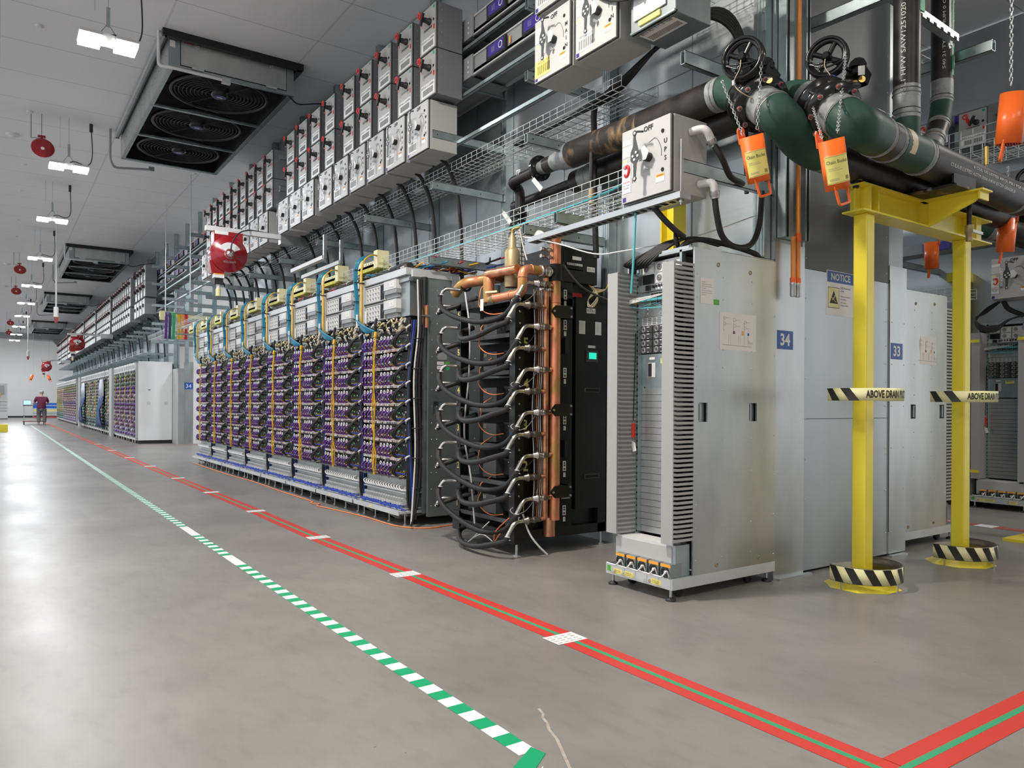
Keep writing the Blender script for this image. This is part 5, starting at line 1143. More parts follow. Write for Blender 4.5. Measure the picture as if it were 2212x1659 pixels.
# black power leads on top of the near network rack
m_ = MB((3.8, 3.6, 2.3)); random.seed(13)
for i in range(9):
    q = i*.012
    m_.tube(cr([(4.1, 3.42+q*.3, 2.35), (3.9, 3.46+q*.5, 2.38), (3.80-q*.3, 3.52+q, 2.36), (3.72-q*.3, 3.60+q*1.5, 2.29), (3.68-q, 3.68+q*1.6, 2.22), (3.69, 3.73+q, 2.20)], 6), .0095, 'rubber', 7)
m_.ring((3.79, 3.54, 2.36), (.6, -1, .2), .055, .008, 'rubber', 14, 6)
m_.tube(cr([(3.76, 3.52, 2.16), (3.77, 3.50, 2.28), (3.86, 3.45, 2.36), (4.1, 3.40, 2.355), (4.4, 3.36, 2.31), (4.56, 3.5, 2.30)], 6), .019, 'rubber', 8)
m_.tube(cr([(3.60, 3.62, 2.62), (3.68, 3.56, 2.5), (3.76, 3.52, 2.42), (3.82, 3.5, 2.38)], 6), .02, 'rubber', 8)
m_.tube(cr([(3.64, 3.8, 2.20), (3.8, 3.74, 2.24), (3.9, 3.6, 2.28)], 6), .01, 'rubber', 7)
obj('cable_bundle', m_, label='fanned bunch of black power leads on top of the near network rack', cat='cable')
m_ = MB((3.7, 3.8, 2.4)); m_.tube(cr([(3.55, 5.0, 2.62), (3.6, 4.6, 2.5), (3.62, 4.2, 2.36), (3.66, 3.95, 2.34), (4.0, 3.6, 2.42), (4.5, 3.4, 2.62)], 6), .005, 'white', 5); obj('white_cable', m_, label='thin white cable sagging from the strut to the network rack top', cat='cable')
# ------------------------------------------------------------ chilled water pipes, valves, chains and buckets
def pipe_run(lab, pts, r, bend, segs, welds=(), name='pipe'):
    """segs: list of (fraction0, fraction1, material) along the filleted path; each a part"""
    o_ = Vector(pts[0]); t = thing(name, lab, 'pipe', o_); P = fillet(pts, bend, 10)
    L_ = [0.]
    for i in range(1, len(P)): L_.append(L_[-1]+(P[i]-P[i-1]).length)
    def at(s):
        s = max(0, min(L_[-1], s))
        for i in range(1, len(P)):
            if s <= L_[i]+1e-9:
                u = (s-L_[i-1])/max(1e-9, L_[i]-L_[i-1]); return P[i-1].lerp(P[i], u)
        return P[-1]
    def sub(a, b):
        out = [at(a)]+[P[i] for i in range(len(P)) if a+1e-4 < L_[i] < b-1e-4]+[at(b)]; return out
    for a, b, m in segs:
        a *= L_[-1]; b *= L_[-1]; q = MB(o_); q.tube(sub(a, b), r, m, 28); obj('pipe_section', q, t)
    for s, w in welds:
        s *= L_[-1]; q = MB(o_); q.tube(sub(s-w/2, s+w/2), r*1.012, 'weld_band', 28); d = (at(s+.01)-at(s-.01)).normalized(); q.ring(at(s), d, r*1.01, .006, 'weld_band', 28, 5); q.ring(at(s+w*.5), d, r*1.0, .004, 'rust_pipe', 28, 4); obj('weld', q, t)
    return t, at, L_[-1], o_
d = Vector((-.3, -.75, -.59)).normalized()
VA = Vector((4.12, 3.32, 3.40)); VB = Vector((4.33, 2.98, 3.30))
# supply pipe from the reducer to valve A
t, at, L_, o_ = pipe_run('large black pipe with rusty scuffs running behind the CDU power box to the left valve', [(4.08, 5.02, 3.40), (4.12, 3.32, 3.40), VA+d*.34], .112, .16, [(0, .42, 'rust_pipe'), (.42, .77, 'black_pipe'), (.77, .9, 'green_pipe'), (.9, 1, 'weld_band')], [(.77, .08)])
q = MB(o_); q.lathe((4.08, 5.02, 3.40), (0, 1, 0), [(0, .112), (.03, .112), (.12, .10), (.2, .078), (.25, .075)], 'weld_band', 26); q.cyl((4.08, 5.27, 3.4), (4.08, 5.38, 3.4), .072, 'black_pipe', 22); q.lathe((4.08, 5.38, 3.4), (0, 1, 0), [(0, .072), (.06, .06), (.09, .058)], 'weld_band', 22); obj('reducer', q, t)
q = MB(o_); q.cyl((4.08, 5.47, 3.4), (4.08, 5.50, 3.4), .115, 'black_gloss', 24)
for k in range(6): a = k*1.047; q.cyl((4.08+.09*math.cos(a), 5.46, 3.4+.09*math.sin(a)), (4.08+.09*math.cos(a), 5.52, 3.4+.09*math.sin(a)), .011, 'steel_dark', 6)
obj('flange', q, t)
q = MB(o_); q.tube(fillet([(4.08, 5.50, 3.4), (4.08, 5.95, 3.38), (4.2, 5.97, 3.34), (4.2, 5.97, 3.12)], .07, 6), .048, 'black_pipe', 18); q.text('TP', (4.03, 5.8, 3.40), NR, UP, .05, 'white', .1); obj('pipe_section', q, t)
q = MB(o_); q.lathe((4.2, 5.97, 3.12), (0, 0, -1), [(0, .05), (.01, .085), (.05, .085), (.052, .06), (.1, .06), (.102, .09), (.14, .09)], 'black_gloss', 20); obj('pipe_union', q, t)
q = MB(o_); q.cyl((4.2, 5.97, 2.45), (4.2, 5.97, 2.98), .048, 'steel', 18)
for k in range(12): q.ring((4.2, 5.97, 2.47+.042*k), (.12, 0, 1), .0485, .004, 'steel_dark', 18, 4); q.ring((4.2, 5.97, 2.47+.042*k), (-.12, .1, 1), .0485, .003, 'zinc', 18, 4)
obj('braided_hose', q, t)
q = MB(o_); q.cyl((3.98, 4.65, 3.3), (3.98, 4.65, 3.0), .018, 'black_pipe', 10); q.cyl((3.98, 4.65, 3.0), (3.98, 4.65, 2.88), .024, 'bronze', 8); obj('drain_valve', q, t)
for (y, z) in ((5.5, 3.3), (5.98, 3.1)): 
    q = MB(o_)
    q.tube([(4.0, y, z+.02), (3.97, y-.08, z-.05)], .002, 'white', 4); q.poly([(3.96, y-.05, z-.04), (3.96, y-.09, z-.02), (3.96, y-.22, z-.14), (3.96, y-.18, z-.17)], (.001, 0, 0), 'off_white'); obj('paper_tag', q, t)

# return pipe
t, at, L_, o_ = pipe_run('second large black pipe passing below and behind the first to the right valve', [(4.36, 5.3, 3.28), (4.33, 2.98, 3.30), VB+d*.36], .105, .16, [(0, .8, 'black_pipe'), (.8, .91, 'green_pipe'), (.91, 1, 'weld_band')], [(.8, .08), (.08, .2)])
q = MB(o_); q.cyl((4.36, 5.3, 3.28), (4.36, 6.3, 3.27), .05, 'black_pipe', 18); q.cyl((4.36, 5.28, 3.28), (4.36, 5.31, 3.28), .10, 'black_gloss', 20); q.tube(fillet([(4.36, 6.25, 3.27), (4.36, 6.3, 3.2), (4.36, 6.3, 2.6)], .05), .05, 'black_pipe', 14); obj('pipe_section', q, t)
# runs after the valves
OA = VA+d*.42; OB = VB+d*.46
EA = VA+d*.66; EB = VB+d*.70
t, at, L_, o_ = pipe_run('large pipe with a green elbow leaving the left valve, resting on the yellow beam', [OA, EA, (4.25, 2.89, 2.905), (7.05, 2.92, 2.895)], .118, .21, [(0, .035, 'weld_band'), (.035, .21, 'green_pipe'), (.21, .25, 'weld_band'), (.25, 1, 'black_pipe')], [(.04, .03)])
q = MB(o_); q.cyl((4.85, 2.89, 2.80), (4.85, 2.89, 2.745), .02, 'black_plastic', 10); q.cyl((4.85, 2.89, 2.80), (4.85, 2.89, 2.79), .04, 'weld_band', 14); obj('drain_nipple', q, t)
t, at, L_, o_ = pipe_run('front large pipe with green elbows, lettering and a capped right end, leaving the right valve', [OB, EB, (4.72, 2.60, 2.945), (6.86, 2.68, 2.93)], .122, .2, [(0, .03, 'weld_band'), (.03, .17, 'green_pipe'), (.17, .26, 'black_pipe'), (.26, .40, 'green_pipe'), (.40, .94, 'black_pipe'), (.94, 1, 'rust_pipe')], [(.035, .03), (.19, .06), (.26, .05), (.41, .06), (.955, .06)])
q = MB(o_); q.lathe((6.86, 2.68, 2.93), (1, .03, 0), [(0, .122), (.03, .12), (.06, .10), (.08, .06), (.085, .01)], 'black_pipe', 24); obj('end_cap', q, t)
def pipe_text(par, o_, s, x0, ang, size, wid, y=2.6105, z=2.9415, r=.1240, flip=False):
    """white lettering wrapped on a horizontal pipe, running along X"""
    vs, fs, w, h = text_geo(s); k = size/.72; kx = wid/w; out = []
    for x, yy in vs:
        a = R(ang)+yy*k/r*(1 if not flip else -1); xx = x0+x*kx if not flip else x0+wid-x*kx
        out.append((xx, y+.0+(xx-5)*.037-math.cos(a)*r, z+math.sin(a)*r))
    q = MB(o_); q.add(out, fs, 'off_white'); obj('pipe_lettering', q, par)
pipe_text(t, o_, 'CULIUS LISTED ASTM 0006 NRW E1739 GRADE B', 5.35, -22, .022, 1.1); pipe_text(t, o_, '6 CUL US LISTED API 5L PSL1 PQF-2', 5.7, -2, .022, .9)
pipe_text(t, o_, 'WP-668', 4.30, 38, .04, .18, y=2.54, z=2.915, r=.133)
q = MB(o_); V = [(xx, 2.605-math.cos(R(a))*.1275, 2.944+math.sin(R(a))*.1275) for a in range(-35, 46, 10) for xx in (4.80, 4.87)]; q.add(V, [(2*i, 2*i+1, 2*i+3, 2*i+2) for i in range(8)], 'beige', True); obj('paper_label', q, t)
q = MB(o_); q.cyl((6.1, 2.72, 2.81), (6.1, 2.72, 2.60), .018, 'black_pipe', 10); q.lathe((6.1, 2.72, 2.63), (0, 0, -1), [(0, .03), (.06, .03), (.065, .024), (.12, .024)], 'bronze', 10); q.cbox((6.18, 2.70, 2.585), (.16, .02, .02), 'off_white'); q.cyl((6.1, 2.72, 2.82), (6.1, 2.72, 2.80), .035, 'weld_band', 14); obj('drain_valve', q, t)
q = MB(o_); q.cyl((6.3, 2.69, 3.05), (6.3, 2.69, 3.2), .012, 'bronze', 8); q.cyl((6.3, 2.69, 3.12), (6.3, 2.69, 3.26), .018, 'brass', 8); obj('vent_valve', q, t)
# risers
def vtext(par, o_, s, cx, cy, r, ang, z0, length, size, m):
    vs, fs, w, h = text_geo(s); kx = length/w; k = size/.72; out = []
    for x, y in vs:
        a = R(ang)-y*k/r; out.append((cx+math.cos(a)*r, cy+math.sin(a)*r, z0+x*kx))
    q = MB(o_); q.add(out, fs, m); obj('pipe_lettering', q, par)
t, at, L_, o_ = pipe_run('vertical black pipe with white stencilled lettering rising from the front pipe', [(4.99, 2.62, 3.0), (4.99, 2.62, 6.4)], .083, .1, [(0, .06, 'green_pipe'), (.06, .11, 'weld_band'), (.11, 1, 'black_pipe')], [(.055, .06), (.095, .05)], 'riser_pipe')
vtext(t, o_, 'PSL1 HFW SAW1251020 HEAT S-47225 TESTED', 4.99, 2.62, .084, 203, 3.30, 1.2, .03, 'off_white')
q = MB(o_); q.box(4.995, 5.055, 2.535, 2.545, 3.86, 4.2, 'green_tape'); obj('pipe_label', q, t)
t, at, L_, o_ = pipe_run('vertical black pipe with a green PCWS label and a double bend at its foot', [(6.0, 3.0, 2.99), (6.0, 3.0, 3.15), (6.36, 3.05, 3.62), (6.36, 3.05, 6.4)], .083, .2, [(0, .05, 'weld_band'), (.05, .10, 'green_pipe'), (.10, .14, 'weld_band'), (.14, .19, 'black_pipe'), (.19, .24, 'green_pipe'), (.24, .29, 'weld_band'), (.29, 1, 'black_pipe')], [(.05, .04), (.12, .06), (.18, .05), (.245, .05)], 'riser_pipe')
q = MB(o_); N_ = 8; 
vs = []
for i in range(N_+1):
    a = R(262+i*5.5); 
    for z in (3.93, 4.65): vs.append((6.36+math.cos(a)*.0845, 3.05+math.sin(a)*.0845, z))
q.add(vs, [(2*i, 2*i+2, 2*i+3, 2*i+1) for i in range(N_)], 'green_tape', True)
o = obj('pipe_label', q, t, label='green label reading 6 inch PCWS with a down arrow')
def vtext2(par, o_, s, cx, cy, r, ang, z1, length, size, m):
    vs, fs, w, h = text_geo(s); kx = length/w; k = size/.72; out = []
    for x, y in vs:
        a = R(ang)+y*k/r; out.append((cx+math.cos(a)*r, cy+math.sin(a)*r, z1-x*kx))
    q = MB(o_); q.add(out, fs, m); obj('pipe_lettering', q, par)
vtext2(t, o_, '6" PCWS', 6.36, 3.05, .0855, 270, 4.56, .40, .05, 'white')
q = MB(o_); a = R(286); P0 = Vector((6.36+math.cos(a)*.086, 3.05+math.sin(a)*.086, 4.04)); tn = Vector((-math.sin(a), math.cos(a), 0))
q.poly([P0+tn*.022, P0-tn*.022, P0+Vector((0, 0, -.05))], (.0005, -.001, 0), 'white'); q.poly([P0+tn*.008, P0-tn*.008, P0-tn*.008+Vector((0, 0, .05)), P0+tn*.008+Vector((0, 0, .05))], (.0005, -.001, 0), 'white'); obj('arrow_marking', q, t)
vtext(t, o_, 'S40 21 TYPE E MUM 0 CULIUS LISTED EXT', 6.36, 3.05, .084, 222, 3.98, 1.0, .022, 'off_white')
# flanged butterfly valves with chain wheels
def valve(lab, V, s, wc, gear, tagside):
    c = V+d*s; o_ = c; t = thing('chain_valve', lab, 'valve', o_)
    q = MB(o_); q.lathe(c-d*.085, d, [(0, .12), (.001, .178), (.032, .178), (.033, .15), (.06, .15)], 'black_gloss', 32); obj('flange', q, t)
    q = MB(o_); q.lathe(c-d*.03, d, [(0, .15), (.06, .15)], 'black_pipe', 30); u = Vector((0, 0, 1)); q.cyl(c+u*.12, c+u*.2, .03, 'black_gloss', 12); obj('valve_body', q, t)
    q = MB(o_); q.lathe(c+d*.03, d, [(0, .178), (.034, .178), (.035, .13), (.05, .12)], 'black_gloss', 32)
    un = d.orthogonal().normalized(); w_ = d.cross(un)
    for k in range(8):
        a = k*.785+.3; p = c+(un*math.cos(a)+w_*math.sin(a))*.153; q.cyl(p-d*.10, p+d*.085, .010, 'steel_dark', 6); q.cyl(p+d*.064, p+d*.076, .018, 'zinc', 6); q.cyl(p+d*.076, p+d*.082, .012, 'red_plastic', 6)
    obj('flange', q, t)
    ax = Vector((-.93, -.30, 0)).normalized(); wc = Vector(wc)
    q = MB(o_); q.ring(wc, ax, .112, .022, 'black_gloss', 36, 8); q.ring(wc+ax*.026, ax, .122, .011, 'black_gloss', 36, 6); q.ring(wc-ax*.026, ax, .122, .011, 'black_gloss', 36, 6)
    uu = ax.cross(Vector((0, 0, 1))).normalized(); vv = Vector((0, 0, 1))
    for k in range(4): a = k*1.571+.5; q.cyl(wc, wc+(uu*math.cos(a)+vv*math.sin(a))*.11, .017, 'black_gloss', 8)
    q.lathe(wc-ax*.02, ax, [(0, .03), (.06, .03), (.075, .02)], 'black_gloss', 14)
    for k in range(40): a = k*.157; q.cbox(wc+(uu*math.cos(a)+vv*math.sin(a))*.118+ax*.026, (.008, .008, .006), 'charcoal')
    q.tube(cr([wc+uu*.1-vv*.03+ax*.03, wc-vv*.05+ax*.05, wc-uu*.1-vv*.05+ax*.03, wc-vv*.08+ax*.05, wc+uu*.1-vv*.03+ax*.03], 5), .006, 'black_gloss', 6)
    obj('chain_wheel', q, t)
    g = Vector(gear); q = MB(o_); q.cyl(wc, g, .013, 'black_gloss', 10); q.cbox(g, (.13, .10, .10), 'black_metal', Matrix.Rotation(.5, 3, 'Y')); q.lathe(g+Vector((-.02, 0, .03)), Vector((.35, 0, 1)), [(0, .055), (.05, .055), (.055, .04), (.07, .04)], 'black_gloss', 16); q.cyl(g+Vector((0, 0, -.05)), c+Vector((0, 0, .16)), .03, 'black_gloss', 12); q.cyl(c+Vector((.02, 0, .17)), c+Vector((.03, 0, .2)), .033, 'blue_stripe', 12)
    bevel(obj('gearbox', q, t), .006, 2)
    q = MB(o_); q.tube(cr([wc+ax*.04, wc+ax*.06+Vector((0, 0, -.08)), wc+ax*.05-uu*.04*tagside+Vector((0, 0, -.16)), wc+ax*.04+Vector((.02, -.02, -.24)), c+d*.12+Vector((.08, 0, .02))], 6), .003, 'beige', 5); q.cbox(wc+ax*.06-uu*.04*tagside+Vector((0, 0, -.16)), (.012, .012, .03), 'light_grey'); q.disc(g+Vector((-.06, -.06, -.06)), (-1, -1, 0), .022, 'brass', 14, .003); q.plate(g+Vector((-.1, -.08, -.02)), Vector((.6, -.8, .0)), Vector((0, 0, 1)), .04, .06, 'off_white') if tagside > 0 else None
    obj('lanyard', q, t)
    return wc, ax, uu
wA = (3.83, 3.03, 3.41); wB = (4.46, 2.86, 3.52)
wcA, axA, uuA = valve('left chain-wheel valve with black flanges on the large pipe', VA, .34, wA, (4.02, 3.0, 3.34), -1)
wcB, axB, uuB = valve('right chain-wheel valve with black flanges on the large pipe', VB, .38, wB, (4.72, 2.80, 3.45), 1)
def chain(lab, a, b, n, parent=None, swag=0.):
    a = Vector(a); b = Vector(b); q = MB(a); L_ = (b-a).length; dv = (b-a).normalized(); s1 = dv.orthogonal().normalized(); s2 = dv.cross(s1)
    n = int(L_/.024)
    for k in range(n):
        c = a+dv*(k+.5)*L_/n; s = s1 if k % 2 else s2; hl = L_/n*.62; 
        P = [c+dv*hl*.6+s*.007, c+dv*hl, c+dv*hl*.6-s*.007, c-dv*hl*.6-s*.007, c-dv*hl, c-dv*hl*.6+s*.007]
        q.tube(P, .0026, 'zinc', 4, closed=True)
    return obj('chain', q, label=lab, cat='chain')
def bucket(lab, p, tilt, yaw, sc=1., label=True):
    """p: centre of the rim; the bucket hangs down along local -Z"""
    t = thing('chain_bucket', lab, 'bucket', p, 'orange chain buckets'); t.rotation_euler = (tilt[0], tilt[1], yaw); t.scale = (sc, sc, sc)
    q = MB(); n = 28; r = .068; h = .27; vs = []; 
    def ringv(rr, z): return [(rr*math.cos(2*math.pi*k/n), rr*math.sin(2*math.pi*k/n), z) for k in range(n)]
    V = ringv(r*1.02, 0)+ringv(r*.97, -h)+ringv(r*.93, -h)+ringv(r*.96, -.005)
    fs = [(i*n+k, i*n+(k+1) % n, (i+1)*n+(k+1) % n, (i+1)*n+k) for i in range(3) for k in range(n)]+[(3*n+k, 3*n+(k+1) % n, (k+1) % n, k) for k in range(n)]
    q.add(V, fs, 'orange_plastic', True); q.cyl((0, 0, -h+.008), (0, 0, -h), r*.93, 'red_plastic', 24)
    random.seed(1)
    for i in range(-4, 5):
        for j in range(-4, 5):
            if i*i+j*j < 18: q.cyl((i*.013, j*.013, -h-.0008), (i*.013, j*.013, -h+.0004), .004, 'dark', 6)
    obj('body', q, t)
    q = MB(); q.poly([(-.03, .066, -.03), (.03, .066, -.03), (.03, .066, .05), (.018, .066, .065), (.01, .066, .045), (-.01, .066, .045), (-.018, .066, .065), (-.03, .066, .05)], (0, .008, 0), 'orange_plastic'); obj('hanging_tab', q, t)
    q = MB(); q.tube(fillet([(-.055, -.02, -h+.02), (-.05, -.03, -h-.085), (.05, -.03, -h-.085), (.055, -.02, -h+.02)], .015, 4), .008, 'orange_plastic', 8); obj('handle_loop', q, t)
    if label:
        q = MB(); vs = []; m = 14; rr = r*1.0
        def cyl_patch(a0, a1, z0, z1, rad, mt):
            V = []
            for i in range(m+1):
                a = R(a0+(a1-a0)*i/m)
                for z in (z0, z1): V.append((rad*math.cos(a), rad*math.sin(a), z))
            q.add(V, [(2*i, 2*i+2, 2*i+3, 2*i+1) for i in range(m)], mt, True)
        cyl_patch(170, 290, -.235, -.085, rr+.0008, 'yellow_tape'); cyl_patch(174, 286, -.231, -.089, rr+.0014, 'ink'); cyl_patch(175, 285, -.2295, -.0905, rr+.002, 'yellow_tape')
        def ctext(s, a0, z, size, wid, mt='ink'):
            vs, fs, w, h_ = text_geo(s); k = size/.72; kx = wid/w; q.add([((rr+.0028)*math.cos(R(a0)+x*kx/rr), (rr+.0028)*math.sin(R(a0)+x*kx/rr), z+y*k) for x, y in vs], fs, mt)
        ctext('Chain Bucket', 179, -.128, .02, .115); ctext('XXXXXX XXX XX', 184, -.155, .005, .06, 'grey_ink'); ctext('XXXX XXXX XXXXXX', 184, -.165, .005, .07, 'grey_ink'); ctext('XXXXXXX', 184, -.22, .014, .05, 'grey_ink'); ctext('IIIIIIIII', 255, -.222, .022, .022)
        obj('printed_label', q, t)
    return t
bA = Vector((3.69, 2.86, 2.85)); bB = Vector((3.78, 2.40, 2.715))
bucket('orange plastic chain bucket with a yellow label hanging below the left valve', bA, (R(4), R(-20), 0), R(-4))
bucket('orange plastic chain bucket with a yellow label hanging below the right valve', bB, (R(4), R(-20), 0), R(-2))
chain('chain from the left side of the left valve wheel to its bucket', wcA-uuA*.0+Vector((-.08, .10, -.12)), bA+Vector((-.05, .02, -.0)), 0)
chain('chain from the right side of the left valve wheel to its bucket', wcA+Vector((.05, -.10, .02)), bA+Vector((.03, -.02, .04)), 0)
chain('chain from the left side of the right valve wheel to its bucket', wcB+Vector((-.09, .10, -.14)), bB+Vector((-.05, .02, .0)), 0)
chain('chain from the right side of the right valve wheel to its bucket', wcB+Vector((.05, -.10, .02)), bB+Vector((.03, -.02, .04)), 0)
bucket('orange chain bucket hanging by the right edge of the picture on a long chain', (4.62, 1.83, 2.98), (R(-6), R(8), 0), R(200), 1.0, False); chain('long chain reaching up from the bucket at the right edge', (4.60, 1.84, 6.38), (4.60, 1.84, 3.02), 0)
bucket('orange chain bucket at the right edge below the capped pipe end', (7.10, 2.86, 2.86), (R(-4), R(10), 0), R(200), 1.05, False)
bucket('small orange chain bucket hanging behind the yellow beam', (9.05, 4.45, 3.18), (R(0), R(8), 0), R(200), 1.15, False)
chain('chain holding the bucket below the capped pipe end', (7.10, 2.86, 3.3), (7.10, 2.86, 2.9), 0); chain('chain holding the small bucket behind the yellow beam', (9.08, 4.38, 6.38), (9.08, 4.38, 3.22), 0)
# a second set of valves and pipes up in the next aisle
for i, (c, l) in enumerate((((7.4, 3.6, 3.40), 'black chain-wheel valve in the next aisle left of the capped pipe'), ((9.0, 3.4, 3.65), 'black chain-wheel valve in the next aisle at the right edge'))):
    c = Vector(c); t = thing('chain_valve', l, 'valve', c); q = MB(c); ax = Vector((-.9, -.4, 0)); q.ring(c, ax, .13, .022, 'black_gloss', 28, 7); q.lathe(c, ax, [(-.02, .03), (.05, .03)], 'black_gloss', 12)
    for k in range(3): q.cyl(c, c+Vector((.4, -.9, 0)).normalized()*.12*math.cos(k*2.1)+Vector((0, 0, .12*math.sin(k*2.1))), .012, 'black_gloss', 8)
    obj('chain_wheel', q, t); q = MB(c); q.cbox(c+Vector((.25, 0, -.05)), (.16, .12, .12), 'black_metal', Matrix.Rotation(.4, 3, 'Y')); q.cyl(c, c+Vector((.25, 0, -.05)), .014, 'black_gloss', 8); obj('gearbox', q, t)
    q = MB(c); q.lathe(c+Vector((.25, .1, -.3)), (-.3, -1, -.3), [(0, .17), (.04, .17), (.042, .13), (.12, .13), (.122, .17), (.16, .17)], 'black_gloss', 24); obj('flange', q, t)
t, at, L_, o_ = pipe_run('black pipe with green elbow in the next aisle behind the capped pipe', [(7.9, 6.5, 3.25), (7.85, 3.9, 3.25), (8.6, 3.3, 2.98), (10.95, 3.3, 2.98)], .12, .25, [(0, .4, 'black_pipe'), (.4, .55, 'green_pipe'), (.55, 1, 'black_pipe')], [(.4, .08), (.55, .08)])
t, at, L_, o_ = pipe_run('black pipe crossing behind the yellow beam in the next aisle', [(7.2, 7.0, 3.0), (10.98, 7.0, 3.02)], .12, .2, [(0, 1, 'black_pipe')])
# ------------------------------------------------------------ yellow pipe stand
t = thing('pipe_stand', 'yellow steel pipe stand of two posts and a beam under the large pipes', 'pipe stand', (5.7, 2.9, 0)); stand = t; o_ = (5.7, 2.9, 0)
for x in (4.92, 6.33):
    q = MB(o_); q.box(x, x+.1, 2.85, 2.95, .03, 2.58, 'yellow_paint'); bevel(obj('post', q, t), .008, 2)
    q = MB(o_); c = Vector((x+.05, 2.9, 0)); 
    V = []
    for (r_, z) in ((.25, .0), (.15, .045)):
        for k in range(8): a = R(22.5+45*k); V.append(c+Vector((math.cos(a)*r_*1.0, math.sin(a)*r_*1.0, z)))
    q.add(V, [(k, (k+1) % 8, 8+(k+1) % 8, 8+k) for k in range(8)]+[tuple(range(8, 16))], 'yellow_paint'); obj('base_pad', q, t)
q = MB(o_); q.box(4.83, 6.72, 2.82, 2.98, 2.58, 2.592, 'yellow_paint'); q.box(4.83, 6.72, 2.82, 2.98, 2.758, 2.77, 'yellow_paint'); q.box(4.85, 6.7, 2.894, 2.906, 2.592, 2.758, 'yellow_paint')
for x in (4.92, 5.02, 6.36, 6.46, 5.70): q.box(x, x+.01, 2.825, 2.975, 2.592, 2.758, 'yellow_paint')
obj('beam', q, t)
q = MB(o_); q.poly([(5.69, 2.82, 2.58), (5.69, 2.50, 2.70), (5.69, 2.44, 2.758), (5.69, 2.82, 2.758)], (.012, 0, 0), 'yellow_paint'); q.box(5.62, 5.77, 2.42, 2.85, 2.758, 2.77, 'yellow_paint'); q.box(5.63, 5.76, 2.44, 2.452, 2.70, 2.758, 'yellow_paint'); obj('bracket', q, t)
obj('pipe_saddle', MB((5.55, 2.7, 2.77)).box(5.42, 5.80, 2.50, 2.86, 2.77, 2.785, 'rust_pipe').box(5.45, 5.77, 2.53, 2.545, 2.785, 2.88, 'black_pipe').box(5.45, 5.77, 2.80, 2.815, 2.785, 2.82, 'black_pipe').box(5.45, 5.47, 2.53, 2.8, 2.785, 2.80, 'black_pipe'), label='black steel saddle plate holding the front pipe on the yellow bracket', cat='pipe support')
# hazard guards: curved plates round each post
def arc_plate(q, c, r_, a0, a1, z0, z1, m, seg=36, th=.003):
    V = []
    for i in range(seg+1):
        a = R(a0+(a1-a0)*i/seg); 
        for rr in (r_, r_+th):
            for z in (z0, z1): V.append((c[0]+rr*math.cos(a), c[1]+rr*math.sin(a), z))
    F = []
    for i in range(seg):
        b = 4*i; n_ = b+4; F += [(b, b+1, n_+1, n_), (b+2, n_+2, n_+3, b+3), (b+1, b+3, n_+3, n_+1), (b, n_, n_+2, b+2)]
    q.add(V, F, m, True)
def stripes(q, c, r_, a0, a1, z0, z1, n, m, slope):
    """slanted stripes wrapped on the cylinder"""
    st = (a1-a0)/n
    for i in range(n):
        b0 = a0+st*i; V = []; S_ = 9
        for j in range(S_+1):
            aa = b0+st*.5*j/S_
            for z, sh in ((z0, slope), (z1, 0)):
                a = max(a0, min(a1, aa+sh)); V.append((c[0]+r_*math.cos(R(a)), c[1]+r_*math.sin(R(a)), z))
        q.add(V, [(2*j, 2*j+2, 2*j+3, 2*j+1) for j in range(S_)], m)
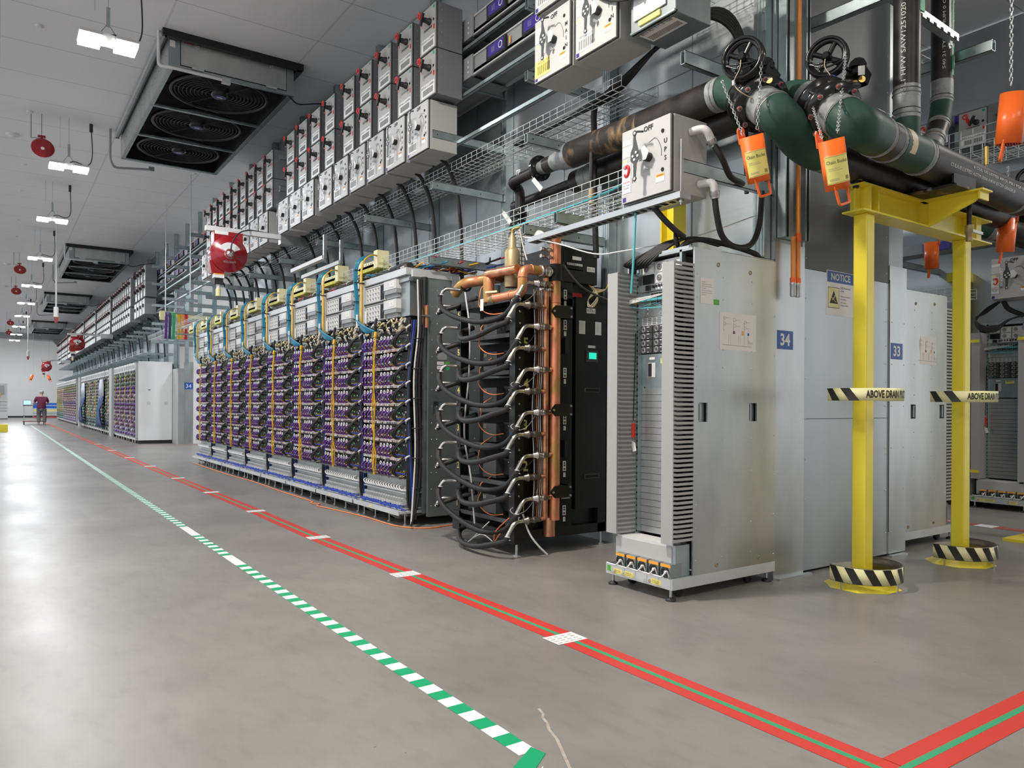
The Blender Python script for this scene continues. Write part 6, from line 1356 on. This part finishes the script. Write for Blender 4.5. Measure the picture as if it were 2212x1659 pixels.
for i, x in enumerate((4.92, 6.33)):
    c = (x+.05, 2.9); nm = ('left', 'right')[i]
    t = thing('post_guard', f'curved black and yellow striped guard around the foot of the {nm} yellow post', 'guard', (c[0], c[1], 0)); o_ = (c[0], c[1], 0)
    q = MB(o_); rr = .25; a0, a1 = 158, 400
    arc_plate(q, c, rr, a0, a1, .055, .165, 'steel_dark'); p0 = Vector((c[0]+rr*math.cos(R(a0)), c[1]+rr*math.sin(R(a0)), 0)); p1 = Vector((c[0]+rr*math.cos(R(a1)), c[1]+rr*math.sin(R(a1)), 0))
    for p in (p0, p1):
        e = Vector((c[0]-.05 if p is p0 else c[0]+.05, 2.95, 0)); dd = (e-p); q.poly([p+Vector((0, 0, .055)), e+Vector((0, 0, .055)), e+Vector((0, 0, .165)), p+Vector((0, 0, .165))], Vector((dd.y, -dd.x, 0)).normalized()*.003, 'grey_paint')
    obj('guard_plate', q, t)
    q = MB(o_); arc_plate(q, c, rr+.004, a0, a1, .058, .162, 'hazard_cream', 36, .001); stripes(q, c, rr+.0085, a0, a1, .058, .162, 9, 'hazard_black', 13); obj('hazard_tape', q, t)
    q = MB(o_)
    for a in (180, 270, 350): q.cyl((c[0]+math.cos(R(a))*.25, c[1]+math.sin(R(a))*.25, 0), (c[0]+math.cos(R(a))*.25, c[1]+math.sin(R(a))*.25, .06), .006, 'steel', 6)
    obj('support_pin', q, t)
    t = thing('warning_band', f'curved cream band reading ABOVE DRAIN PROTECTION on the {nm} yellow post', 'warning band', (c[0], c[1], 1.3)); o_ = (c[0], c[1], 1.3)
    q = MB(o_); a0, a1 = 148, 356; z0, z1 = 1.285, 1.37; arc_plate(q, c, rr, a0, a1, z0, z1, 'hazard_cream', 36); 
    for p in (a0, a1): aa = R(p); q.poly([(c[0]+rr*math.cos(aa), c[1]+rr*math.sin(aa), z0), (c[0]+(-.05 if p == a0 else .05), 2.95 if p == a0 else 2.88, z0), (c[0]+(-.05 if p == a0 else .05), 2.95 if p == a0 else 2.88, z1), (c[0]+rr*math.cos(aa), c[1]+rr*math.sin(aa), z1)], (0, .003, 0), 'grey_paint')
    obj('band', q, t)
    q = MB(o_); stripes(q, c, rr+.0075, a0, 206, z0, z1, 2, 'hazard_black', 14); vs, fs, w, h_ = text_geo('*ABOVE DRAIN PROTECTION'); kx = .47/w; k = .05/.72
    q.add([(c[0]+(rr+.0055)*math.cos(R(214)+xx*kx/rr), c[1]+(rr+.0055)*math.sin(R(214)+xx*kx/rr), z0+.018+yy*k) for xx, yy in vs], fs, 'hazard_black'); q.f = q.f
    obj('band_print', q, t)
t = thing('pipe_stand', 'foot of another yellow post with an anchor bolt at the right edge', 'pipe stand', (8.1, 2.95, 0)); o_ = (8.1, 2.95, 0)
obj('post', MB(o_).box(8.08, 8.2, 2.9, 3.02, 0, 2.7, 'yellow_paint'), t); obj('base_plate', MB(o_).box(7.75, 8.35, 2.8, 3.15, 0, .025, 'yellow_paint').cyl((7.88, 2.95, .02), (7.88, 2.95, .10), .02, 'black_plastic', 10), t)
# ------------------------------------------------------------ fan units in the ceiling
def fan_unit(lab, loc):
    t = thing('ceiling_fan_unit', lab, 'fan unit', loc, 'ceiling fan units'); w, l = 1.76, 4.85; z1 = .48
    q = MB(); q.box(0, w, 0, .02, 0, z1, 'galvanised_dark'); q.box(0, w, l-.02, l, 0, z1, 'galvanised_dark'); q.box(0, .02, .02, l-.02, 0, z1, 'galvanised'); q.box(w-.02, w, .02, l-.02, 0, z1, 'galvanised_dark'); q.box(.02, w-.02, .02, l-.02, z1-.02, z1-.01, 'dark'); q.box(.02, .024, .02, l-.02, .02, z1-.02, 'dark'); q.box(w-.024, w-.02, .02, l-.02, .02, z1-.02, 'dark'); q.box(.02, w-.02, l-.026, l-.02, .02, z1-.02, 'dark')
    q.box(.02, .07, .02, l-.02, 0, .015, 'strut'); q.box(w-.07, w-.02, .02, l-.02, 0, .015, 'strut'); q.box(.02, w-.02, .02, .05, 0, .015, 'strut'); q.box(.02, w-.02, l-.10, l-.02, 0, .015, 'strut')
    for k in range(16): q.lathe((0, .15+.3*k, .2), (-1, 0, 0), [(0, .008), (.003, .006)], 'dark', 6)
    q.plate((.05, 0, .33), XR, UP, .07, .09, 'off_white'); obj('casing', q, t)
    q = MB(); q.box(.16, 1.64, -.012, 0, .06, z1-.05, 'galvanised'); q.box(.15, 1.65, -.004, 0, .05, z1-.04, 'dark')
    for x in (.38, 1.42): q.box(x-.08, x+.08, -.03, -.01, .03, .06, 'zinc'); q.ring((x, -.014, z1-.12), (0, 1, 0), .02, .005, 'zinc', 10, 4)
    q.plate((.26, -.0125, z1-.09), XR, UP, .14, .03, 'red_dull'); obj('access_door', q, t)
    q = MB(); 
    for (a, b, c_, d_) in ((-.06, w+.1, -.1, -.03), (-.09, -.03, -.1, l), (w+.03, w+.12, -.1, l)): q.box(a, b, c_, d_, z1-.10, z1-.0, 'black_metal')
    q.cyl((-.07, -.05, z1-.06), (-.07, l-.1, z1-.06), .045, 'mid_grey', 10); obj('ceiling_seal', q, t)
    for k in range(3):
        y = .85+1.57*k; q = MB(); c = (w/2, y, .10)
        q.lathe(c, UP, [(0, .70), (.02, .70), (.10, .66), (.2, .66)], 'fan_black', 40) if False else q.ring(c, UP, .70, .03, 'fan_black', 44, 6)
        q.box(.02, w-.02, y-.75, y+.75, .40, .41, 'dark')
        for j in range(9): q.ring((w/2, y, .085), UP, .2+.055*j, .006, 'fan_black', 36, 4)
        for j in range(6): a = j*1.047; q.cyl((w/2+.12*math.cos(a), y+.12*math.sin(a), .09), (w/2+.68*math.cos(a), y+.68*math.sin(a), .09), .007, 'fan_black', 5)
        f = obj('fan', q, t)
        q = MB(); q.lathe((w/2, y, .06), UP, [(0, .10), (.02, .13), (.2, .14)], 'fan_black', 20); q.disc((w/2, y, .055), (0, 0, -1), .095, 'navy', 20, .004); q.plate((w/2, y, .05), XR, (0, 1, 0), .08, .03, 'light_grey') ; obj('fan_hub', q, f)
        q = MB()
        for j in range(5):
            a = j*1.257; ca, sa = math.cos(a), math.sin(a); P = [(w/2+ca*.13, y+sa*.13, .16), (w/2+ca*.62-sa*.12, y+sa*.62+ca*.12, .14), (w/2+ca*.62+sa*.15, y+sa*.62-ca*.15, .24), (w/2+ca*.13+sa*.08, y+sa*.13-ca*.08, .24)]; q.poly(P, (0, 0, .006), 'fan_black')
        obj('fan_blades', q, f)
    for y in (1.64, 3.21): obj('cross_member', MB().box(.03, w-.03, y-.03, y+.03, .0, .03, 'strut'), t)
    q = MB(); q.tube(fillet([(-.12, .05, z1), (-.12, .05, .0), (.05, -.03, -.02), (.72, -.03, -.02)], .05, 5), .022, 'light_grey', 8); q.cbox((.76, -.03, -.03), (.12, .06, .08), 'zinc'); obj('conduit', q, t)
    q = MB(); q.tube(fillet([(-.2, l-.2, z1), (-.2, l-.2, -.1), (-.1, l+.1, -.16), (.5, l+.05, -.1)], .1, 6), .022, 'mid_grey', 8); q.cbox((.55, l+.05, -.08), (.1, .05, .08), 'zinc'); obj('conduit', q, t)
    q = MB(); q.tube(cr([(w-.05, .05, .0), (w+.15, .2, -.02), (w+.5, .3, .1), (w+1.2, .35, .25), (w+1.9, .4, .2)], 6), .012, 'black_plastic', 6); obj('power_cord', q, t)
    return t
f0 = fan_unit('large galvanised ceiling fan unit with three black fans, nearest the camera', (1.96, 11.30, 5.92))
for i, y in enumerate((28.4, 41.5, 56.5)): dup(f0, (1.96, y, 5.92), ['second', 'third', 'farthest'][i]+' galvanised ceiling fan unit down the aisle')
# horns, sprinklers, sensors
def horn(lab, loc):
    t = thing('alarm_horn', lab, 'alarm', loc, 'red alarm horns on the ceiling'); q = MB(); q.box(-.06, .06, -.05, .05, .22, .26, 'red_gloss'); q.cyl((0, 0, .1), (0, 0, .24), .02, 'red_gloss', 8); q.tube(cr([(-.15, 0, .2), (-.08, 0, .21), (0, 0, .17)], 4), .008, 'mid_grey', 6); q.cyl((-.16, 0, .2), (-.16, 0, .62), .01, 'mid_grey', 6); obj('bracket', q, t)
    q = MB(); q.lathe((.03, .06, .14), (-.1, -.75, -.75), [(0, .05), (.05, .08), (.10, .12), (.14, .18), (.15, .185), (.155, .17)], 'red_gloss', 24); obj('horn_bell', q, t)
    q = MB(); e = Vector((-.1, -.75, -.75)).normalized(); q.disc(Vector((.03, .06, .14))+e*.156, e, .03, 'off_white', 12, .004); obj('horn_centre', q, t)
    q = MB(); q.cyl((0, 0, .26), (0, 0, .65), .008, 'mid_grey', 6); obj('rod', q, t); return t
h0 = horn('red alarm horn hanging from the ceiling, nearest the camera', (.66, 15.87, 5.75))
for i, (x, y) in enumerate(((.66, 30.96), (.67, 37.1), (.68, 52.4), (.7, 59.95))): dup(h0, (x, y, 5.75), ['second', 'third', 'fourth', 'farthest'][i]+' red alarm horn down the line of ceiling lamps')
c0_ = None
for i, (x, y, r_) in enumerate(((.47, 12.14, .045), (.48, 15.82, .045), (.49, 19.45, .045), (.48, 21.89, .045), (.49, 25.5, .045), (.49, 28.06, .045), (3.67, 17.97, .045), (4.2, 21.26, .045))):
    lab = f'small round white sprinkler cap on the ceiling, {nth(i)} from the camera'
    if c0_ is None: c0_ = obj('sprinkler_cap', MB((x, y, 6.4)).lathe((x, y, 6.4), (0, 0, -1), [(0, .05), (.015, .05), (.022, .03)], 'light_grey', 14), label=lab, cat='sprinkler', group='sprinkler caps on the ceiling')
    else: dup(c0_, (x, y, 6.4), lab)
for i, (x, y) in enumerate(((.25, 17.38), (.33, 33.9), (.32, 40.5))): obj('speaker_grille', MB((x, y, 6.4)).lathe((x, y, 6.4), (0, 0, -1), [(0, .12), (.02, .12), (.03, .09), (.04, .05), (.06, .04)], 'light_grey', 20), label=['nearest', 'middle', 'farthest'][i]+' round white detector on the ceiling left of the lamps', cat='detector')
for i, (x, y, z) in enumerate(((1.34, 23.7, 3.55), (1.33, 44.5, 3.5))):
    t = thing('pendant_outlet', ['nearer', 'farther'][i]+' hanging cord drop with a white and red tip over the aisle', 'cord drop', (x, y, z)); q = MB((x, y, z)); q.cyl((x, y, z), (x, y, 6.4), .02, 'light_grey', 8); obj('cord', q, t); q = MB((x, y, z)); q.cyl((x, y, z-.05), (x, y, z+.25), .06, 'off_white', 8); q.poly([(x-.06, y-.06, z-.02), (x+.06, y-.06, z-.02), (x+.03, y-.06, z-.18), (x-.03, y-.06, z-.18)], (0, .05, 0), 'red_dull'); obj('tip', q, t)
# red hose reels
def reel(lab, loc):
    t = thing('cord_reel', lab, 'reel', loc, 'red cord reels'); q = MB(); q.box(-.30, .80, -.04, .04, .45, .52, 'light_grey'); q.box(.78, 1.2, -.06, .06, .38, .55, 'zinc'); obj('arm', q, t)
    q = MB(); q.poly([(-.20, -.09, .45), (.21, -.09, .45), (.21, -.09, .05), (-.20, -.09, .0)], (0, .18, 0), 'red_gloss'); q.poly([(-.26, -.09, .0), (-.1, -.09, .1), (-.05, -.09, -.17), (-.23, -.09, -.17)], (0, .16, 0), 'red_gloss'); q.box(-.19, .0, -.093, -.09, .40, .45, 'white'); bevel(obj('housing', q, t), .006, 2)
    q = MB(); q.lathe((.01, -.07, .12), (0, -1, 0), [(0, .26), (.03, .265), (.045, .25), (.05, .20), (.07, .19), (.075, .07), (.09, .06)], 'red_gloss', 40); q.cyl((.01, -.03, .12), (.01, .1, .12), .25, 'red_gloss', 40); obj('drum', q, t)
    q = MB(); c = Vector((.01, -.142, .12)); V = [c]
    P = [(c.x+r_*math.cos(R(a)), c.y, c.z+r_*math.sin(R(a))) for r_, aa in ((.165, range(28, 153, 8)), (.07, range(152, 27, -8))) for a in aa]; q.poly(P, (0, -.003, 0), 'white')
    q.lathe((.01, -.13, .12), (0, -1, 0), [(0, .075), (.02, .075), (.025, .05), (.05, .04), (.06, .02)], 'steel', 20); q.text('REELCRAFT', (.01, -.143, .0), XR, UP, .03, 'grey_ink', .18, True); obj('hub_plate', q, t)
    q = MB(); q.tube(cr([(.01, -.19, .13), (.03, -.2, .28), (.12, -.18, .42), (.25, -.1, .50), (.4, -.02, .53), (.8, 0, .5), (1.1, .05, .42)], 6), .010, 'black_plastic', 6); obj('supply_cord', q, t)
    q = MB(); q.box(-.20, -.06, -.12, .0, -.24, -.18, 'white'); q.box(-.2, -.06, -.122, -.12, -.195, -.18, 'orange_label'); q.cbox((-.13, -.06, -.29), (.12, .08, .08), 'black_plastic'); q.cyl((-.13, -.06, -.33), (-.13, -.06, -.4), .03, 'off_white', 8); q.cyl((-.13, -.06, -.40), (-.13, -.06, -.5), .035, 'cream_tape', 10); obj('cord_end', q, t)
    return t
re0 = reel('red cord reel hanging from an arm under the switch boxes, nearest', (2.80, 11.5, 3.36-.12+.06))
dup(re0, (2.50, 32.4, 3.28), 'second red cord reel, hanging over the far racks'); dup(re0, (2.42, 51, 3.12), 'farthest red cord reel, in front of the white back wall')
for i, (x, y) in enumerate(((2.1, 60, ), (3.0, 60))): bucket(['left', 'right'][i]+' small orange bucket hanging in front of the back wall', (x-.05, y, 3.0), (0, R(20 if i == 0 else -20), 0), R(10), 1.25, False); obj('bucket_cord', MB((x, y, 4)).cyl((x, y-.08, 3.02), (x, y-.08, 6.4), .008, 'mid_grey', 5), label='cord of the '+['left', 'right'][i]+' small orange bucket by the back wall', cat='cord')
obj('duct', MB((3, 60, 5.2)).box(2.2, 4.5, 62.5, 64, 5.6, 6.4, 'mid_grey').poly([(3.3, 62.4, 5.6), (4.3, 62.4, 5.6), (3.9, 62.4, 5.1), (3.6, 62.4, 5.2)], (0, .3, 0), 'mid_grey'), label='grey ceiling duct in front of the back wall', cat='duct')
m_ = MB((3.0, 8.6, 3.5)); 
for (a, b, l) in (((2.95, 10.4, 3.18), (3.75, 7.6, 3.18), 0), ((3.2, 10.4, 3.14), (3.95, 7.9, 3.14), 1)): pass
for i, (x, y0, y1, z) in enumerate(((3.62, 9.7, 11.0, 3.20), (3.85, 9.7, 11.2, 3.16))):
    q = MB((x, y0, z)); q.channel((x, y0, z), (x, y1, z), 'light_grey', .06, .06); q.box(x-.02, x+.02, y0-.04, y0, z-.02, z+.30, 'zinc'); obj('strut_rail', q, label=['left', 'right'][i]+' loose pale rail below the arm behind the red reel', cat='rail')
for y in (10.6, 13.6): obj('threaded_rod', MB((3.62, y+7, 5)).cyl((3.62, y+7.5, 3.6), (3.62, y+7.5, 6.4), .012, 'zinc', 6), label=('nearer' if y < 12 else 'farther')+' threaded rod hanging from the ceiling in the gap', cat='rod')
# ------------------------------------------------------------ person at a cart, far down the aisle
def skin_body(name, joints, edges, m, parent, sub=2):
    me = bpy.data.meshes.new(name); me.from_pydata([j[0] for j in joints], edges, []); me.materials.append(M[m]); me.update()
    o = bpy.data.objects.new(name, me); COL.objects.link(o); o.parent = parent
    sk = o.modifiers.new('skin', 'SKIN'); sv = me.skin_vertices[0].data
    for i, j in enumerate(joints): sv[i].radius = j[1] if isinstance(j[1], tuple) else (j[1], j[1])
    sv[0].use_root = True; sk.use_smooth_shade = True
    s = o.modifiers.new('sub', 'SUBSURF'); s.levels = sub; s.render_levels = sub
    dg = bpy.context.evaluated_depsgraph_get(); dg.update(); nm = bpy.data.meshes.new_from_object(o.evaluated_get(dg)); o.modifiers.clear(); o.data = nm
    return o
PL = (2.0, 46.5, 0)
t = thing('person', 'person in a maroon shirt and grey trousers seen from behind at a cart', 'person', PL)
J = [((0, 0, .98), (.15, .12)), ((0, .0, 1.15), (.16, .13)), ((0, .02, 1.38), (.19, .13)), ((0, .03, 1.50), (.07, .07)), ((0, .05, 1.57), (.06, .065)), ((0, .07, 1.65), (.09, .10)), ((0, .07, 1.73), (.10, .115)), ((0, .06, 1.80), (.07, .08)),
     ((-.22, .02, 1.42), .065), ((-.31, .12, 1.17), .05), ((-.30, .34, 1.08), .038), ((-.30, .42, 1.07), .03), ((.22, .02, 1.42), .065), ((.30, .1, 1.16), .05), ((.24, .32, 1.07), .038), ((.23, .40, 1.06), .03),
     ((-.11, 0, .88), .115), ((-.12, .03, .50), .08), ((-.13, -.02, .10), .05), ((-.14, .12, .04), .04), ((.11, 0, .88), .115), ((.13, .0, .50), .08), ((.14, -.05, .10), .05), ((.15, .09, .04), .04)]
E_ = [(0, 1), (1, 2), (2, 3), (3, 4), (4, 5), (5, 6), (6, 7), (2, 8), (8, 9), (9, 10), (10, 11), (2, 12), (12, 13), (13, 14), (14, 15), (0, 16), (16, 17), (17, 18), (18, 19), (0, 20), (20, 21), (21, 22), (22, 23)]
skin_body('body', J, E_, 'skin', t)
for s, hx, hy, hz in ((-1, -.30, .43, 1.065), (1, .23, .41, 1.055)):
    q = MB(); q.cbox((hx, hy+.03, hz), (.075, .09, .03), 'skin')
    for k in range(4): q.tube([(hx-.03+.02*k, hy+.07, hz), (hx-.03+.02*k, hy+.12+.01*(1.5-abs(k-1.5)), hz-.005), (hx-.03+.02*k, hy+.145+.01*(1.5-abs(k-1.5)), hz-.02)], .0085, 'skin', 6)
    q.tube([(hx+s*-.035, hy+.02, hz), (hx+s*-.06, hy+.055, hz), (hx+s*-.062, hy+.085, hz-.01)], .0095, 'skin', 6); obj('hand', q, t)
S2 = [((0, 0, .80), (.23, .19)), ((0, 0, .95), (.225, .185)), ((0, 0, 1.12), (.20, .16)), ((0, .02, 1.36), (.22, .155)), ((0, .02, 1.47), (.11, .09)), ((-.22, .02, 1.42), .085), ((-.31, .11, 1.19), .07), ((.22, .02, 1.42), .085), ((.30, .09, 1.18), .07)]
skin_body('shirt', S2, [(0, 1), (1, 2), (2, 3), (3, 4), (3, 5), (5, 6), (3, 7), (7, 8)], 'maroon', t)
T2 = [((0, 0, .94), (.185, .15)), ((-.11, 0, .80), .14), ((-.12, .03, .50), .105), ((-.13, -.02, .12), .085), ((.11, 0, .80), .14), ((.13, .0, .50), .105), ((.14, -.05, .12), .085)]
skin_body('trousers', T2, [(0, 1), (1, 2), (2, 3), (0, 4), (4, 5), (5, 6)], 'trouser', t)
q = MB(); q.lathe((0, 0, .80), UP, [(-.02, .14), (.03, .165), (.09, .16)], 'trouser', 20); obj('waistband', q, t)
H2 = [((0, .02, 1.66), (.085, .07)), ((0, .035, 1.73), (.108, .11)), ((0, .05, 1.80), (.095, .11))]
skin_body('hair', H2, [(0, 1), (1, 2)], 'hair', t)
q = MB(); q.tube([(0, .17, 1.68), (0, .195, 1.655)], .014, 'skin', 6); q.cyl((-.035, .165, 1.70), (-.035, .172, 1.70), .012, 'ink', 8); q.cyl((.035, .165, 1.70), (.035, .172, 1.70), .012, 'ink', 8); q.tube([(-.03, .168, 1.61), (.03, .168, 1.61)], .005, 'red_dull', 5)
for s in (-1, 1): q.ring((s*.09, .07, 1.69), (1, 0, 0), .022, .008, 'skin', 10, 5)
obj('face', q, t)
for x in (-.135, .145):
    q = MB(); q.lathe((x, -.08, .045), (0, 1, 0), [(0, .03), (.04, .05), (.14, .048), (.24, .045), (.28, .02)], 'shoe', 10); obj('shoe', q, t)
t = thing('cart', 'wheeled cart with a lit laptop in front of the person', 'cart', (1.75, 47.35, 0))
q = MB(); q.box(-.55, .45, -.25, .35, 1.0, 1.03, 'charcoal'); obj('top_shelf', q, t); q = MB(); q.box(-.55, .45, -.25, .35, .46, .48, 'charcoal'); obj('lower_shelf', q, t); q = MB(); q.box(-.55, .45, -.25, .35, .16, .2, 'red_dull'); obj('base', q, t)
for x in (-.5, .4):
    for y in (-.2, .3): obj('leg', MB().box(x-.015, x+.015, y-.015, y+.015, .16, 1.0, 'zinc'), t); obj('wheel', MB().cyl((x-.02, y, .07), (x+.02, y, .07), .07, 'rubber', 14).box(x-.03, x+.03, y-.02, y+.02, .1, .17, 'steel_dark'), t)
t = thing('laptop', 'open laptop with a pale blue screen on the cart', 'laptop', (1.40, 47.3, 1.03)); q = MB(); q.box(-.17, .17, -.13, .1, 0, .02, 'charcoal'); obj('keyboard_base', q, t); q = MB(); q.box(-.18, .18, .1, .12, .0, .27, 'charcoal'); q.box(-.165, .165, .097, .1, .03, .25, 'screen_blue'); obj('screen', q, t)
# striped wall bars and cabinets by the back wall
q = MB((3.4, 66, 0)); 
for z0, z1, m in ((.95, 1.12, 'blue_stripe'), (.72, .9, 'blue_stripe'), (.50, .62, 'yellow_tape'), (.32, .36, 'green_line'), (.04, .1, 'red_plastic')): q.box(2.3, 5.2, 65.9+.0, 66.2, z0, z1, m)
q.box(2.3, 2.34, 65.95, 66.2, 0, 1.12, 'light_grey'); q.box(5.16, 5.2, 65.95, 66.2, 0, 1.12, 'light_grey'); obj('shelf_unit', q, label='low shelf unit of blue, yellow and red bars by the back wall', cat='shelf')
t = thing('network_rack', 'grey equipment rack cut by the left edge in front of the back wall', 'rack', (-.2, 62, 0)); q = MB(); q.box(-1.4, .9, 0, .9, .05, 2.45, 'grey_paint'); q.box(-1.4, .9, -.02, 0, .05, .5, 'light_grey'); q.box(-1.4, .9, -.1, .9, 0, .05, 'charcoal'); q.box(.84, .9, -.03, 0, .05, 2.45, 'light_grey'); obj('frame', q, t)
q = MB(); q.box(-.6, .7, -.03, 0, 1.7, 2.3, 'mid_grey'); q.box(-.2, .1, -.05, -.02, 1.5, 1.8, 'dark'); q.box(.25, .5, -.05, -.02, 1.5, 1.8, 'brass'); obj('equipment', q, t)
q = MB()
for z in (.6, .8, 1.0, 1.25): q.box(-.9, .84, -.035, 0, z, z+.06, 'light_grey')
q.box(-.9, .3, -.04, 0, .9, .95, 'yellow_tape'); q.tube(cr([(.0, -.05, 1.4), (.35, -.1, 1.3), (.4, -.1, 1.05), (.1, -.1, 1.0), (.0, -.06, 1.2)], 6), .02, 'light_grey', 6); obj('shelves', q, t)
obj('wheel_stop', MB((0, 36.8, 0)).box(-1.8, .42, 36.6, 37.1, 0, .3, 'yellow_paint'), label='low yellow barrier block at the left edge on the floor', cat='barrier')
# ------------------------------------------------------------ high-bay lamps
def lamp(i, x, y, z, p, warm):
    names = {0: 'nearest', 1: 'second nearest', 2: 'third nearest'}
    inframe = i < 10
    t = thing('high_bay_light', (f'twin high-bay lamp hanging from the ceiling over the aisle, {nth(i)} from the camera' if inframe else f'unseen twin high-bay lamp added over the hall, the {nth(i-10)} of ten'), 'ceiling light', (x, y, z), 'twin high-bay lamps')
    g = 'lamp_glow_warm' if warm else 'lamp_glow'
    f = MB(); f.box(-.06, .06, -.12, .12, .0, .06, 'light_grey'); f.box(-.27, .27, -.02, .02, .06, .08, 'light_grey')
    for s in (-1, 1): f.box(s*.19-.12, s*.19+.12, -.17, .17, .012, .05, 'light_grey')
    obj('housing', f, t)
    for s in (-1, 1):
        f = MB(); f.box(s*.19-.115, s*.19+.115, -.165, .165, -.03, .012, g); obj('lamp_panel', f, t)
    f = MB(); f.tube([(-.1, 0, .08), (0, 0, .24), (.1, 0, .08)], .004, 'charcoal', 5); f.box(-.02, .02, -.02, .02, .2, .42, 'strut'); f.cyl((0, 0, .4), (0, 0, 6.4-z), .006, 'zinc', 6); f.cyl((-.14, .0, .35), (-.14, .0, 6.4-z), .005, 'zinc', 6); obj('hanger', f, t)
    f = MB(); f.tube(cr([(.02, 0, .1), (.1, .05, .14), (.3, .1, .12), (.38, .1, .3), (.36, .1, 6.36-z)], 6), .009, 'black_plastic', 6); f.cyl((.36, .1, 6.25-z), (.36, .1, 6.4-z), .03, 'black_plastic', 8); obj('power_cord', f, t)
    ld = bpy.data.lights.new('high_bay', 'AREA'); ld.shape = 'RECTANGLE'; ld.size = .62; ld.size_y = .34; ld.energy = LAMP_W*p; ld.color = (1., .93, .84) if warm else (.93, .96, 1.)
    lo = bpy.data.objects.new('lamp_light', ld); COL.objects.link(lo); lo.parent = t; lo.location = (0, 0, -.04)
for i, (x, y, z, p, w) in enumerate(LIGHT_ROWS): lamp(i, x, y, z, p, w)
